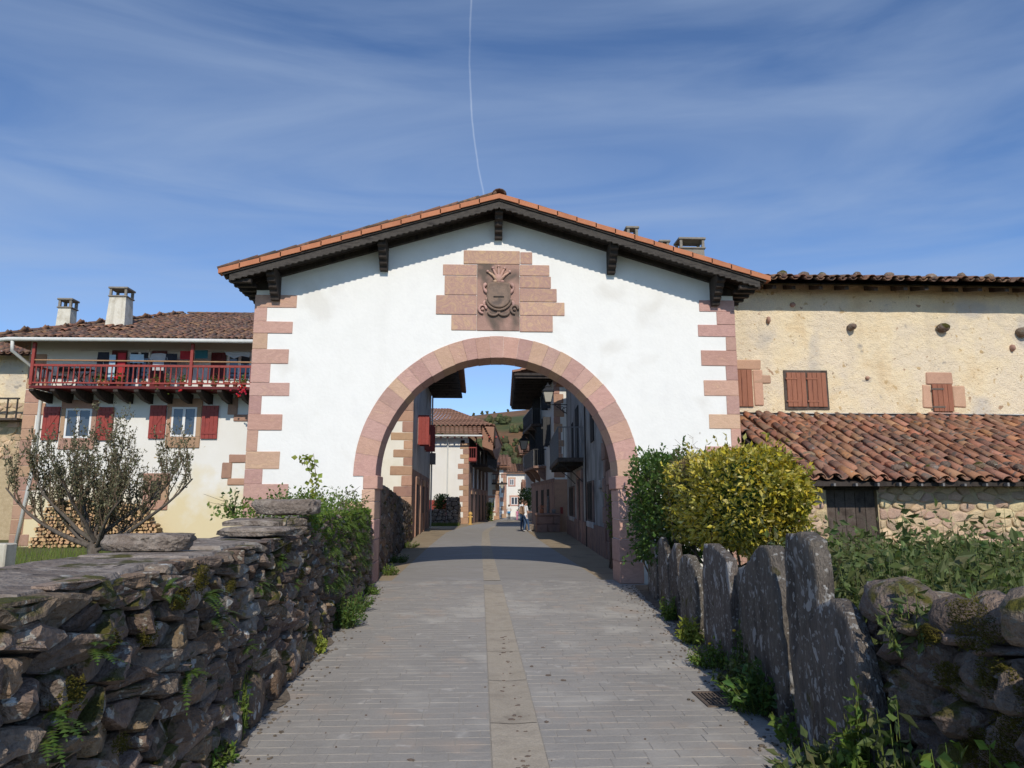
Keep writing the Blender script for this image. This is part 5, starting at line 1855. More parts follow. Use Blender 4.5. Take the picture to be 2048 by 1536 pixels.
# R1: grey rendered house on the right, just through the arch
h4 = thing('grey_house', 'grey rendered house with an iron balcony on the shaded right side of the street', 'house', (7, 28, 0))
mb = MB()
A, Bq = Vector((3.59, 20.4)), Vector((4.48, 37.0))
mb.hexa([(A.x, A.y, -.2), (7.8, 20.4, -.2), (7.8, 37, -.2), (Bq.x, Bq.y, -.2), (A.x, A.y, 7.75), (7.8, 20.4, 7.55), (7.8, 37, 7.55), (Bq.x, Bq.y, 7.75)])
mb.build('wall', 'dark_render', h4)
F4 = frame(A.x, A.y, Bq.x - A.x, Bq.y - A.y, -.9986, .0535)
MB().fbox(F4, 0, 16.6, 0, .05, -.1, .85).build('plinth', 'street_stone', h4)
quoins(h4, F4, 0, 0, 7.6, 'street_stone', .7, .45, .45, .03)
d4 = MB().fbox(F4, 7.6, 9.2, .005, .03, 0, 2.5).build('door', 'dark_timber', h4)
MB().cham(F4, 7.35, 7.6, 0, .10, 0, 2.5, .02).build('jamb_stone', 'street_stone', h4)
MB().cham(F4, 9.2, 9.45, 0, .10, 0, 2.5, .02).build('jamb_stone', 'street_stone', h4)
MB().cham(F4, 7.35, 9.45, 0, .10, 2.5, 2.85, .02).build('lintel', 'street_stone', h4)
for (u0, u1) in ((3.5, 5.3), (11.9, 14.6)):
    w = window(h4, F4, u0, u1, .92, 2.3, 'dark_interior', 'weathered_timber')
    MB().cham(F4, u0 - .25, u1 + .25, 0, .07, .72, .92, .02).build('sill', 'grey_render', h4)
    MB().cham(F4, u0 - .22, u0, 0, .05, .92, 2.3, .01).build('jamb_stone', 'street_stone', h4)
    MB().cham(F4, u1, u1 + .22, 0, .05, .92, 2.3, .01).build('jamb_stone', 'street_stone', h4)
MB().cham(F4, .9, 1.6, .0, .09, 2.0, 2.24, .015).build('plaque', 'grey_render', h4)
b4 = MB().fbox(F4, 7.0, 14.3, 0, 1.0, 3.12, 3.28).build('balcony', 'weathered_timber', h4)
for k in range(7):
    MB().fbox(F4, 7.3 + 1.05 * k, 7.42 + 1.05 * k, 0, .95, 2.98, 3.12).build('joist', 'dark_timber', b4)
for k in range(2):
    MB().tube([F4(7.1 + 3.5 * k, .9, 3.05), F4(7.1 + 3.5 * k, .4, 2.7), F4(7.1 + 3.5 * k, .05, 2.35)], .02, 6).build('strut', 'black_iron', b4)
MB().fbox(F4, 7.0, 14.3, .96, 1.0, 4.44, 4.48).fbox(F4, 6.98, 7.02, 0, 1.0, 4.44, 4.48).build('rail', 'grey_iron', b4)
for k in range(10):
    MB().fbox(F4, 7.0, 7.018, .06 + .1 * k, .078 + .1 * k, 3.28, 4.44).build('baluster', 'grey_iron', b4)
for k in range(49):
    MB().fbox(F4, 7.05 + .15 * k, 7.07 + .15 * k, .97, .99, 3.28, 4.44).build('baluster', 'grey_iron', b4)
bd = MB().fbox(F4, 9.0, 10.6, .004, .03, 3.28, 5.6).build('balcony_door', 'dark_interior', h4)
for (u0, z0) in ((12.0, 3.4), (3.0, 3.6)):
    MB().fbox(F4, u0, u0 + 1.0, .004, .03, z0, z0 + 1.8).build('window', 'dark_interior', h4)
MB().tube([F4(5.6, .06, .0), F4(5.6, .06, 7.6)], .03, 6).build('cable_pipe', 'dark_timber', h4)
mb = MB()
ribbed_roof(mb, (A.x - .5, 20.5, 7.9), (Bq.x - .5, 37.6, 7.9), (5.9, 37.6, 8.7), (5.9, 20.5, 8.7))
ribbed_roof(mb, (8.2, 37.6, 7.7), (8.2, 20.5, 7.7), (5.9, 20.5, 8.7), (5.9, 37.6, 8.7))
mb.hexa([(A.x - .5, 20.5, 7.7), (8.2, 20.5, 7.5), (8.2, 37.6, 7.5), (Bq.x - .5, 37.6, 7.7), (A.x - .5, 20.5, 7.85), (8.2, 20.5, 7.6), (8.2, 37.6, 7.6), (Bq.x - .5, 37.6, 7.85)])
r4o = mb.build('roof', 'far_tile', h4)
chimney(r4o, 5.33, 24, 8.4, 10.85, .36, .34, 'chimney_cap')
chimney(r4o, 7.42, 24, 7.9, 10.42, .85, .6, 'chimney_cap')
chimney(r4o, 6.75, 25, 8.2, 10.75, .3, .3, 'chimney_cap')
# stone porch bay between the arch and the grey house
h4b = thing('stone_porch', 'dark pink stone doorway bay joining the arch on the right', 'porch', (4.2, 17.7, 0))
mb = MB()
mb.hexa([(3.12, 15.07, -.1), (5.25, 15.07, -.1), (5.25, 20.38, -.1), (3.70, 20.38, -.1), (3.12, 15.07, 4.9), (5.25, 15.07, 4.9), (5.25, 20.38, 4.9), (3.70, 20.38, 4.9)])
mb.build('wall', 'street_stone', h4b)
F4b = frame(3.12, 15.07, .58, 5.31, -.994, .108)
for z0, z1 in ((0, .5), (.5, 1.0), (1.0, 1.5), (1.5, 2.05)):
    MB().cham(F4b, 4.75, 5.3, 0, .12, z0 + .005, z1 - .005, .02).build('jamb_stone', 'street_stone', h4b)
    MB().cham(F4b, 2.3, 2.75, 0, .10, z0 + .005, z1 - .005, .02).build('jamb_stone', 'street_stone', h4b)
MB().cham(F4b, 2.3, 5.3, 0, .12, 2.05, 2.45, .02).build('lintel', 'street_stone', h4b)
dd = MB().fbox(F4b, 2.75, 4.75, .01, .03, 0, 2.05).build('door', 'dark_timber', h4b)
for k in range(8):
    MB().fbox(F4b, 2.78 + .245 * k, 3.01 + .245 * k, .03, .05, .02, 2.03).build('plank', 'dark_timber', dd)

# R2: white house with black shutters and deep eave
h5 = thing('black_shuttered_house', 'white house with black shutters, balconies and a deep black eave on the right', 'house', (7, 45, 0))
A5, B5 = Vector((4.04, 39.0)), Vector((3.62, 50.5))
mb = MB()
mb.hexa([(A5.x, A5.y, -.3), (12, 39, -.3), (12, 50.5, -.3), (B5.x, B5.y, -.3), (A5.x, A5.y, 8.6), (12, 39, 8.6), (12, 50.5, 8.6), (B5.x, B5.y, 8.6)])
mb.build('wall', 'house_limewash', h5)
F5f = frame(0, 39.0, 1, 0)
quoins(h5, F5f, A5.x, 2.9, 8.5, 'brown_sandstone', .5, .36, .44, .03)
MB().fbox(F5f, A5.x - .02, 6, 0, .03, -.2, 2.8).build('front_base', 'brown_sandstone', h5)
F5 = frame(A5.x, A5.y, B5.x - A5.x, B5.y - A5.y, -.9993, -.0365)
MB().fbox(F5, 0, 11.5, 0, .04, -.3, 2.65).build('lower_wall', 'street_stone', h5)
MB().fbox(F5, 0, 11.5, 0, .07, 2.65, 2.85).build('string_course', 'street_stone', h5)
for (u0, u1) in ((2.0, 3.0), (4.6, 5.8), (7.6, 8.6)):
    MB().fbox(F5, u0, u1, .04, .06, -.1 if u0 == 4.6 else .9, 2.3).build('door' if u0 == 4.6 else 'window', 'dark_interior', h5)
for (u0, z0, z1) in ((1.2, 4.75, 6.4), (4.4, 3.85, 6.15), (8.0, 3.85, 6.15), (1.2, 6.9, 8.2), (6.0, 6.4, 8.2)):
    window(h5, F5, u0 + .3, u0 + 1.1, z0, z1)
    for uu in (u0 + .25, u0 + 1.12):
        Fp = frame(*F5(uu, .02, 0).xy, -1, 0, 0, -1)
        shutter(h5, Fp, 0, .42, z0, z1, 'black_iron', 2, 0, .0)
for (u0, u1, zf) in ((3.6, 9.8, 3.72), (4.6, 10.4, 6.35)):
    b5 = MB().fbox(F5, u0, u1, 0, .78, zf - .14, zf).build('balcony', 'street_stone' if zf < 5 else 'weathered_timber', h5)
    MB().fbox(F5, u0, u1, .72, .76, zf + .95, zf + 1.0).fbox(F5, u0 - .02, u0 + .02, 0, .76, zf + .95, zf + 1.0).build('rail', 'black_iron', b5)
    for k in range(int((u1 - u0) / .17)):
        MB().fbox(F5, u0 + .17 * k, u0 + .03 + .17 * k, .725, .755, zf, zf + .95).build('baluster', 'black_iron' if zf > 5 else 'grey_iron', b5)
    for k in range(5):
        MB().fbox(F5, u0, u0 + .03, .1 + .14 * k, .13 + .14 * k, zf, zf + .95).build('baluster', 'black_iron', b5)
    for k in range(3):
        uu = u0 + .3 + k * (u1 - u0 - .6) / 2
        prof = [(0, zf - .9), (.25, zf - .75), (.45, zf - .45), (.74, zf - .14), (0, zf - .14)]
        vs_ = [F5(uu - .1, d, z) for d, z in prof] + [F5(uu + .1, d, z) for d, z in prof]
        n = 5
        MB().add(vs_, [tuple(range(n)), tuple(range(2 * n - 1, n - 1, -1))] + [(i, (i + 1) % n, (i + 1) % n + n, i + n) for i in range(n)]).build('bracket', 'street_stone' if zf < 5 else 'dark_timber', b5)
mb = MB()
P = [(1.78, 38.0, 8.38), (12.8, 38.0, 8.38), (12.8, 52, 8.38), (2.2, 52, 8.38)]
mb.hexa([Vector(p) for p in P] + [Vector(p) + Vector((0, 0, .14)) for p in P])
r5o = mb.build('roof', 'dark_timber', h5)
for k in range(24):
    yy = 38.1 + k * .58
    MB().box(1.85 + .03 * (k * .58), 4.0, yy, yy + .12, 8.24, 8.38).build('rafter', 'dark_timber', r5o)
ribbed_roof(MB(), (1.7, 37.9, 8.52), (2.15, 52.1, 8.52), (7.5, 52.1, 10.0), (7.5, 37.9, 10.0)).build('tiles', 'far_tile', r5o)
# R3: further right
h6, F6 = far_house('gabled_house', 'red roofed house behind the wall lamp further up on the right', 4.9, 12, 62, 78, 5.6, 7.2, 'house_limewash', .6, (-1,))
# yellow wall remnant showing between grey and black shuttered houses is the lit front of the latter

# ------------------------------------------------------------------ street lamps on wall brackets
def lantern(label, tip, root, s=1.0):
    t = thing('wall_lantern', label, 'lamp', root, 'iron wall lanterns along the street')
    tip, root = Vector(tip), Vector(root)
    d = root - tip
    MB().tube([root, tip], .022 * s, 6).build('arm', 'black_iron', t)
    for k in range(3):
        c = tip.lerp(root, .55 + .17 * k) + Vector((0, 0, -.13 - .09 * k))
        r = .09 + .05 * k
        pts = [c + d.normalized() * r * math.cos(a) * (1 - .06 * i) + Vector((0, 0, r * math.sin(a) * (1 - .06 * i))) for i, a in enumerate([R(40 * q) for q in range(11)])]
        MB().tube(pts, .014 * s, 5).build('scroll', 'black_iron', t)
    MB().tube([tip.lerp(root, .3), tip.lerp(root, .65) + Vector((0, 0, -.22)), root + Vector((0, 0, -.5))], .016 * s, 6).build('brace', 'black_iron', t)
    b = tip + Vector((0, 0, .10))
    MB().tube([tip, b], .03 * s, 6).ball(tip, .045 * s, 8, 6).build('stem', 'black_iron', t)
    g0, g1, hh = .13 * s, .235 * s, .50 * s
    def ring(r, z):
        return [b + Vector((sx * r, sy * r, z)) for sx, sy in ((-1, -1), (1, -1), (1, 1), (-1, 1))]
    MB().hexa(ring(g0 - .01, .03) + ring(g1 - .01, hh)).build('glass', 'lamp_glass', t)
    mb = MB()
    for p, q in zip(ring(g0, .02), ring(g1, hh)):
        mb.tube([p, q], .014 * s, 4)
    for rr_, z in ((g0, .02), (g1, hh)):
        q = ring(rr_, z)
        for i in range(4):
            mb.tube([q[i], q[(i + 1) % 4]], .016 * s, 4)
    mb.build('frame', 'black_iron', t)
    mb = MB().hexa(ring(g1 + .05 * s, hh) + ring(.11 * s, hh + .18 * s))
    mb.hexa(ring(.10 * s, hh + .18 * s) + ring(.12 * s, hh + .24 * s))
    mb.hexa(ring(.12 * s, hh + .24 * s) + ring(.03 * s, hh + .34 * s))
    mb.ball(b + Vector((0, 0, hh + .37 * s)), .04 * s, 8, 6)
    mb.build('hood', 'black_iron', t)
    return t


lantern('near iron lantern on a scrolled bracket from the grey house', (3.45, 36.3, 6.55), (4.44, 36.3, 6.55), 1.15)
lantern('farther iron lantern below it, seen against the wooded hill', (2.72, 45.2, 4.75), (3.82, 45.2, 4.75), 1.15)
lantern('small lantern hanging under the balcony of the far narrow house', (2.3, 77.6, 2.9), (2.3, 78.9, 2.9), .9)

# ------------------------------------------------------------------ vegetation
rv = random.Random(77)


def in_box(n, x0, x1, y0, y1, z0, z1, rr_, shell=.22, rnd_k=3.0, lump=.12):
    """points near the surface of a rounded, lumpy box"""
    out = []
    c = Vector(((x0 + x1) / 2, (y0 + y1) / 2, (z0 + z1) / 2))
    h = Vector(((x1 - x0) / 2, (y1 - y0) / 2, (z1 - z0) / 2))
    while len(out) < n:
        d = Vector((rr_.gauss(0, 1), rr_.gauss(0, 1), rr_.gauss(0, 1)))
        d = Vector((d.x * h.x, d.y * h.y, d.z * h.z)).normalized()
        k = (abs(d.x / h.x) ** rnd_k + abs(d.y / h.y) ** rnd_k + abs(d.z / h.z) ** rnd_k) ** (-1 / rnd_k)
        k *= 1 + lump * noise.noise(d * 3.1 + Vector((x0, y0, 1))) + lump * .7 * noise.noise(d * 8 + Vector((x0, 3, 1)))
        k -= abs(rr_.gauss(0, shell))
        if k > 0:
            out.append(c + d * k)
    return out


def bush(name, label, box, n, size, leafmat, group=None, twig='dry_twig', aspect=.5, extra=None, shell=.2, sprigs=60):
    x0, x1, y0, y1, z0, z1 = box
    c = Vector(((x0 + x1) / 2, (y0 + y1) / 2, (z0 + z1) / 2))
    t = thing(name, label, 'bush', (c.x, c.y, 0), group)
    mb = MB()
    pts = in_box(n, *box, rv, shell, 5.5, .13)
    # sprigs poking out of the outline
    for _ in range(sprigs):
        p = rv.choice(pts)
        d = (p - c).normalized() + Vector((0, 0, .6))
        for k in range(7):
            pts.append(p + d.normalized() * k * .035 + Vector((rv.gauss(0, .012), rv.gauss(0, .012), rv.gauss(0, .012))))
    leaves(mb, pts, size, rv, lambda p: (p - c).normalized() * 1.1 + Vector((0, -.2, .15)), .8, aspect)
    mb.build('foliage', leafmat, t, kind='stuff')
    mb = MB()
    for k in range(26):
        a = rv.uniform(0, 6.28)
        b0 = Vector((c.x + rv.uniform(-.2, .2), c.y + rv.uniform(-.4, .4) * (y1 - y0), 0))
        p = rv.choice(pts)
        mid = b0.lerp(p, .5) + Vector((rv.uniform(-.1, .1), rv.uniform(-.1, .1), .15))
        mb.tube([b0, mid, p], [.022, .014, .006], 5)
    mb.build('stems', twig, t, kind='stuff')
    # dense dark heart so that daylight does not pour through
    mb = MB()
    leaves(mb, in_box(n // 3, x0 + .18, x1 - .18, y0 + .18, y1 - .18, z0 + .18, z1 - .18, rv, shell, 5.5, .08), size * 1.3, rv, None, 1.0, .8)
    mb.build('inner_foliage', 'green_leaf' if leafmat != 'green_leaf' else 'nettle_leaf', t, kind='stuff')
    if extra:
        extra(t)
    return t


def dead_patch(t):
    mb = MB()
    for _ in range(700):
        p = Vector((2.98 + abs(rv.gauss(0, .05)), 10.3 + rv.gauss(0, .35), 2.02 + rv.gauss(0, .16)))
        d = Vector((rv.gauss(-.4, .5), rv.gauss(0, .6), rv.gauss(.2, .6))).normalized() * rv.uniform(.05, .13)
        mb.tube([p, p + d], .0022, 3, False)
    mb.build('dead_twigs', 'dry_twig', t, kind='stuff')


bush('variegated_bush', 'yellow variegated clipped bush overhanging the standing slabs', (2.92, 3.70, 7.7, 11.7, 1.0, 2.22), 12500, .08, 'variegated_leaf', None, extra=dead_patch, shell=.10, sprigs=150)
bush('green_bush', 'dark green leafy bush between the arch pier and the yellow bush', (2.72, 3.7, 11.3, 13.6, .55, 2.38), 5600, .085, 'green_leaf', shell=.14, sprigs=110, aspect=.55)

# undergrowth of nettles and brambles behind the boulder wall
mb = MB()
st = MB()


def ug_h(x, y):
    return 1.12 + .16 * noise.noise(Vector((x * 1.1, y * 1.1, 0))) + .12 * noise.noise(Vector((x * 3, y * 3, 2))) + max(0, min(1, (y - 4) / 3)) * .10 - max(0, min(1, (y - 6.5) / 3)) * .30


pts = []
for _ in range(4300):
    y = 2.2 + 9.0 * rv.random() ** .8
    xl = max(wr_x(y) + .35, 2.5) if y < 7.6 else 3.95
    x = rv.uniform(xl, xl + 4.6 * (y / 6 + .3))
    if x > y * 1.05 + 1.5:
        continue
    H_ = ug_h(x, y) * (rv.uniform(.72, 1.08) if rv.random() < .9 else rv.uniform(1.05, 1.3))
    top = Vector((x + rv.gauss(0, .08), y + rv.gauss(0, .08), H_))
    st.tube([(x, y, 0), (x, y, H_ * .6), top], [.004, .003, .002], 3, False)
    nl = rv.randint(8, 13)
    for k in range(nl):
        z = H_ * (1 - .5 * (k / nl) ** 1.2)
        a = rv.uniform(0, 6.28)
        pts.append(Vector((x + math.cos(a) * .05 + rv.gauss(0, .03), y + math.sin(a) * .05 + rv.gauss(0, .03), z)))
pn = [p for p in pts if p.y < 4.6]
leaves(mb, pts, .085, rv, lambda p: Vector((0, -.25, .25)), .9, .52, .15)
o = mb.build('undergrowth', 'nettle_leaf')
tag(o, 'tangle of nettles and brambles filling the plot behind the boulder wall', None, kind='stuff')
o2 = st.build('undergrowth_stems', 'nettle_leaf')
tag(o2, 'thin stems inside the nettle and bramble tangle', None, kind='stuff')


def frond(mb, p, d, L, w, rr_, n=11):
    """fern frond: arching midrib with paired leaflets"""
    p, d = Vector(p), Vector(d).normalized()
    side = d.cross(Vector((0, 0, 1)))
    side = side.normalized() if side.length > 1e-3 else Vector((1, 0, 0))
    for k in range(n):
        t = k / (n - 1)
        c = p + d * L * t + Vector((0, 0, -L * .55 * t * t))
        ll = w * math.sin(math.pi * (.15 + .85 * t)) * 1.1 + .004
        dd = (d + Vector((0, 0, -1.1 * t))).normalized()
        for s in (-1, 1):
            tip = c + side * s * ll + dd * ll * .35
            q = dd * L / n * .55
            b = len(mb.v)
            mb.v += [tuple(c - q), tuple(tip), tuple(c + q)]
            mb.f.append((b, b + 1, b + 2))
            mb.m.append(0)


def fern(label, p, nrm, n, L, w, mat='fern_leaf', group='ferns rooted in the left wall'):
    mb = MB()
    nrm = Vector(nrm)
    for k in range(n):
        d = nrm * rv.uniform(.35, 1) + Vector((rv.gauss(0, .25), rv.gauss(0, .75), rv.uniform(-.1, .8)))
        frond(mb, Vector(p) + Vector((0, rv.gauss(0, .02), rv.gauss(0, .02))), d, L * rv.uniform(.6, 1.2), w * rv.uniform(.7, 1.2), rv)
    o = mb.build('fern', mat)
    return tag(o, label, 'fern', group)


FL = [(3.05, 1.02, .14, 9, 'fern just under the cap stones at the near end of the left wall'), (3.75, 1.14, .15, 9, 'fern beside the ochre cap stone of the left wall'),
      (4.35, 1.05, .16, 11, 'tall tufted fern below the slab edge, left wall'), (4.6, .90, .16, 12, 'fern hanging half way up the left wall'),
      (4.15, .66, .18, 12, 'dark fern low in the shaded joints of the left wall'), (2.75, .82, .15, 10, 'fern at the very left edge of the photo in the wall'),
      (3.1, .45, .15, 9, 'fern in the lower left joints near the white lichen'), (5.6, .98, .13, 10, 'small fern above the ochre stone, mid left wall'),
      (6.3, 1.1, .14, 12, 'fern under the step in the left wall top'), (5.35, .58, .11, 8, 'tiny fern low on the mid left wall'), (6.9, .85, .12, 9, 'fern at mid height past the wall step'),
      (3.35, .28, .13, 8, 'fern near the foot of the left wall at the frame bottom')]
for (yy, z, L, n, lab) in FL:
    fern(lab, (wl_x(yy) + .06, yy, z), (1, -.25, .1), n, L, .022)
# hanging ivy and ferns over the far end of the left wall
mb = MB()
pts = []
for _ in range(5200):
    yy = rv.uniform(7.7, 13.6)
    u = rv.random()
    if u < .58:
        h = .26 * math.exp(-((yy - 10.9) / 2.3) ** 2) + .10
        z = 1.42 + h * rv.random() ** 1.3 * (1 + .5 * noise.noise(Vector((yy * 2.2, 0, 0))))
        x = wl_x(yy) - rv.uniform(-.02, 1.1)
    else:
        hang = (.30 + .55 * max(0, noise.noise(Vector((yy * 1.1, 7, 0))) + .35)) * (1 if yy > 8.4 else .35)
        z = 1.47 - rv.random() ** 1.6 * hang
        x = wl_x(yy) + rv.uniform(.0, .06)
    pts.append((x, yy, z))
leaves(mb, pts, .050, rv, lambda p: Vector((.35, -.35, .1)), .8, .6, .2)
for _ in range(95):
    yy = rv.uniform(8.5, 13.2)
    z = rv.uniform(.45, 1.4)
    for k in range(6):
        frond(mb, (wl_x(yy) + .05, yy, z), (rv.uniform(.3, 1), rv.gauss(-.2, .7), rv.uniform(-.4, .5)), .15 * rv.uniform(.6, 1.2), .02, rv, 9)
o = mb.build('wall_ivy', 'fresh_leaf')
tag(o, 'ivy and ferns spilling over the far end of the left wall', None, kind='stuff')
# taller shoots on the wall top
mb = MB()
tw = thing('lime_shoot', 'lime green climbing shoot rising from the wall top against the white gate', 'plant', (-2.35, 10.2, 1.45))
pts = []
base = Vector((-2.35, 10.2, 1.45))
for k in range(110):
    t = rv.random()
    pts.append(base + Vector((.10 * t * math.sin(t * 5) + rv.gauss(0, .05), rv.gauss(0, .04), .80 * t)))
leaves(mb, pts, .075, rv, lambda p: Vector((.2, -.4, .1)), .8, .85)
mb.build('foliage', 'lime_leaf', tw, kind='stuff')
MB().tube([base, base + Vector((.04, 0, .4)), base + Vector((-.02, 0, .82))], [.008, .006, .003], 5).build('stem', 'dry_twig', tw)
for i, (x, y, n, L, lab) in enumerate(((-2.75, 8.2, 60, .34, 'thin leafy shoot at the left end of the wall-top greenery'), (-2.5, 9.2, 90, .25, 'white flowered clump on the wall top'),
                                       (-2.2, 11.6, 70, .42, 'reddish bramble spray on the wall top near the arch'), (-2.6, 10.7, 80, .40, 'dark leaved spray behind the lime shoot'), (-2.1, 12.6, 60, .34, 'bramble sprig against the arch jamb'))):
    t = thing('wall_plant', lab, 'plant', (x, y, 1.44), 'plants growing on top of the left wall')
    mb, stm = MB(), MB()
    for k in range(7):
        d = Vector((rv.gauss(0, .3), rv.gauss(0, .3), 1)).normalized() * L * rv.uniform(.6, 1.2)
        stm.tube([(x, y, 1.42), Vector((x, y, 1.42)) + d * .6, Vector((x, y, 1.42)) + d + Vector((d.x, d.y, -.03))], [.004, .003, .002], 3)
        leaves(mb, [Vector((x, y, 1.42)) + d * rv.uniform(.25, 1) for _ in range(n // 7)], .055, rv, None, 1, .55)
    mb.build('foliage', 'green_leaf' if i in (0, 1, 3) else 'nettle_leaf', t, kind='stuff')
    stm.build('stems', 'dry_twig', t, kind='stuff')
    if i == 1:
        b_ = MB()
        for k in range(6):
            b_.ball((x + rv.gauss(0, .1), y - .1, 1.52 + rv.gauss(0, .04)), .02, 6, 4)
        b_.build('blossom', 'white_petal', t, kind='stuff')


def herb(label, p, n, h, r, size, mat, cat='weed', group='weeds along the lane', aspect=.45, flowers=0, z0=0.0):
    x, y = p
    t = thing('weed_clump', label, cat, (x, y, z0), group)
    mb, stm = MB(), MB()
    for k in range(n):
        a, rr_ = rv.uniform(0, 6.28), r * math.sqrt(rv.random())
        b = Vector((x + rr_ * .5 * math.cos(a), y + rr_ * .5 * math.sin(a), z0))
        e = Vector((x + rr_ * math.cos(a), y + rr_ * math.sin(a), z0 + h * (1 - .5 * (rr_ / r) ** 2) * rv.uniform(.5, 1.1)))
        stm.tube([b, b.lerp(e, .5) + Vector((0, 0, .03)), e], [.004, .003, .002], 3, False)
        leaves(mb, [b.lerp(e, rv.uniform(.2, 1.05)) for _ in range(9)], size, rv, lambda q: Vector((q.x - x, q.y - y - .1, .1)) * 2, .8, aspect, .1)
    mb.build('foliage', mat, t, kind='stuff')
    stm.build('stems', 'grass_blade', t, kind='stuff')
    if flowers:
        f = MB()
        for k in range(flowers):
            f.ball((x + rv.gauss(0, r * .5), y + rv.gauss(0, r * .5) - .05, z0 + h * rv.uniform(.8, 1.2)), (.016, .016, .01), 7, 4)
        f.build('flower_head', 'yellow_petal', t, kind='stuff')
    return t


herb('big feathery green weed clump at the foot of the left wall', (wl_x(9.6) + .16, 9.6), 95, .42, .30, .05, 'green_leaf')
herb('second feathery clump touching the big one at the left wall foot', (wl_x(10.9) + .14, 10.9), 60, .34, .28, .05, 'green_leaf')
herb('yellow green moss-like clump at the left wall foot', (wl_x(8.0) + .09, 8.0), 60, .22, .13, .035, 'lime_leaf', aspect=.7)
herb('small bright weed by the left arch pier', (wl_x(12.9) + .15, 12.9), 34, .18, .2, .05, 'fresh_leaf')
herb('low weed at the left edge of the frame bottom', (wl_x(4.75) + .05, 4.75), 40, .14, .16, .045, 'fresh_leaf')
herb('thin trailing weed hanging on the lower left wall', (wl_x(5.2) + .08, 5.2), 22, .5, .07, .04, 'fresh_leaf')
herb('pale weed at the slab foot nearest the arch', (wr_x(10.0) - .10, 10.0), 45, .36, .16, .05, 'fresh_leaf')
herb('bright lettuce-like weed before the leaning slab', (wr_x(8.4) - .12, 8.4), 40, .30, .16, .075, 'lime_leaf', aspect=.4)
herb('fine dense green clump with yellow flowers before the squared slab', (wr_x(7.2) - .14, 7.2), 95, .24, .26, .04, 'fresh_leaf', flowers=2)
herb('tall yellow flowered weed between two slabs', (wr_x(6.55) - .06, 6.55), 24, .5, .12, .05, 'green_leaf', flowers=3)
herb('dark nettle clump at the foot of the tallest slab', (wr_x(5.7) - .14, 5.7), 90, .40, .30, .07, 'green_leaf')
herb('nettles at the foot of the broad squared slab', (wr_x(6.3) - .12, 6.3), 60, .3, .25, .06, 'nettle_leaf')
herb('bramble sprig with few leaves before the tallest slab', (wr_x(4.85) - .12, 4.85), 14, .34, .2, .055, 'fresh_leaf', aspect=.7)
herb('leafy pale weed standing before the boulder wall', (1.93, 3.78), 40, .66, .15, .075, 'fresh_leaf', aspect=.5)
herb('tall nettle at the lower right corner before the boulders', (1.90, 3.35), 55, .66, .20, .08, 'nettle_leaf', aspect=.5)
herb('bramble shoots at the bottom right corner', (1.86, 2.85), 40, .72, .2, .075, 'fresh_leaf', aspect=.6)
herb('dense nettles at the bottom edge below the boulder wall', (1.86, 3.95), 80, .34, .34, .075, 'nettle_leaf')
herb('green weeds between slab foot and bottom edge of the frame', (wr_x(4.35) - .12, 4.3), 55, .22, .25, .06, 'green_leaf')
herb('leafy creeper hanging over the big boulder', (2.12, 3.55), 26, .35, .16, .06, 'nettle_leaf', z0=.85)
herb('grassy weeds at the foot of the back wall by the arch', (-2.0, 16.2), 40, .26, .22, .05, 'fresh_leaf')
herb('grass tuft at the foot of the back wall', (-2.2, 19.5), 60, .22, .35, .05, 'green_leaf')
herb('grass at the far end of the back wall', (-2.5, 25.5), 60, .25, .5, .05, 'fresh_leaf')
# grass strip under the garden wall
mb = MB()
for _ in range(1500):
    x, y = rv.uniform(-4.4, -1.5), 51.6 - abs(rv.gauss(0, .5))
    d = Vector((rv.gauss(0, .06), rv.gauss(0, .06), rv.uniform(.1, .3)))
    mb.add([(x - .015, y, gz(y)), (x + .015, y, gz(y)), (x + d.x, y + d.y, gz(y) + d.z)], [(0, 1, 2)])
o = mb.build('grass', 'grass_blade')
tag(o, 'strip of grass below the garden wall', None, kind='stuff')

mb = MB()
for _ in range(3800):
    y = rv.uniform(7, 24)
    x = rv.uniform(-.72, -.36) * y
    if x > wl_x(y) - .8 or (x < -7.4 and 11.9 < y < 12.4):
        continue
    d = Vector((rv.gauss(0, .08), rv.gauss(0, .08), rv.uniform(.12, .42)))
    w = .012
    mb.add([(x - w, y, -.02), (x + w, y, -.02), (x + d.x, y + d.y, d.z)], [(0, 1, 2)])
o = mb.build('grass', 'grass_blade')
tag(o, 'long garden grass behind the left wall', None, kind='stuff')

# moss cushions on both walls
mb = MB()


def moss(c, r, n, nrm):
    for _ in range(int(n * 1.5)):
        a = rv.uniform(0, 6.28)
        q = r * (1 + .5 * noise.noise(Vector((math.cos(a) * 2, math.sin(a) * 2, c[1] * 5)))) * math.sqrt(rv.random())
        p = Vector(c) + Vector((0, math.cos(a) * q, math.sin(a) * q * .7)) + Vector(nrm) * rv.uniform(-.03, .012)
        for k in range(2):
            d = Vector(nrm) * .7 + Vector((rv.gauss(0, .5), rv.gauss(0, .5), rv.gauss(.35, .5)))
            d = d.normalized() * rv.uniform(.006, .014)
            s = d.orthogonal().normalized() * .0028
            b = len(mb.v)
            mb.v += [tuple(p - s), tuple(p + s), tuple(p + d)]
            mb.f.append((b, b + 1, b + 2))
            mb.m.append(0)


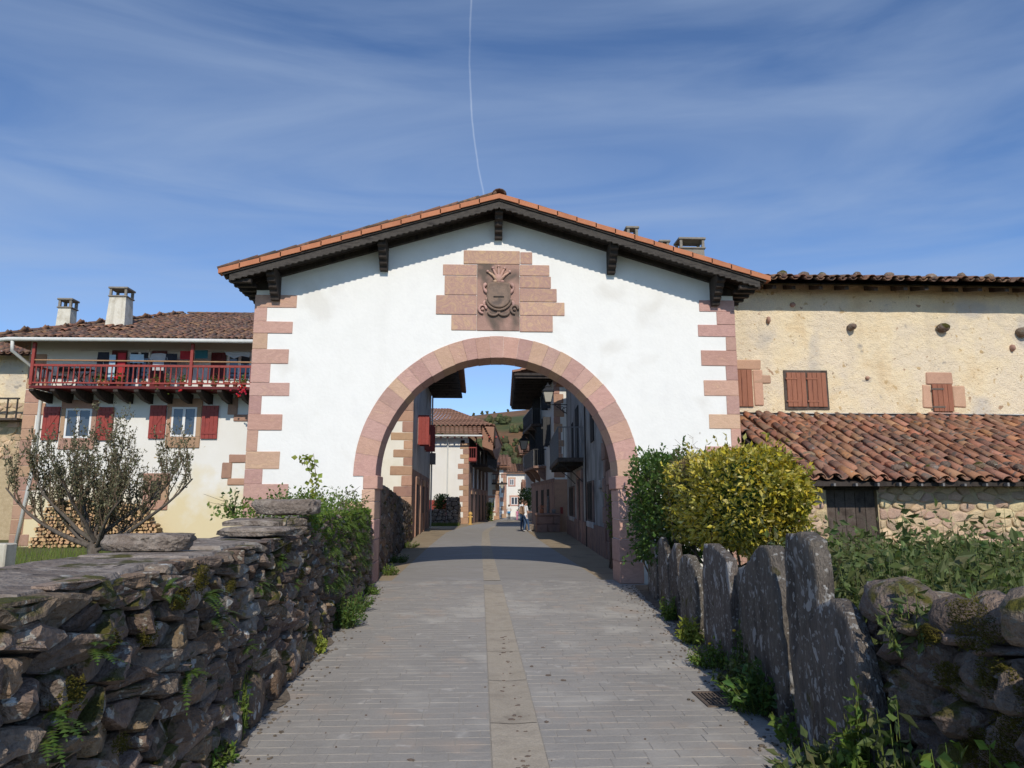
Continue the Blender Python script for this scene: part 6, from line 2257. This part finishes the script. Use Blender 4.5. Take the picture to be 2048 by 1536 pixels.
for (yy, z, r, n) in ((2.95, 1.10, .14, 900), (2.8, .92, .12, 800), (2.7, .72, .14, 1000), (2.95, .6, .13, 900), (2.75, .5, .12, 700), (3.15, .85, .10, 500), (2.55, .4, .13, 700), (2.3, .5, .12, 600), (2.5, .98, .10, 500), (3.3, 1.0, .07, 300), (2.35, .75, .08, 300), (3.0, .35, .12, 600)):
    moss((wr_x(yy) - .03, yy, z), r, n, (-1, -.1, .2))
for (yy, z, r, n) in ((3.2, 1.02, .07, 300), (3.6, .98, .08, 300), (4.0, 1.1, .10, 450), (4.3, 1.16, .10, 400), (2.9, .88, .09, 350), (4.9, 1.05, .06, 200), (6.6, 1.2, .08, 250), (3.4, .55, .06, 150), (3.8, .3, .06, 150), (7.3, .9, .07, 200)):
    moss((wl_x(yy) + .055, yy, z), r, n, (1, -.1, .2))
o = mb.build('moss', 'moss_tuft')
tag(o, 'yellow green moss cushions growing in the wall joints', None, kind='stuff')

# ------------------------------------------------------------------ small tree in the left garden
def _o():
    pass


tr = thing('pear_tree', 'small bare-limbed garden tree with dark leaves in front of the balcony house', 'tree', (-5.75, 11, 0))
tb, lf, tw = MB(), MB(), MB()
rt = random.Random(19)
lpts = []


def limb(p, d, L, r, lev):
    p, d = Vector(p), Vector(d).normalized()
    n = 6
    pts, rad = [p], [r]
    for k in range(n):
        d = (d + Vector((rt.gauss(0, .13), rt.gauss(0, .13), (.02, .07, .16, .2)[lev]))).normalized()
        p = p + d * L / n
        pts.append(p)
        rad.append(max(.0022, r * (1 - .75 * (k + 1) / n)))
    (tb if lev < 2 else tw).tube(pts, rad, 7 if lev < 2 else 4, False)

    def along(lo):
        t = rt.uniform(lo, 1.0) * n
        i = min(n - 1, int(t))
        return pts[i].lerp(pts[i + 1], t - i), rad[i]
    if lev >= 2:
        for k in range(27 if lev == 2 else 13):
            q, _ = along(.12)
            lpts.append(q + Vector((rt.gauss(0, .012), rt.gauss(0, .012), rt.gauss(0, .012))))
    if lev < 3:
        for k in range((0, 13, 4)[lev]):
            q, rq = along(.18 if lev == 1 else .2)
            a = rt.uniform(0, 6.28)
            sp = .62 if lev == 1 else .8
            dd = d * .35 + Vector((math.cos(a) * sp, math.sin(a) * sp, .95))
            limb(q, dd, rt.uniform(.40, 1.0) if lev == 1 else rt.uniform(.15, .36), min(.011, rq * .5) if lev == 1 else .004, lev + 1)


base = Vector((-5.70, 11, 0))
tb.tube([base, base + Vector((.03, 0, .5)), base + Vector((-.02, 0, .98))], [.11, .085, .075], 9)
fork = base + Vector((-.02, 0, .98))
for (dx, dy, dz, L, r) in ((-1.0, .1, .36, 1.5, .042), (-.9, -.3, .62, 1.35, .036), (-.6, .3, .8, 1.2, .036), (-.25, -.2, 1.0, 1.2, .036), (.05, .3, 1.0, 1.25, .036), (.35, -.2, .95, 1.15, .036),
                           (.7, .2, .62, 1.25, .038), (1.0, -.1, .34, 1.5, .040), (.1, .6, .8, 1.1, .032), (-.2, -.7, .75, 1.0, .032), (1.0, .35, .50, 1.3, .034), (.65, -.5, .6, 1.0, .032), (-1.0, .4, .48, 1.35, .034)):
    limb(fork + Vector((rt.gauss(0, .03), 0, rt.uniform(-.12, .05))), (dx, dy, dz), L * 1.12, r, 1)
leaves(lf, lpts, .046, rt, lambda p: Vector((0, -.1, .5)), .9, .5)
tb.build('trunk', 'bark', tr, smooth=True)
tw.build('twigs', 'dry_twig', tr, kind='stuff')
lf.build('crown', 'tree_leaf', tr, kind='stuff')
# far bush behind the rubble house edge and flowering bush over the garden wall
bush('garden_bush', 'flowering green bush above the far garden wall', (-3.4, -2.3, 52.4, 53.6, .9, 2.1), 900, .14, 'green_leaf', shell=.2, sprigs=8)
bush('potted_shrub', 'small pointed green shrub by the far doorway', (.55, 1.25, 70.5, 71.2, gz(70), 1.5), 500, .13, 'fresh_leaf', shell=.2, sprigs=3)
bush('climbing_shrub', 'pale leaved shrub in the shade beside the porch door', (3.15, 3.5, 17.2, 18.0, .75, 1.75), 420, .075, 'fresh_leaf', shell=.12, sprigs=6)
bush('dark_street_shrub', 'dark green foliage above the people on the right of the street', (3.0, 4.1, 56, 58, 1.0, 2.6), 700, .16, 'green_leaf', shell=.25, sprigs=4)

# ------------------------------------------------------------------ firewood against the balcony house
fw = thing('firewood_pile', 'long stack of split orange firewood against the balcony house wall', 'firewood', (-13.6, 26.4, 0))
rw = random.Random(23)
logm = []
for k in range(7):
    mb = MB()
    n = rw.choice((3, 4, 5, 6))
    ang = sorted(rw.uniform(0, 6.28) for _ in range(n)) if n < 5 else [6.28 * i / n + rw.uniform(-.25, .25) for i in range(n)]
    if n < 5:
        ang = [6.28 * i / n + rw.uniform(-.4, .4) for i in range(n)]
    pr = [(math.cos(a) * rw.uniform(.75, 1.1), math.sin(a) * rw.uniform(.6, .95)) for a in ang]
    vs_ = [(x, -.5, z) for x, z in pr] + [(x, .5, z) for x, z in pr]
    mb.add(vs_, [tuple(range(n))], 1)
    mb.add(vs_, [tuple(range(2 * n - 1, n - 1, -1))], 1)
    mb.add(vs_, [(i, i + n, (i + 1) % n + n, (i + 1) % n) for i in range(n)], 0)
    logm.append(mb.mesh('split_log', ['log_bark', 'log_end']))


def pile_top(x):
    if x < -15.9 or x > -11.3:
        return 0
    return min((x + 15.95) * 3.0, 1.66 - .30 * max(0, x + 13.0) + .06 * math.sin(x * 5), (-11.25 - x) * 1.6 + .1)


items = []
z = .05
row = 0
while z < 1.7:
    x = -15.9 + rw.uniform(0, .1)
    while x < -11.2:
        r = rw.uniform(.05, .088)
        if z < pile_top(x):
            items.append((x, z + rw.uniform(-.015, .015), r))
        x += r * 1.75
    z += .118
    row += 1
items.sort(key=lambda t: -t[1])
rest = MB()
for i, (x, z, r) in enumerate(items):
    Mx = Matrix.Translation((x, 26.55 + rw.uniform(-.05, .05), z)) @ Matrix.Rotation(rw.uniform(0, 6.28), 4, 'Y') @ Matrix.Rotation(rw.gauss(0, .08), 4, 'Z') @ Matrix.Diagonal((r, .42, r, 1))
    me = rw.choice(logm)
    if i < 300:
        link(bpy.data.objects.new('log', me), fw, Mx)
    else:
        b = len(rest.v)
        rest.v += [tuple(Mx @ v.co) for v in me.vertices]
        for p in me.polygons:
            rest.f.append(tuple(b + q for q in p.vertices))
            rest.m.append(p.material_index)
if rest.v:
    rest.build('log_stack', ['log_bark', 'log_end'], fw, kind='stuff')

# ------------------------------------------------------------------ flower pots on the balcony
pots = [(-13.75, 'g', 'terracotta pot of yellowing geranium, leftmost on the balcony edge'), (-13.55, 'n', 'plain terracotta pot beside the leftmost geranium'), (-13.1, 'r', 'bushy green geranium with one red bloom on the balcony'),
        (-12.2, 'n', 'small empty terracotta pot below the hung grey shirt'), (-11.75, 'g', 'trailing geranium hanging through the balcony rail, left of the post'), (-11.35, 'g', 'low green pot plant left of the balcony post'),
        (-10.85, 'r', 'geranium with a drooping red bloom just left of the post'), (-10.2, 'n', 'wide terracotta trough right of the balcony post'), (-9.7, 'g', 'trailing pale green geranium right of the post'),
        (-9.25, 'n', 'terracotta pot right of the trailing plant'), (-8.65, 'R', 'large red flowering geranium at the right end of the balcony'), (-8.95, 'n', 'terracotta pot beside the large red geranium')]
for x, kind, lab in pots:
    t = thing('flower_pot', lab, 'flower pot', (x, 25.92, 5.71), 'flower pots on the red balcony')
    mb = MB().tube([(x, 25.92, 5.71), (x, 25.92, 5.86), (x, 25.92, 5.86), (x, 25.92, 5.89)], [.07, .10, .112, .112], 10)
    mb.build('pot', 'terracotta', t)
    n = {'n': 14, 'g': 70, 'r': 85, 'R': 110}[kind]
    mb = MB()
    pts = [(x + rv.gauss(0, .08), 25.86 + rv.gauss(0, .07), 5.90 + abs(rv.gauss(0, .11)) - (.30 * abs(rv.gauss(0, .5)) if kind in 'gR' and rv.random() < .45 else 0)) for _ in range(n)]
    leaves(mb, pts, .07, rv, None, 1, .8)
    mb.build('foliage', 'fresh_leaf', t, kind='stuff')
    if kind in 'rR':
        mb = MB()
        for k in range(4 if kind == 'r' else 22):
            mb.ball((x + rv.gauss(0, .04 if kind == 'r' else .12), 25.72, (5.55 if x > -11 else 6.0) + rv.gauss(0, .03 if kind == 'r' else .10)), .035, 6, 5, jit=.3)
        mb.build('bloom', 'red_petal', t, kind='stuff')

# ------------------------------------------------------------------ laundry, table and chairs behind the rail
def cloth(label, x, z, pts, mat, y=26.35):
    F = frame(x, y, 1, 0)
    mb = MB()
    n = len(pts)
    a = [F(u, .012 + .02 * math.sin(u * 19 + x), z + v) for u, v in pts]
    b = [F(u, -.0 + .02 * math.sin(u * 19 + x), z + v) for u, v in pts]
    mb.add(a + b, [tuple(range(n)), tuple(range(2 * n - 1, n - 1, -1))] + [(i, i + n, (i + 1) % n + n, (i + 1) % n) for i in range(n)])
    o = mb.build('laundry', mat)
    return tag(o, label, 'laundry', 'washing hung along the balcony')


shirt = [(-.26, 0), (-.1, .03), (.1, .03), (.26, 0), (.33, -.2), (.22, -.26), (.2, -.14), (.2, -.62), (-.2, -.62), (-.2, -.14), (-.22, -.26), (-.33, -.2)]
trous = [(-.2, 0), (.2, 0), (.24, -.75), (.06, -.75), (0, -.25), (-.06, -.75), (-.24, -.75)]
short = [(-.24, 0), (.24, 0), (.26, -.32), (-.22, -.32)]
cloth('dark trousers hanging at the left of the balcony washing', -13.95, 7.05, trous, 'dark_cloth')
cloth('pale blue towel hanging long on the balcony', -13.62, 6.95, [(-.12, 0), (.12, 0), (.13, -.95), (-.11, -.95)], 'pale_blue_cloth')
cloth('red towel beside the pale blue one on the balcony', -13.3, 7.02, [(-.13, 0), (.16, 0), (.16, -.9), (-.13, -.9)], 'red_cloth')
cloth('small pale blue garment by the balcony door', -12.75, 6.98, short, 'pale_blue_cloth')
cloth('light grey shirt hanging in the middle of the washing', -11.95, 7.0, shirt, 'grey_cloth')
cloth('black trousers hanging right of the grey shirt', -11.5, 7.02, trous, 'dark_cloth')
cloth('red shorts hanging left of the balcony post', -10.95, 7.12, short, 'red_cloth')
cloth('teal garment hanging at the balcony post', -10.42, 7.16, short, 'teal_cloth')
cloth('grey garment hanging at the right end of the balcony', -9.05, 7.1, [(-.5, 0), (.45, 0), (.4, -.2), (.1, -.14), (-.15, -.26), (-.45, -.12)], 'grey_cloth')
o = MB().tube([(-14.8, 26.36, 7.12), (-12, 26.36, 7.08), (-8.3, 26.36, 7.14)], .006, 4).build('washing_line', 'grey_iron')
tag(o, 'washing line strung along the red balcony', 'line')
for lab, x in (('folding garden chair at the left of the balcony table', -15.5), ('folding garden chair right of the balcony table', -14.1)):
    t = thing('garden_chair', lab, 'chair', (x, 26.5, 5.71), 'garden chairs on the balcony')
    MB().box(x - .2, x + .2, 26.3, 26.7, 6.12, 6.15).build('seat', 'dark_timber', t)
    MB().box(x - .2, x + .2, 26.68, 26.72, 6.3, 6.55).build('backrest', 'dark_timber', t)
    for sx in (-1, 1):
        MB().tube([(x + sx * .19, 26.3, 5.71), (x + sx * .19, 26.72, 6.55)], .018, 5).build('leg', 'dark_timber', t)
        MB().tube([(x + sx * .19, 26.7, 5.71), (x + sx * .19, 26.32, 6.14)], .018, 5).build('leg', 'dark_timber', t)
t = thing('garden_table', 'slatted garden table on the left of the balcony', 'table', (-14.8, 26.5, 5.71))
for k in range(5):
    MB().box(-15.2, -14.4, 26.22 + k * .12, 26.32 + k * .12, 6.40, 6.425).build('slat', 'dark_timber', t)
for sx in (-1, 1):
    MB().tube([(-14.8 + sx * .32, 26.3, 5.71), (-14.8 - sx * .3, 26.7, 6.4)], .02, 5).build('leg', 'dark_timber', t)
    MB().tube([(-14.8 + sx * .32, 26.7, 5.71), (-14.8 - sx * .3, 26.3, 6.4)], .02, 5).build('leg', 'dark_timber', t)

# ------------------------------------------------------------------ street furniture
g_ = gz(55.5)
hy = thing('fire_hydrant', 'yellow ochre iron hydrant at the corner of the far white house', 'hydrant', (-.78, 55.4, g_))
MB().tube([(-.78, 55.4, g_), (-.78, 55.4, g_ + .08), (-.78, 55.4, g_ + .08), (-.78, 55.4, g_ + .75)], [.17, .17, .11, .10], 12).build('body', 'yellow_paint', hy, smooth=False)
MB().tube([(-.78, 55.4, g_ + .75), (-.78, 55.4, g_ + .80), (-.78, 55.4, g_ + .93), (-.78, 55.4, g_ + .97)], [.16, .16, .12, .04], 12).build('cap', 'yellow_paint', hy)
for s in (-1, 1):
    MB().tube([(-.78, 55.4, g_ + .58), (-.78 + s * .18, 55.4, g_ + .58)], .055, 10).build('outlet', 'yellow_paint', hy)
ft = thing('stone_trough', 'dark stone fountain trough standing in shade before the white house', 'fountain', (3.55, 38.3, 0))
for (x0, x1, z0, z1) in ((2.95, 3.55, 0, .42), (3.56, 4.2, 0, .42), (2.95, 3.85, .43, .85), (3.86, 4.2, .43, .85)):
    MB().cham(WORLD, x0, x1, -38.9, -38.0, z0, z1, .03, jit=.015).build('block', 'street_stone', ft)
MB().cham(WORLD, 2.9, 4.25, -38.95, -37.95, .86, .98, .03).build('rim', 'street_stone', ft)
MB().tube([(3.6, 38.5, .98), (3.6, 38.5, 1.75), (3.6, 38.3, 1.85)], .05, 8).build('spout', 'grey_iron', ft)
for i, (x, c, lab) in enumerate(((3.25, 'terracotta', 'small orange pot of flowers on the trough rim'), (3.9, 'grey_iron', 'grey jug standing on the trough rim'))):
    t = thing('pot', lab, 'pot', (x, 38.3, .98))
    MB().tube([(x, 38.3, .98), (x, 38.3, 1.1), (x, 38.3, 1.2)], [.08, .12, .09], 9).build('body', c, t)
    if i == 0:
        mb = MB()
        leaves(mb, [(x + rv.gauss(0, .08), 38.3 + rv.gauss(0, .08), 1.3 + rv.gauss(0, .07)) for _ in range(60)], .08, rv)
        mb.build('foliage', 'terracotta', t, kind='stuff')
st = MB().cham(WORLD, 2.55, 3.0, -41.2, -40.2, .02, .34, .03).build('stone_bench', 'cap_slab')
tag(st, 'low pale stone bench behind the woman', 'bench')
ext = MB().fbox(F5f, 4.32, 4.46, .03, .13, .95, 1.3).build('extinguisher_box', 'red_paint')
tag(ext, 'small red box fixed on the stone base of the white house', 'box')

# ------------------------------------------------------------------ people
def smooth_body(parts, voxel):
    """merge overlapping limbs into one continuous skin"""
    mb = MB()
    for pts, rad in parts:
        mb.tube(pts, rad, 10, True)
        for p, r in ((pts[0], rad[0]), (pts[-1], rad[-1])):
            mb.ball(p, r, 10, 8)
    me = mb.mesh('tmp', 'skin')
    o = bpy.data.objects.new('tmp', me)
    COL.objects.link(o)
    m = o.modifiers.new('r', 'REMESH')
    m.mode = 'VOXEL'
    m.voxel_size = voxel
    s = o.modifiers.new('s', 'SMOOTH')
    s.iterations = 3
    dg = bpy.context.evaluated_depsgraph_get()
    me2 = bpy.data.meshes.new_from_object(o.evaluated_get(dg))
    bpy.data.objects.remove(o)
    return me2


def person(label, loc, H, heading, pose, paint, mats, hair, lean=0.0, long_hair=True):
    """heading: angle of the facing direction; local x = right, y = forward, z up, height 1"""
    h = H
    P = pose
    parts = []

    def V(x, y, z):
        return Vector((x * h, y * h, z * h))
    for s in (-1, 1):
        hip, knee, ankle, toe = [V(*q) for q in P['leg'][s]]
        parts.append(([hip, hip.lerp(knee, .5), knee], [.050 * h, .046 * h, .034 * h]))
        parts.append(([knee, knee.lerp(ankle, .35), ankle], [.034 * h, .034 * h, .022 * h]))
        parts.append(([ankle, ankle.lerp(toe, .5), toe], [.024 * h, .022 * h, .017 * h]))
        sh_, el, wr, ha = [V(*q) for q in P['arm'][s]]
        parts.append(([sh_, sh_.lerp(el, .5), el], [.032 * h, .027 * h, .022 * h]))
        parts.append(([el, el.lerp(wr, .4), wr], [.022 * h, .021 * h, .014 * h]))
        parts.append(([wr, wr.lerp(ha, .5)], [.015 * h, .018 * h]))
        d = (ha - wr)
        side = d.cross(Vector((0, 0, 1)))
        side = side.normalized() if side.length > 1e-5 else Vector((1, 0, 0))
        for k in range(4):
            b = wr.lerp(ha, .55) + side * (k - 1.5) * .009 * h
            tip = b + d * (.55 - .06 * abs(k - 1.5)) + Vector((0, 0, -.012 * h))
            parts.append(([b, b.lerp(tip, .55), tip], [.0058 * h] * 3))
        b = wr.lerp(ha, .25) + side * .014 * h
        parts.append(([b, b + side * .014 * h + d * .3], [.0062 * h, .0055 * h]))
    pel, wai, che, nec = [V(*q) for q in P['spine']]
    for s in (-1, 1):
        o = V(.034 * s, 0, 0)
        parts.append(([pel + o * 1.1, wai + o * .85, che + o * 1.25], [.066 * h, .052 * h, .058 * h]))
        parts.append(([che + o * .8, V(*P['arm'][s][0])], [.050 * h, .034 * h]))
    head = V(*P['head'])
    parts.append(([che, nec, head], [.045 * h, .030 * h, .034 * h]))
    f = Vector(P.get('face', (0, 1, 0))).normalized()
    parts.append(([head + Vector((0, 0, .020 * h)), head + Vector((0, 0, .058 * h))], [.050 * h, .047 * h]))
    parts.append(([head + f * .020 * h - Vector((0, 0, .012 * h)), head + f * .024 * h + Vector((0, 0, .02 * h))], [.032 * h, .036 * h]))
    parts.append(([head + f * .052 * h + Vector((0, 0, .030 * h)), head + f * .064 * h + Vector((0, 0, .018 * h))], [.008 * h, .010 * h]))
    me = smooth_body(parts, max(.0085, .0062 * h))
    for m in mats:
        me.materials.append(M[m])
    me.materials.pop(index=0) if len(me.materials) > len(mats) else None
    for p in me.polygons:
        p.material_index = paint(p.center / h)
        p.use_smooth = True
    Mx = Matrix.Translation(loc) @ Matrix.Rotation(heading, 4, 'Z')
    o = bpy.data.objects.new('person', me)
    link(o, None, Mx)
    tag(o, label, 'person', 'people in the street')
    if hair:
        mb = MB()
        mb.ball(head + Vector((0, 0, .045 * h)) - f * .012 * h, (.058 * h, .060 * h, .056 * h), 14, 10)
        if long_hair:
            mb.tube([head + Vector((0, 0, .05 * h)) - f * .04 * h, head - f * .058 * h, nec - f * .045 * h - Vector((0, 0, .02 * h))], [.045 * h, .042 * h, .022 * h], 10)
        # keep the face free
        keep = []
        for fc in mb.f:
            c = sum((Vector(mb.v[i]) for i in fc), Vector()) / len(fc)
            r = c - (head + Vector((0, 0, .03 * h)))
            if r.dot(f) < .030 * h or r.z > .035 * h:
                keep.append(fc)
        mb.f, mb.m = keep, [0] * len(keep)
        hm = mb.mesh('hair', hair, True)
        ho = bpy.data.objects.new('hair', hm)
        COL.objects.link(ho)
        ho.parent = o
        mb = MB()
        for s in (-1, 1):
            mb = MB().ball(head + f * .048 * h + Vector((f.y, -f.x, 0)) * s * .018 * h + Vector((0, 0, .036 * h)), .0065 * h, 8, 6)
            eo = bpy.data.objects.new('eye', mb.mesh('eye', 'dark_interior', True))
            COL.objects.link(eo)
            eo.parent = o
    return o


walk = dict(leg={-1: [(-.05, 0, .50), (-.05, .045, .275), (-.05, -.01, .045), (-.05, .085, .02)], 1: [(.05, 0, .50), (.05, .09, .285), (.05, .12, .05), (.05, .215, .02)]},
            arm={-1: [(-.105, 0, .80), (-.125, .02, .63), (-.08, .14, .60), (-.055, .20, .605)], 1: [(.105, 0, .80), (.125, .04, .63), (.08, .17, .62), (.055, .235, .63)]},
            spine=[(0, 0, .51), (0, -.005, .62), (0, -.015, .76), (0, .0, .845)], head=(0, .03, .885), face=(0, .92, -.38))
stand = dict(leg={-1: [(-.05, 0, .50), (-.052, .01, .275), (-.052, -.01, .045), (-.058, .085, .02)], 1: [(.05, 0, .50), (.052, .03, .275), (.052, .01, .045), (.06, .105, .02)]},
             arm={-1: [(-.105, 0, .80), (-.135, -.01, .63), (-.125, .05, .49), (-.12, .07, .43)], 1: [(.105, 0, .80), (.135, .0, .63), (.11, .10, .55), (.09, .15, .52)]},
             spine=[(0, 0, .51), (0, 0, .62), (0, -.01, .76), (0, .0, .845)], head=(0, .012, .885), face=(0, 1, -.1))


def dress(top, bottom, shoe_z=.05, sleeve=.63):
    def paint(c):
        if c.z < shoe_z:
            return 3
        if c.z < .53 and abs(c.x) < .11 and c.y < .28 and not (abs(c.x) > .085 and c.z > .42):
            return 2
        if c.z < .835 and abs(c.x) < .15 and (abs(c.x) < .095 or c.z > .68) and c.y < .075:
            return 1
        return 0
    return paint


pw_ = person('woman in white T-shirt and jeans looking down at her hands in the street', (2.37, 38.4, .004), 1.66, R(-62), walk, dress(1, 2), ['skin', 'white_shirt', 'jeans', 'shoe'], 'hair_brown')
person('person in a pale top standing close behind the woman', (2.30, 39.6, .004), 1.74, R(-50), stand, dress(1, 2), ['skin', 'white_shirt', 'jeans', 'shoe'], 'hair_brown', long_hair=False)
g76 = gz(74)
person('adult far up the street with a blue jacket round the waist', (2.92, 74, g76 + .006), 1.62, R(6), stand, lambda c: 3 if c.z < .045 else (2 if c.z < .44 else (4 if c.z < .56 else (1 if c.z < .835 and not (abs(c.x) > .1 and c.z < .7) else 0))), ['skin', 'white_shirt', 'dark_cloth', 'shoe', 'blue_cloth'], 'hair_brown', long_hair=False)
person('small child in pink beside the far adult', (3.75, 73.6, g76 + .006), 1.12, R(20), stand, dress(1, 2), ['skin', 'pink_cloth', 'pink_cloth', 'shoe'], 'hair_brown')
# the woman's backpack
hd_ = R(-62)
fx, fy = -math.sin(hd_), math.cos(hd_)
bpk = thing('backpack', 'tan canvas backpack on the woman in white', 'backpack', (2.37 - fx * .2, 38.4 - fy * .2, .95))
Fb = frame(2.37, 38.4, fy, -fx, -fx, -fy)
MB().cham(Fb, -.15, .15, .09, .27, .92, 1.36, .05).build('bag', 'tan_canvas', bpk, smooth=True)
MB().cham(Fb, -.11, .11, .26, .32, .96, 1.14, .03).build('pocket', 'tan_canvas', bpk, smooth=True)
for s in (-1, 1):
    MB().tube([Fb(s * .09, .10, 1.33), Fb(s * .10, -.02, 1.40), Fb(s * .10, -.10, 1.30), Fb(s * .11, -.09, 1.12), Fb(s * .11, .10, 1.0)], .014, 6).build('strap', 'tan_canvas', bpk)
